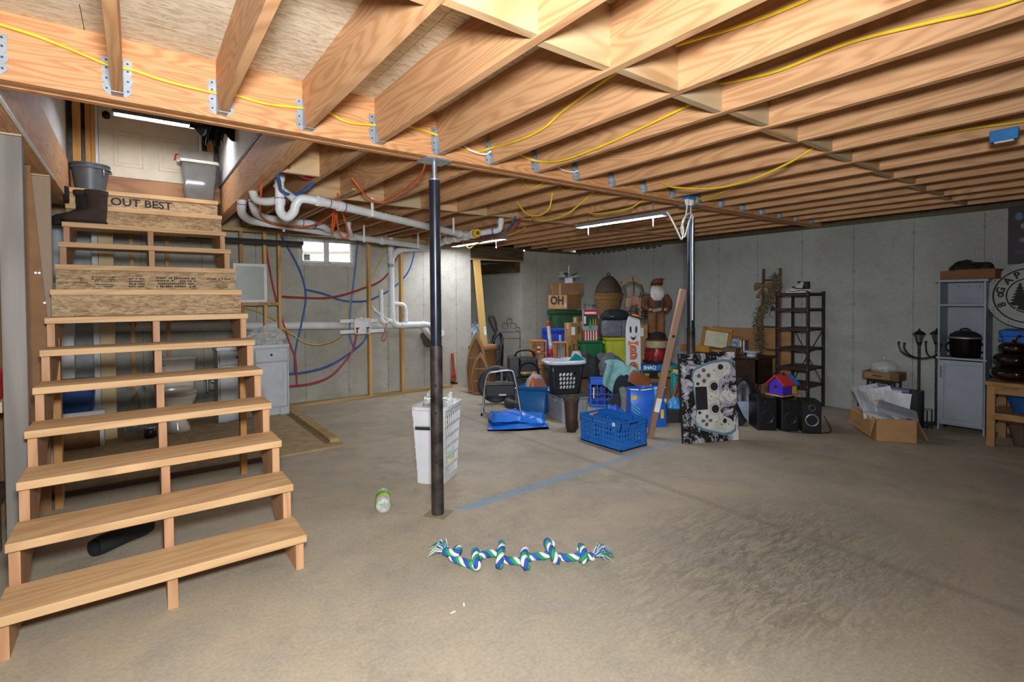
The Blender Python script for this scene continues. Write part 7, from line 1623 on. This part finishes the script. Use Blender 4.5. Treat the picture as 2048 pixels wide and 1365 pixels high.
def rdisc(nm, r0, r1, y0, y1, mat):
    m = MB(); n = 48
    if r0 <= 0: m.prism([(r1 * math.cos(2 * PI * k / n), r1 * math.sin(2 * PI * k / n)) for k in range(n)], y1 - y0, Matrix.Translation((0, y0, 0)))
    else:
        rings = [[(r * math.cos(2 * PI * k / n), y, r * math.sin(2 * PI * k / n)) for k in range(n)] for r, y in ((r0, y0), (r1, y0), (r1, y1), (r0, y1), (r0, y0))]
        m.loft(rings, False, False)
    return obj(nm, m, mat, d)
rdisc('dial', 0, .325, 0, .02, CLK); rdisc('outer_ring', .262, .275, -.003, 0, INK); rdisc('inner_ring', .165, .176, -.003, 0, INK)
for k in range(60):
    a = 2 * PI * k / 60; r = .006 if k % 5 == 0 else .003
    obj('minute_mark', MB().prism([(.3 * math.cos(a) + r * math.cos(j * 1.05), .3 * math.sin(a) + r * math.sin(j * 1.05)) for j in range(6)], .001, Matrix.Translation((0, -.0015, 0))), INK, d)
for ch, ang in (('8', 205), ('o', 178), ('G', 166), ('A', 138), ('P', 116), ('Y', 92), ('R', 70), ('O', 48), ('D', 26), ('4', 0), ('5', -25)):
    a = math.radians(ang); lettering(ch, .09, INK, d, (.219 * math.cos(a), -.002, .219 * math.sin(a)), (PI / 2, -(a - PI / 2), 0), bold=.003)
tr_ = [(0, .13)]
for i in range(7): tr_ += [(.018 + i * .011, .1 - i * .03), (.008 + i * .006, .095 - i * .03)]
tr_ += [(.01, -.12), (-.01, -.12)] + [(-x, z) for x, z in reversed(tr_[1:])]
obj('tree_print', slab([(x - .075, z) for x, z in tr_], .001, -.002), INK, d); obj('ground_print', slab([(-.15, -.07), (-.05, -.09), (.05, -.06), (.16, -.05), (.12, -.11), (.0, -.165), (-.1, -.13)], .001, -.003), INK, d)
obj('numeral_print', slab([(-.115, -.1), (-.08, -.1), (-.1, -.15), (-.112, -.15), (-.095, -.112), (-.115, -.112)], .001, -.0045), CLK, d)
d = thing('wall_picture', 'dark framed picture with pale blurs high on wall', 'picture', (7.165, .84, 1.74), RW)
obj('panel', MB().box(-.3, .3, -.012, 0, 0, .58), plain('picture_maroon', '#1d1216', .5), d, bevel=.003)
for x, z, w_, h_, col in ((-.22, .48, .06, .08, '#5a7590'), (-.16, .38, .1, .07, '#8a8078'), (-.17, .24, .1, .06, '#7a6a74'), (-.2, .12, .12, .05, '#54425c'), (0, .42, .14, .08, '#6a6a80'), (0, .22, .14, .1, '#7a6050')):
    obj('painted_shape', MB().sphere((x, -.0125, z), .5, 14, 8, (w_, .004, h_)), plain('pic_' + col[1:], col, .6), d, smooth=True)
# speakers, birdhouse, basket
def speaker(label, loc, rz, w, h, dp, cone='#1b1c1e', ring=None):
    d = thing('loudspeaker', label, 'speaker', loc, rz)
    obj('cabinet', MB().box(-w / 2, w / 2, -dp / 2, dp / 2, 0, h), plain('speaker_black', '#121314', .35), d, bevel=.006)
    obj('front_baffle', MB().box(-w / 2 + .008, w / 2 - .008, -dp / 2 - .012, -dp / 2, .008, h - .008), plain('baffle_black', '#1a1b1d', .3), d, bevel=.008)
    for z, r in ((h * .42, w * .34), (h * .82, w * .17)):
        c_ = obj('driver_ring', MB().lathe([(r, 0), (r * 1.08, .004), (r * .95, .012), (r * .85, .004)], 24, cap0=False, cap1=False), ring or plain('ring_dark', '#2c2d30', .3), d, smooth=True, loc=(0, -dp / 2 - .012, z), rot=(PI / 2, 0, 0))
        obj('cone', MB().lathe([(r * .86, .004), (r * .3, -.02), (r * .28, -.012), (.001, -.004)], 24, cap0=False), plain('cone_dark', cone, .4), c_, smooth=True)
    return d
speaker('black bookshelf speaker turned at left under birdhouse', (5.45, 2.80, 0), -.75, .2, .345, .26)
speaker('black bookshelf speaker in middle under birdhouse', (5.60, 2.63, 0), -.75, .18, .335, .26)
speaker('black speaker with silver driver ring at right', (5.72, 2.44, 0), -.95, .18, .325, .26, '#3c2f28', GALV)
L('speaker_cord', 'black speaker cord trailing on floor by speakers', 'cord', INK, .005, [(5.45, 2.55, .006), (5.55, 2.38, .006), (5.7, 2.28, .006), (5.82, 2.26, .02), (5.82, 2.33, .16)])
d = thing('birdhouse', 'painted double birdhouse in purple yellow red and blue', 'birdhouse', (5.66, 2.68, .348), -.5)
obj('base_board', MB().box(-.15, .19, -.1, .11, 0, .014), STUDW, d, bevel=.003)
def house(x0, x1, y0, y1, wallm, roofm, h, ridge):
    xm = (y0 + y1) / 2
    fr = Matrix(((0, 1, 0, x0), (1, 0, 0, 0), (0, 0, 1, .0145), (0, 0, 0, 1)))
    o = obj('house_body', MB().prism([(y0, 0), (y1, 0), (y1, h), (xm, ridge), (y0, h)], x1 - x0, fr), wallm, d)
    for s, ye in ((-1, y0), (1, y1)):
        e = .03; sl = (ridge - h) / abs(ye - xm)
        yo = ye + s * e; zo = h - sl * e
        obj('roof_board', MB().add([(x0 - .02, xm, ridge + .006), (x1 + .012, xm, ridge + .006), (x1 + .012, yo, zo + .006), (x0 - .02, yo, zo + .006), (x0 - .02, xm, ridge + .022), (x1 + .012, xm, ridge + .022), (x1 + .012, yo, zo + .022), (x0 - .02, yo, zo + .022)], [(0, 1, 2, 3), (7, 6, 5, 4), (0, 4, 5, 1), (1, 5, 6, 2), (2, 6, 7, 3), (3, 7, 4, 0)]), roofm, d, loc=(0, 0, .0145))
    return o
PUR = plain('paint_purple', '#4b2fb4', .5); RPA = plain('paint_red', '#c4302a', .5); BPA = plain('paint_blue', '#2a74c8', .5); YPA = plain('paint_yellow', '#d8b41e', .5)
o = house(-.12, .04, -.08, .08, PUR, RPA, .12, .195); house(.053, .15, -.06, .085, YPA, BPA, .115, .185)
obj('entry_hole', MB().cyl((-.1205, 0, .1), (-.1225, 0, .1), .02, n=14), INK, d); obj('brass_disc', MB().cyl((-.123, -.01, .09), (-.125, -.01, .09), .009, n=10), BRASS, d); obj('chimney', MB().box(-.02, .0, -.02, .0, .2, .25), INK, d)
d.rotation_euler = (0, 0, .75)
d.rotation_euler = (0, 0, -.5 + .35)
WB = plain('basket_white', '#9ba3b4', .45)
d = thing('laundry_basket', 'white holed basket tipped beside black speakers', 'laundry basket', (5.66, 3.14, 0), -.55)
obj('shell', MB().rrect([(.34, .26, 0), (.44, .34, .24)], .05, 4, cap1=False), WB, d, smooth=True, solid=.006)
for i in range(4):
    for j in range(3): obj('hole', MB().sphere((.02 + i * .045, -.131 - .0415 * ((.06 + j * .05) / .24) - .001, .07 + j * .05), .016, 8, 6, (1, .15, 1.1)), INK, d)
heap('black_bag', 'crumpled black bag on the white basket by desk', (5.68, 3.16, .20), .52, .36, .30, plain('bag_black_sheen', '#17171a', .4, 0, .2, .6, 25), 71, -.6, cat='bag')
tag(obj('black_tube_bag', MB().tube(smooth([(5.42, 3.2, .30), (5.36, 3.1, .2), (5.34, 3.02, .08), (5.36, 2.98, .02)]), [.05] * 5 + [.065] * 14, 10), BLKF, smooth=True), 'black padded strap bag hanging beside canvas edge', 'bag')
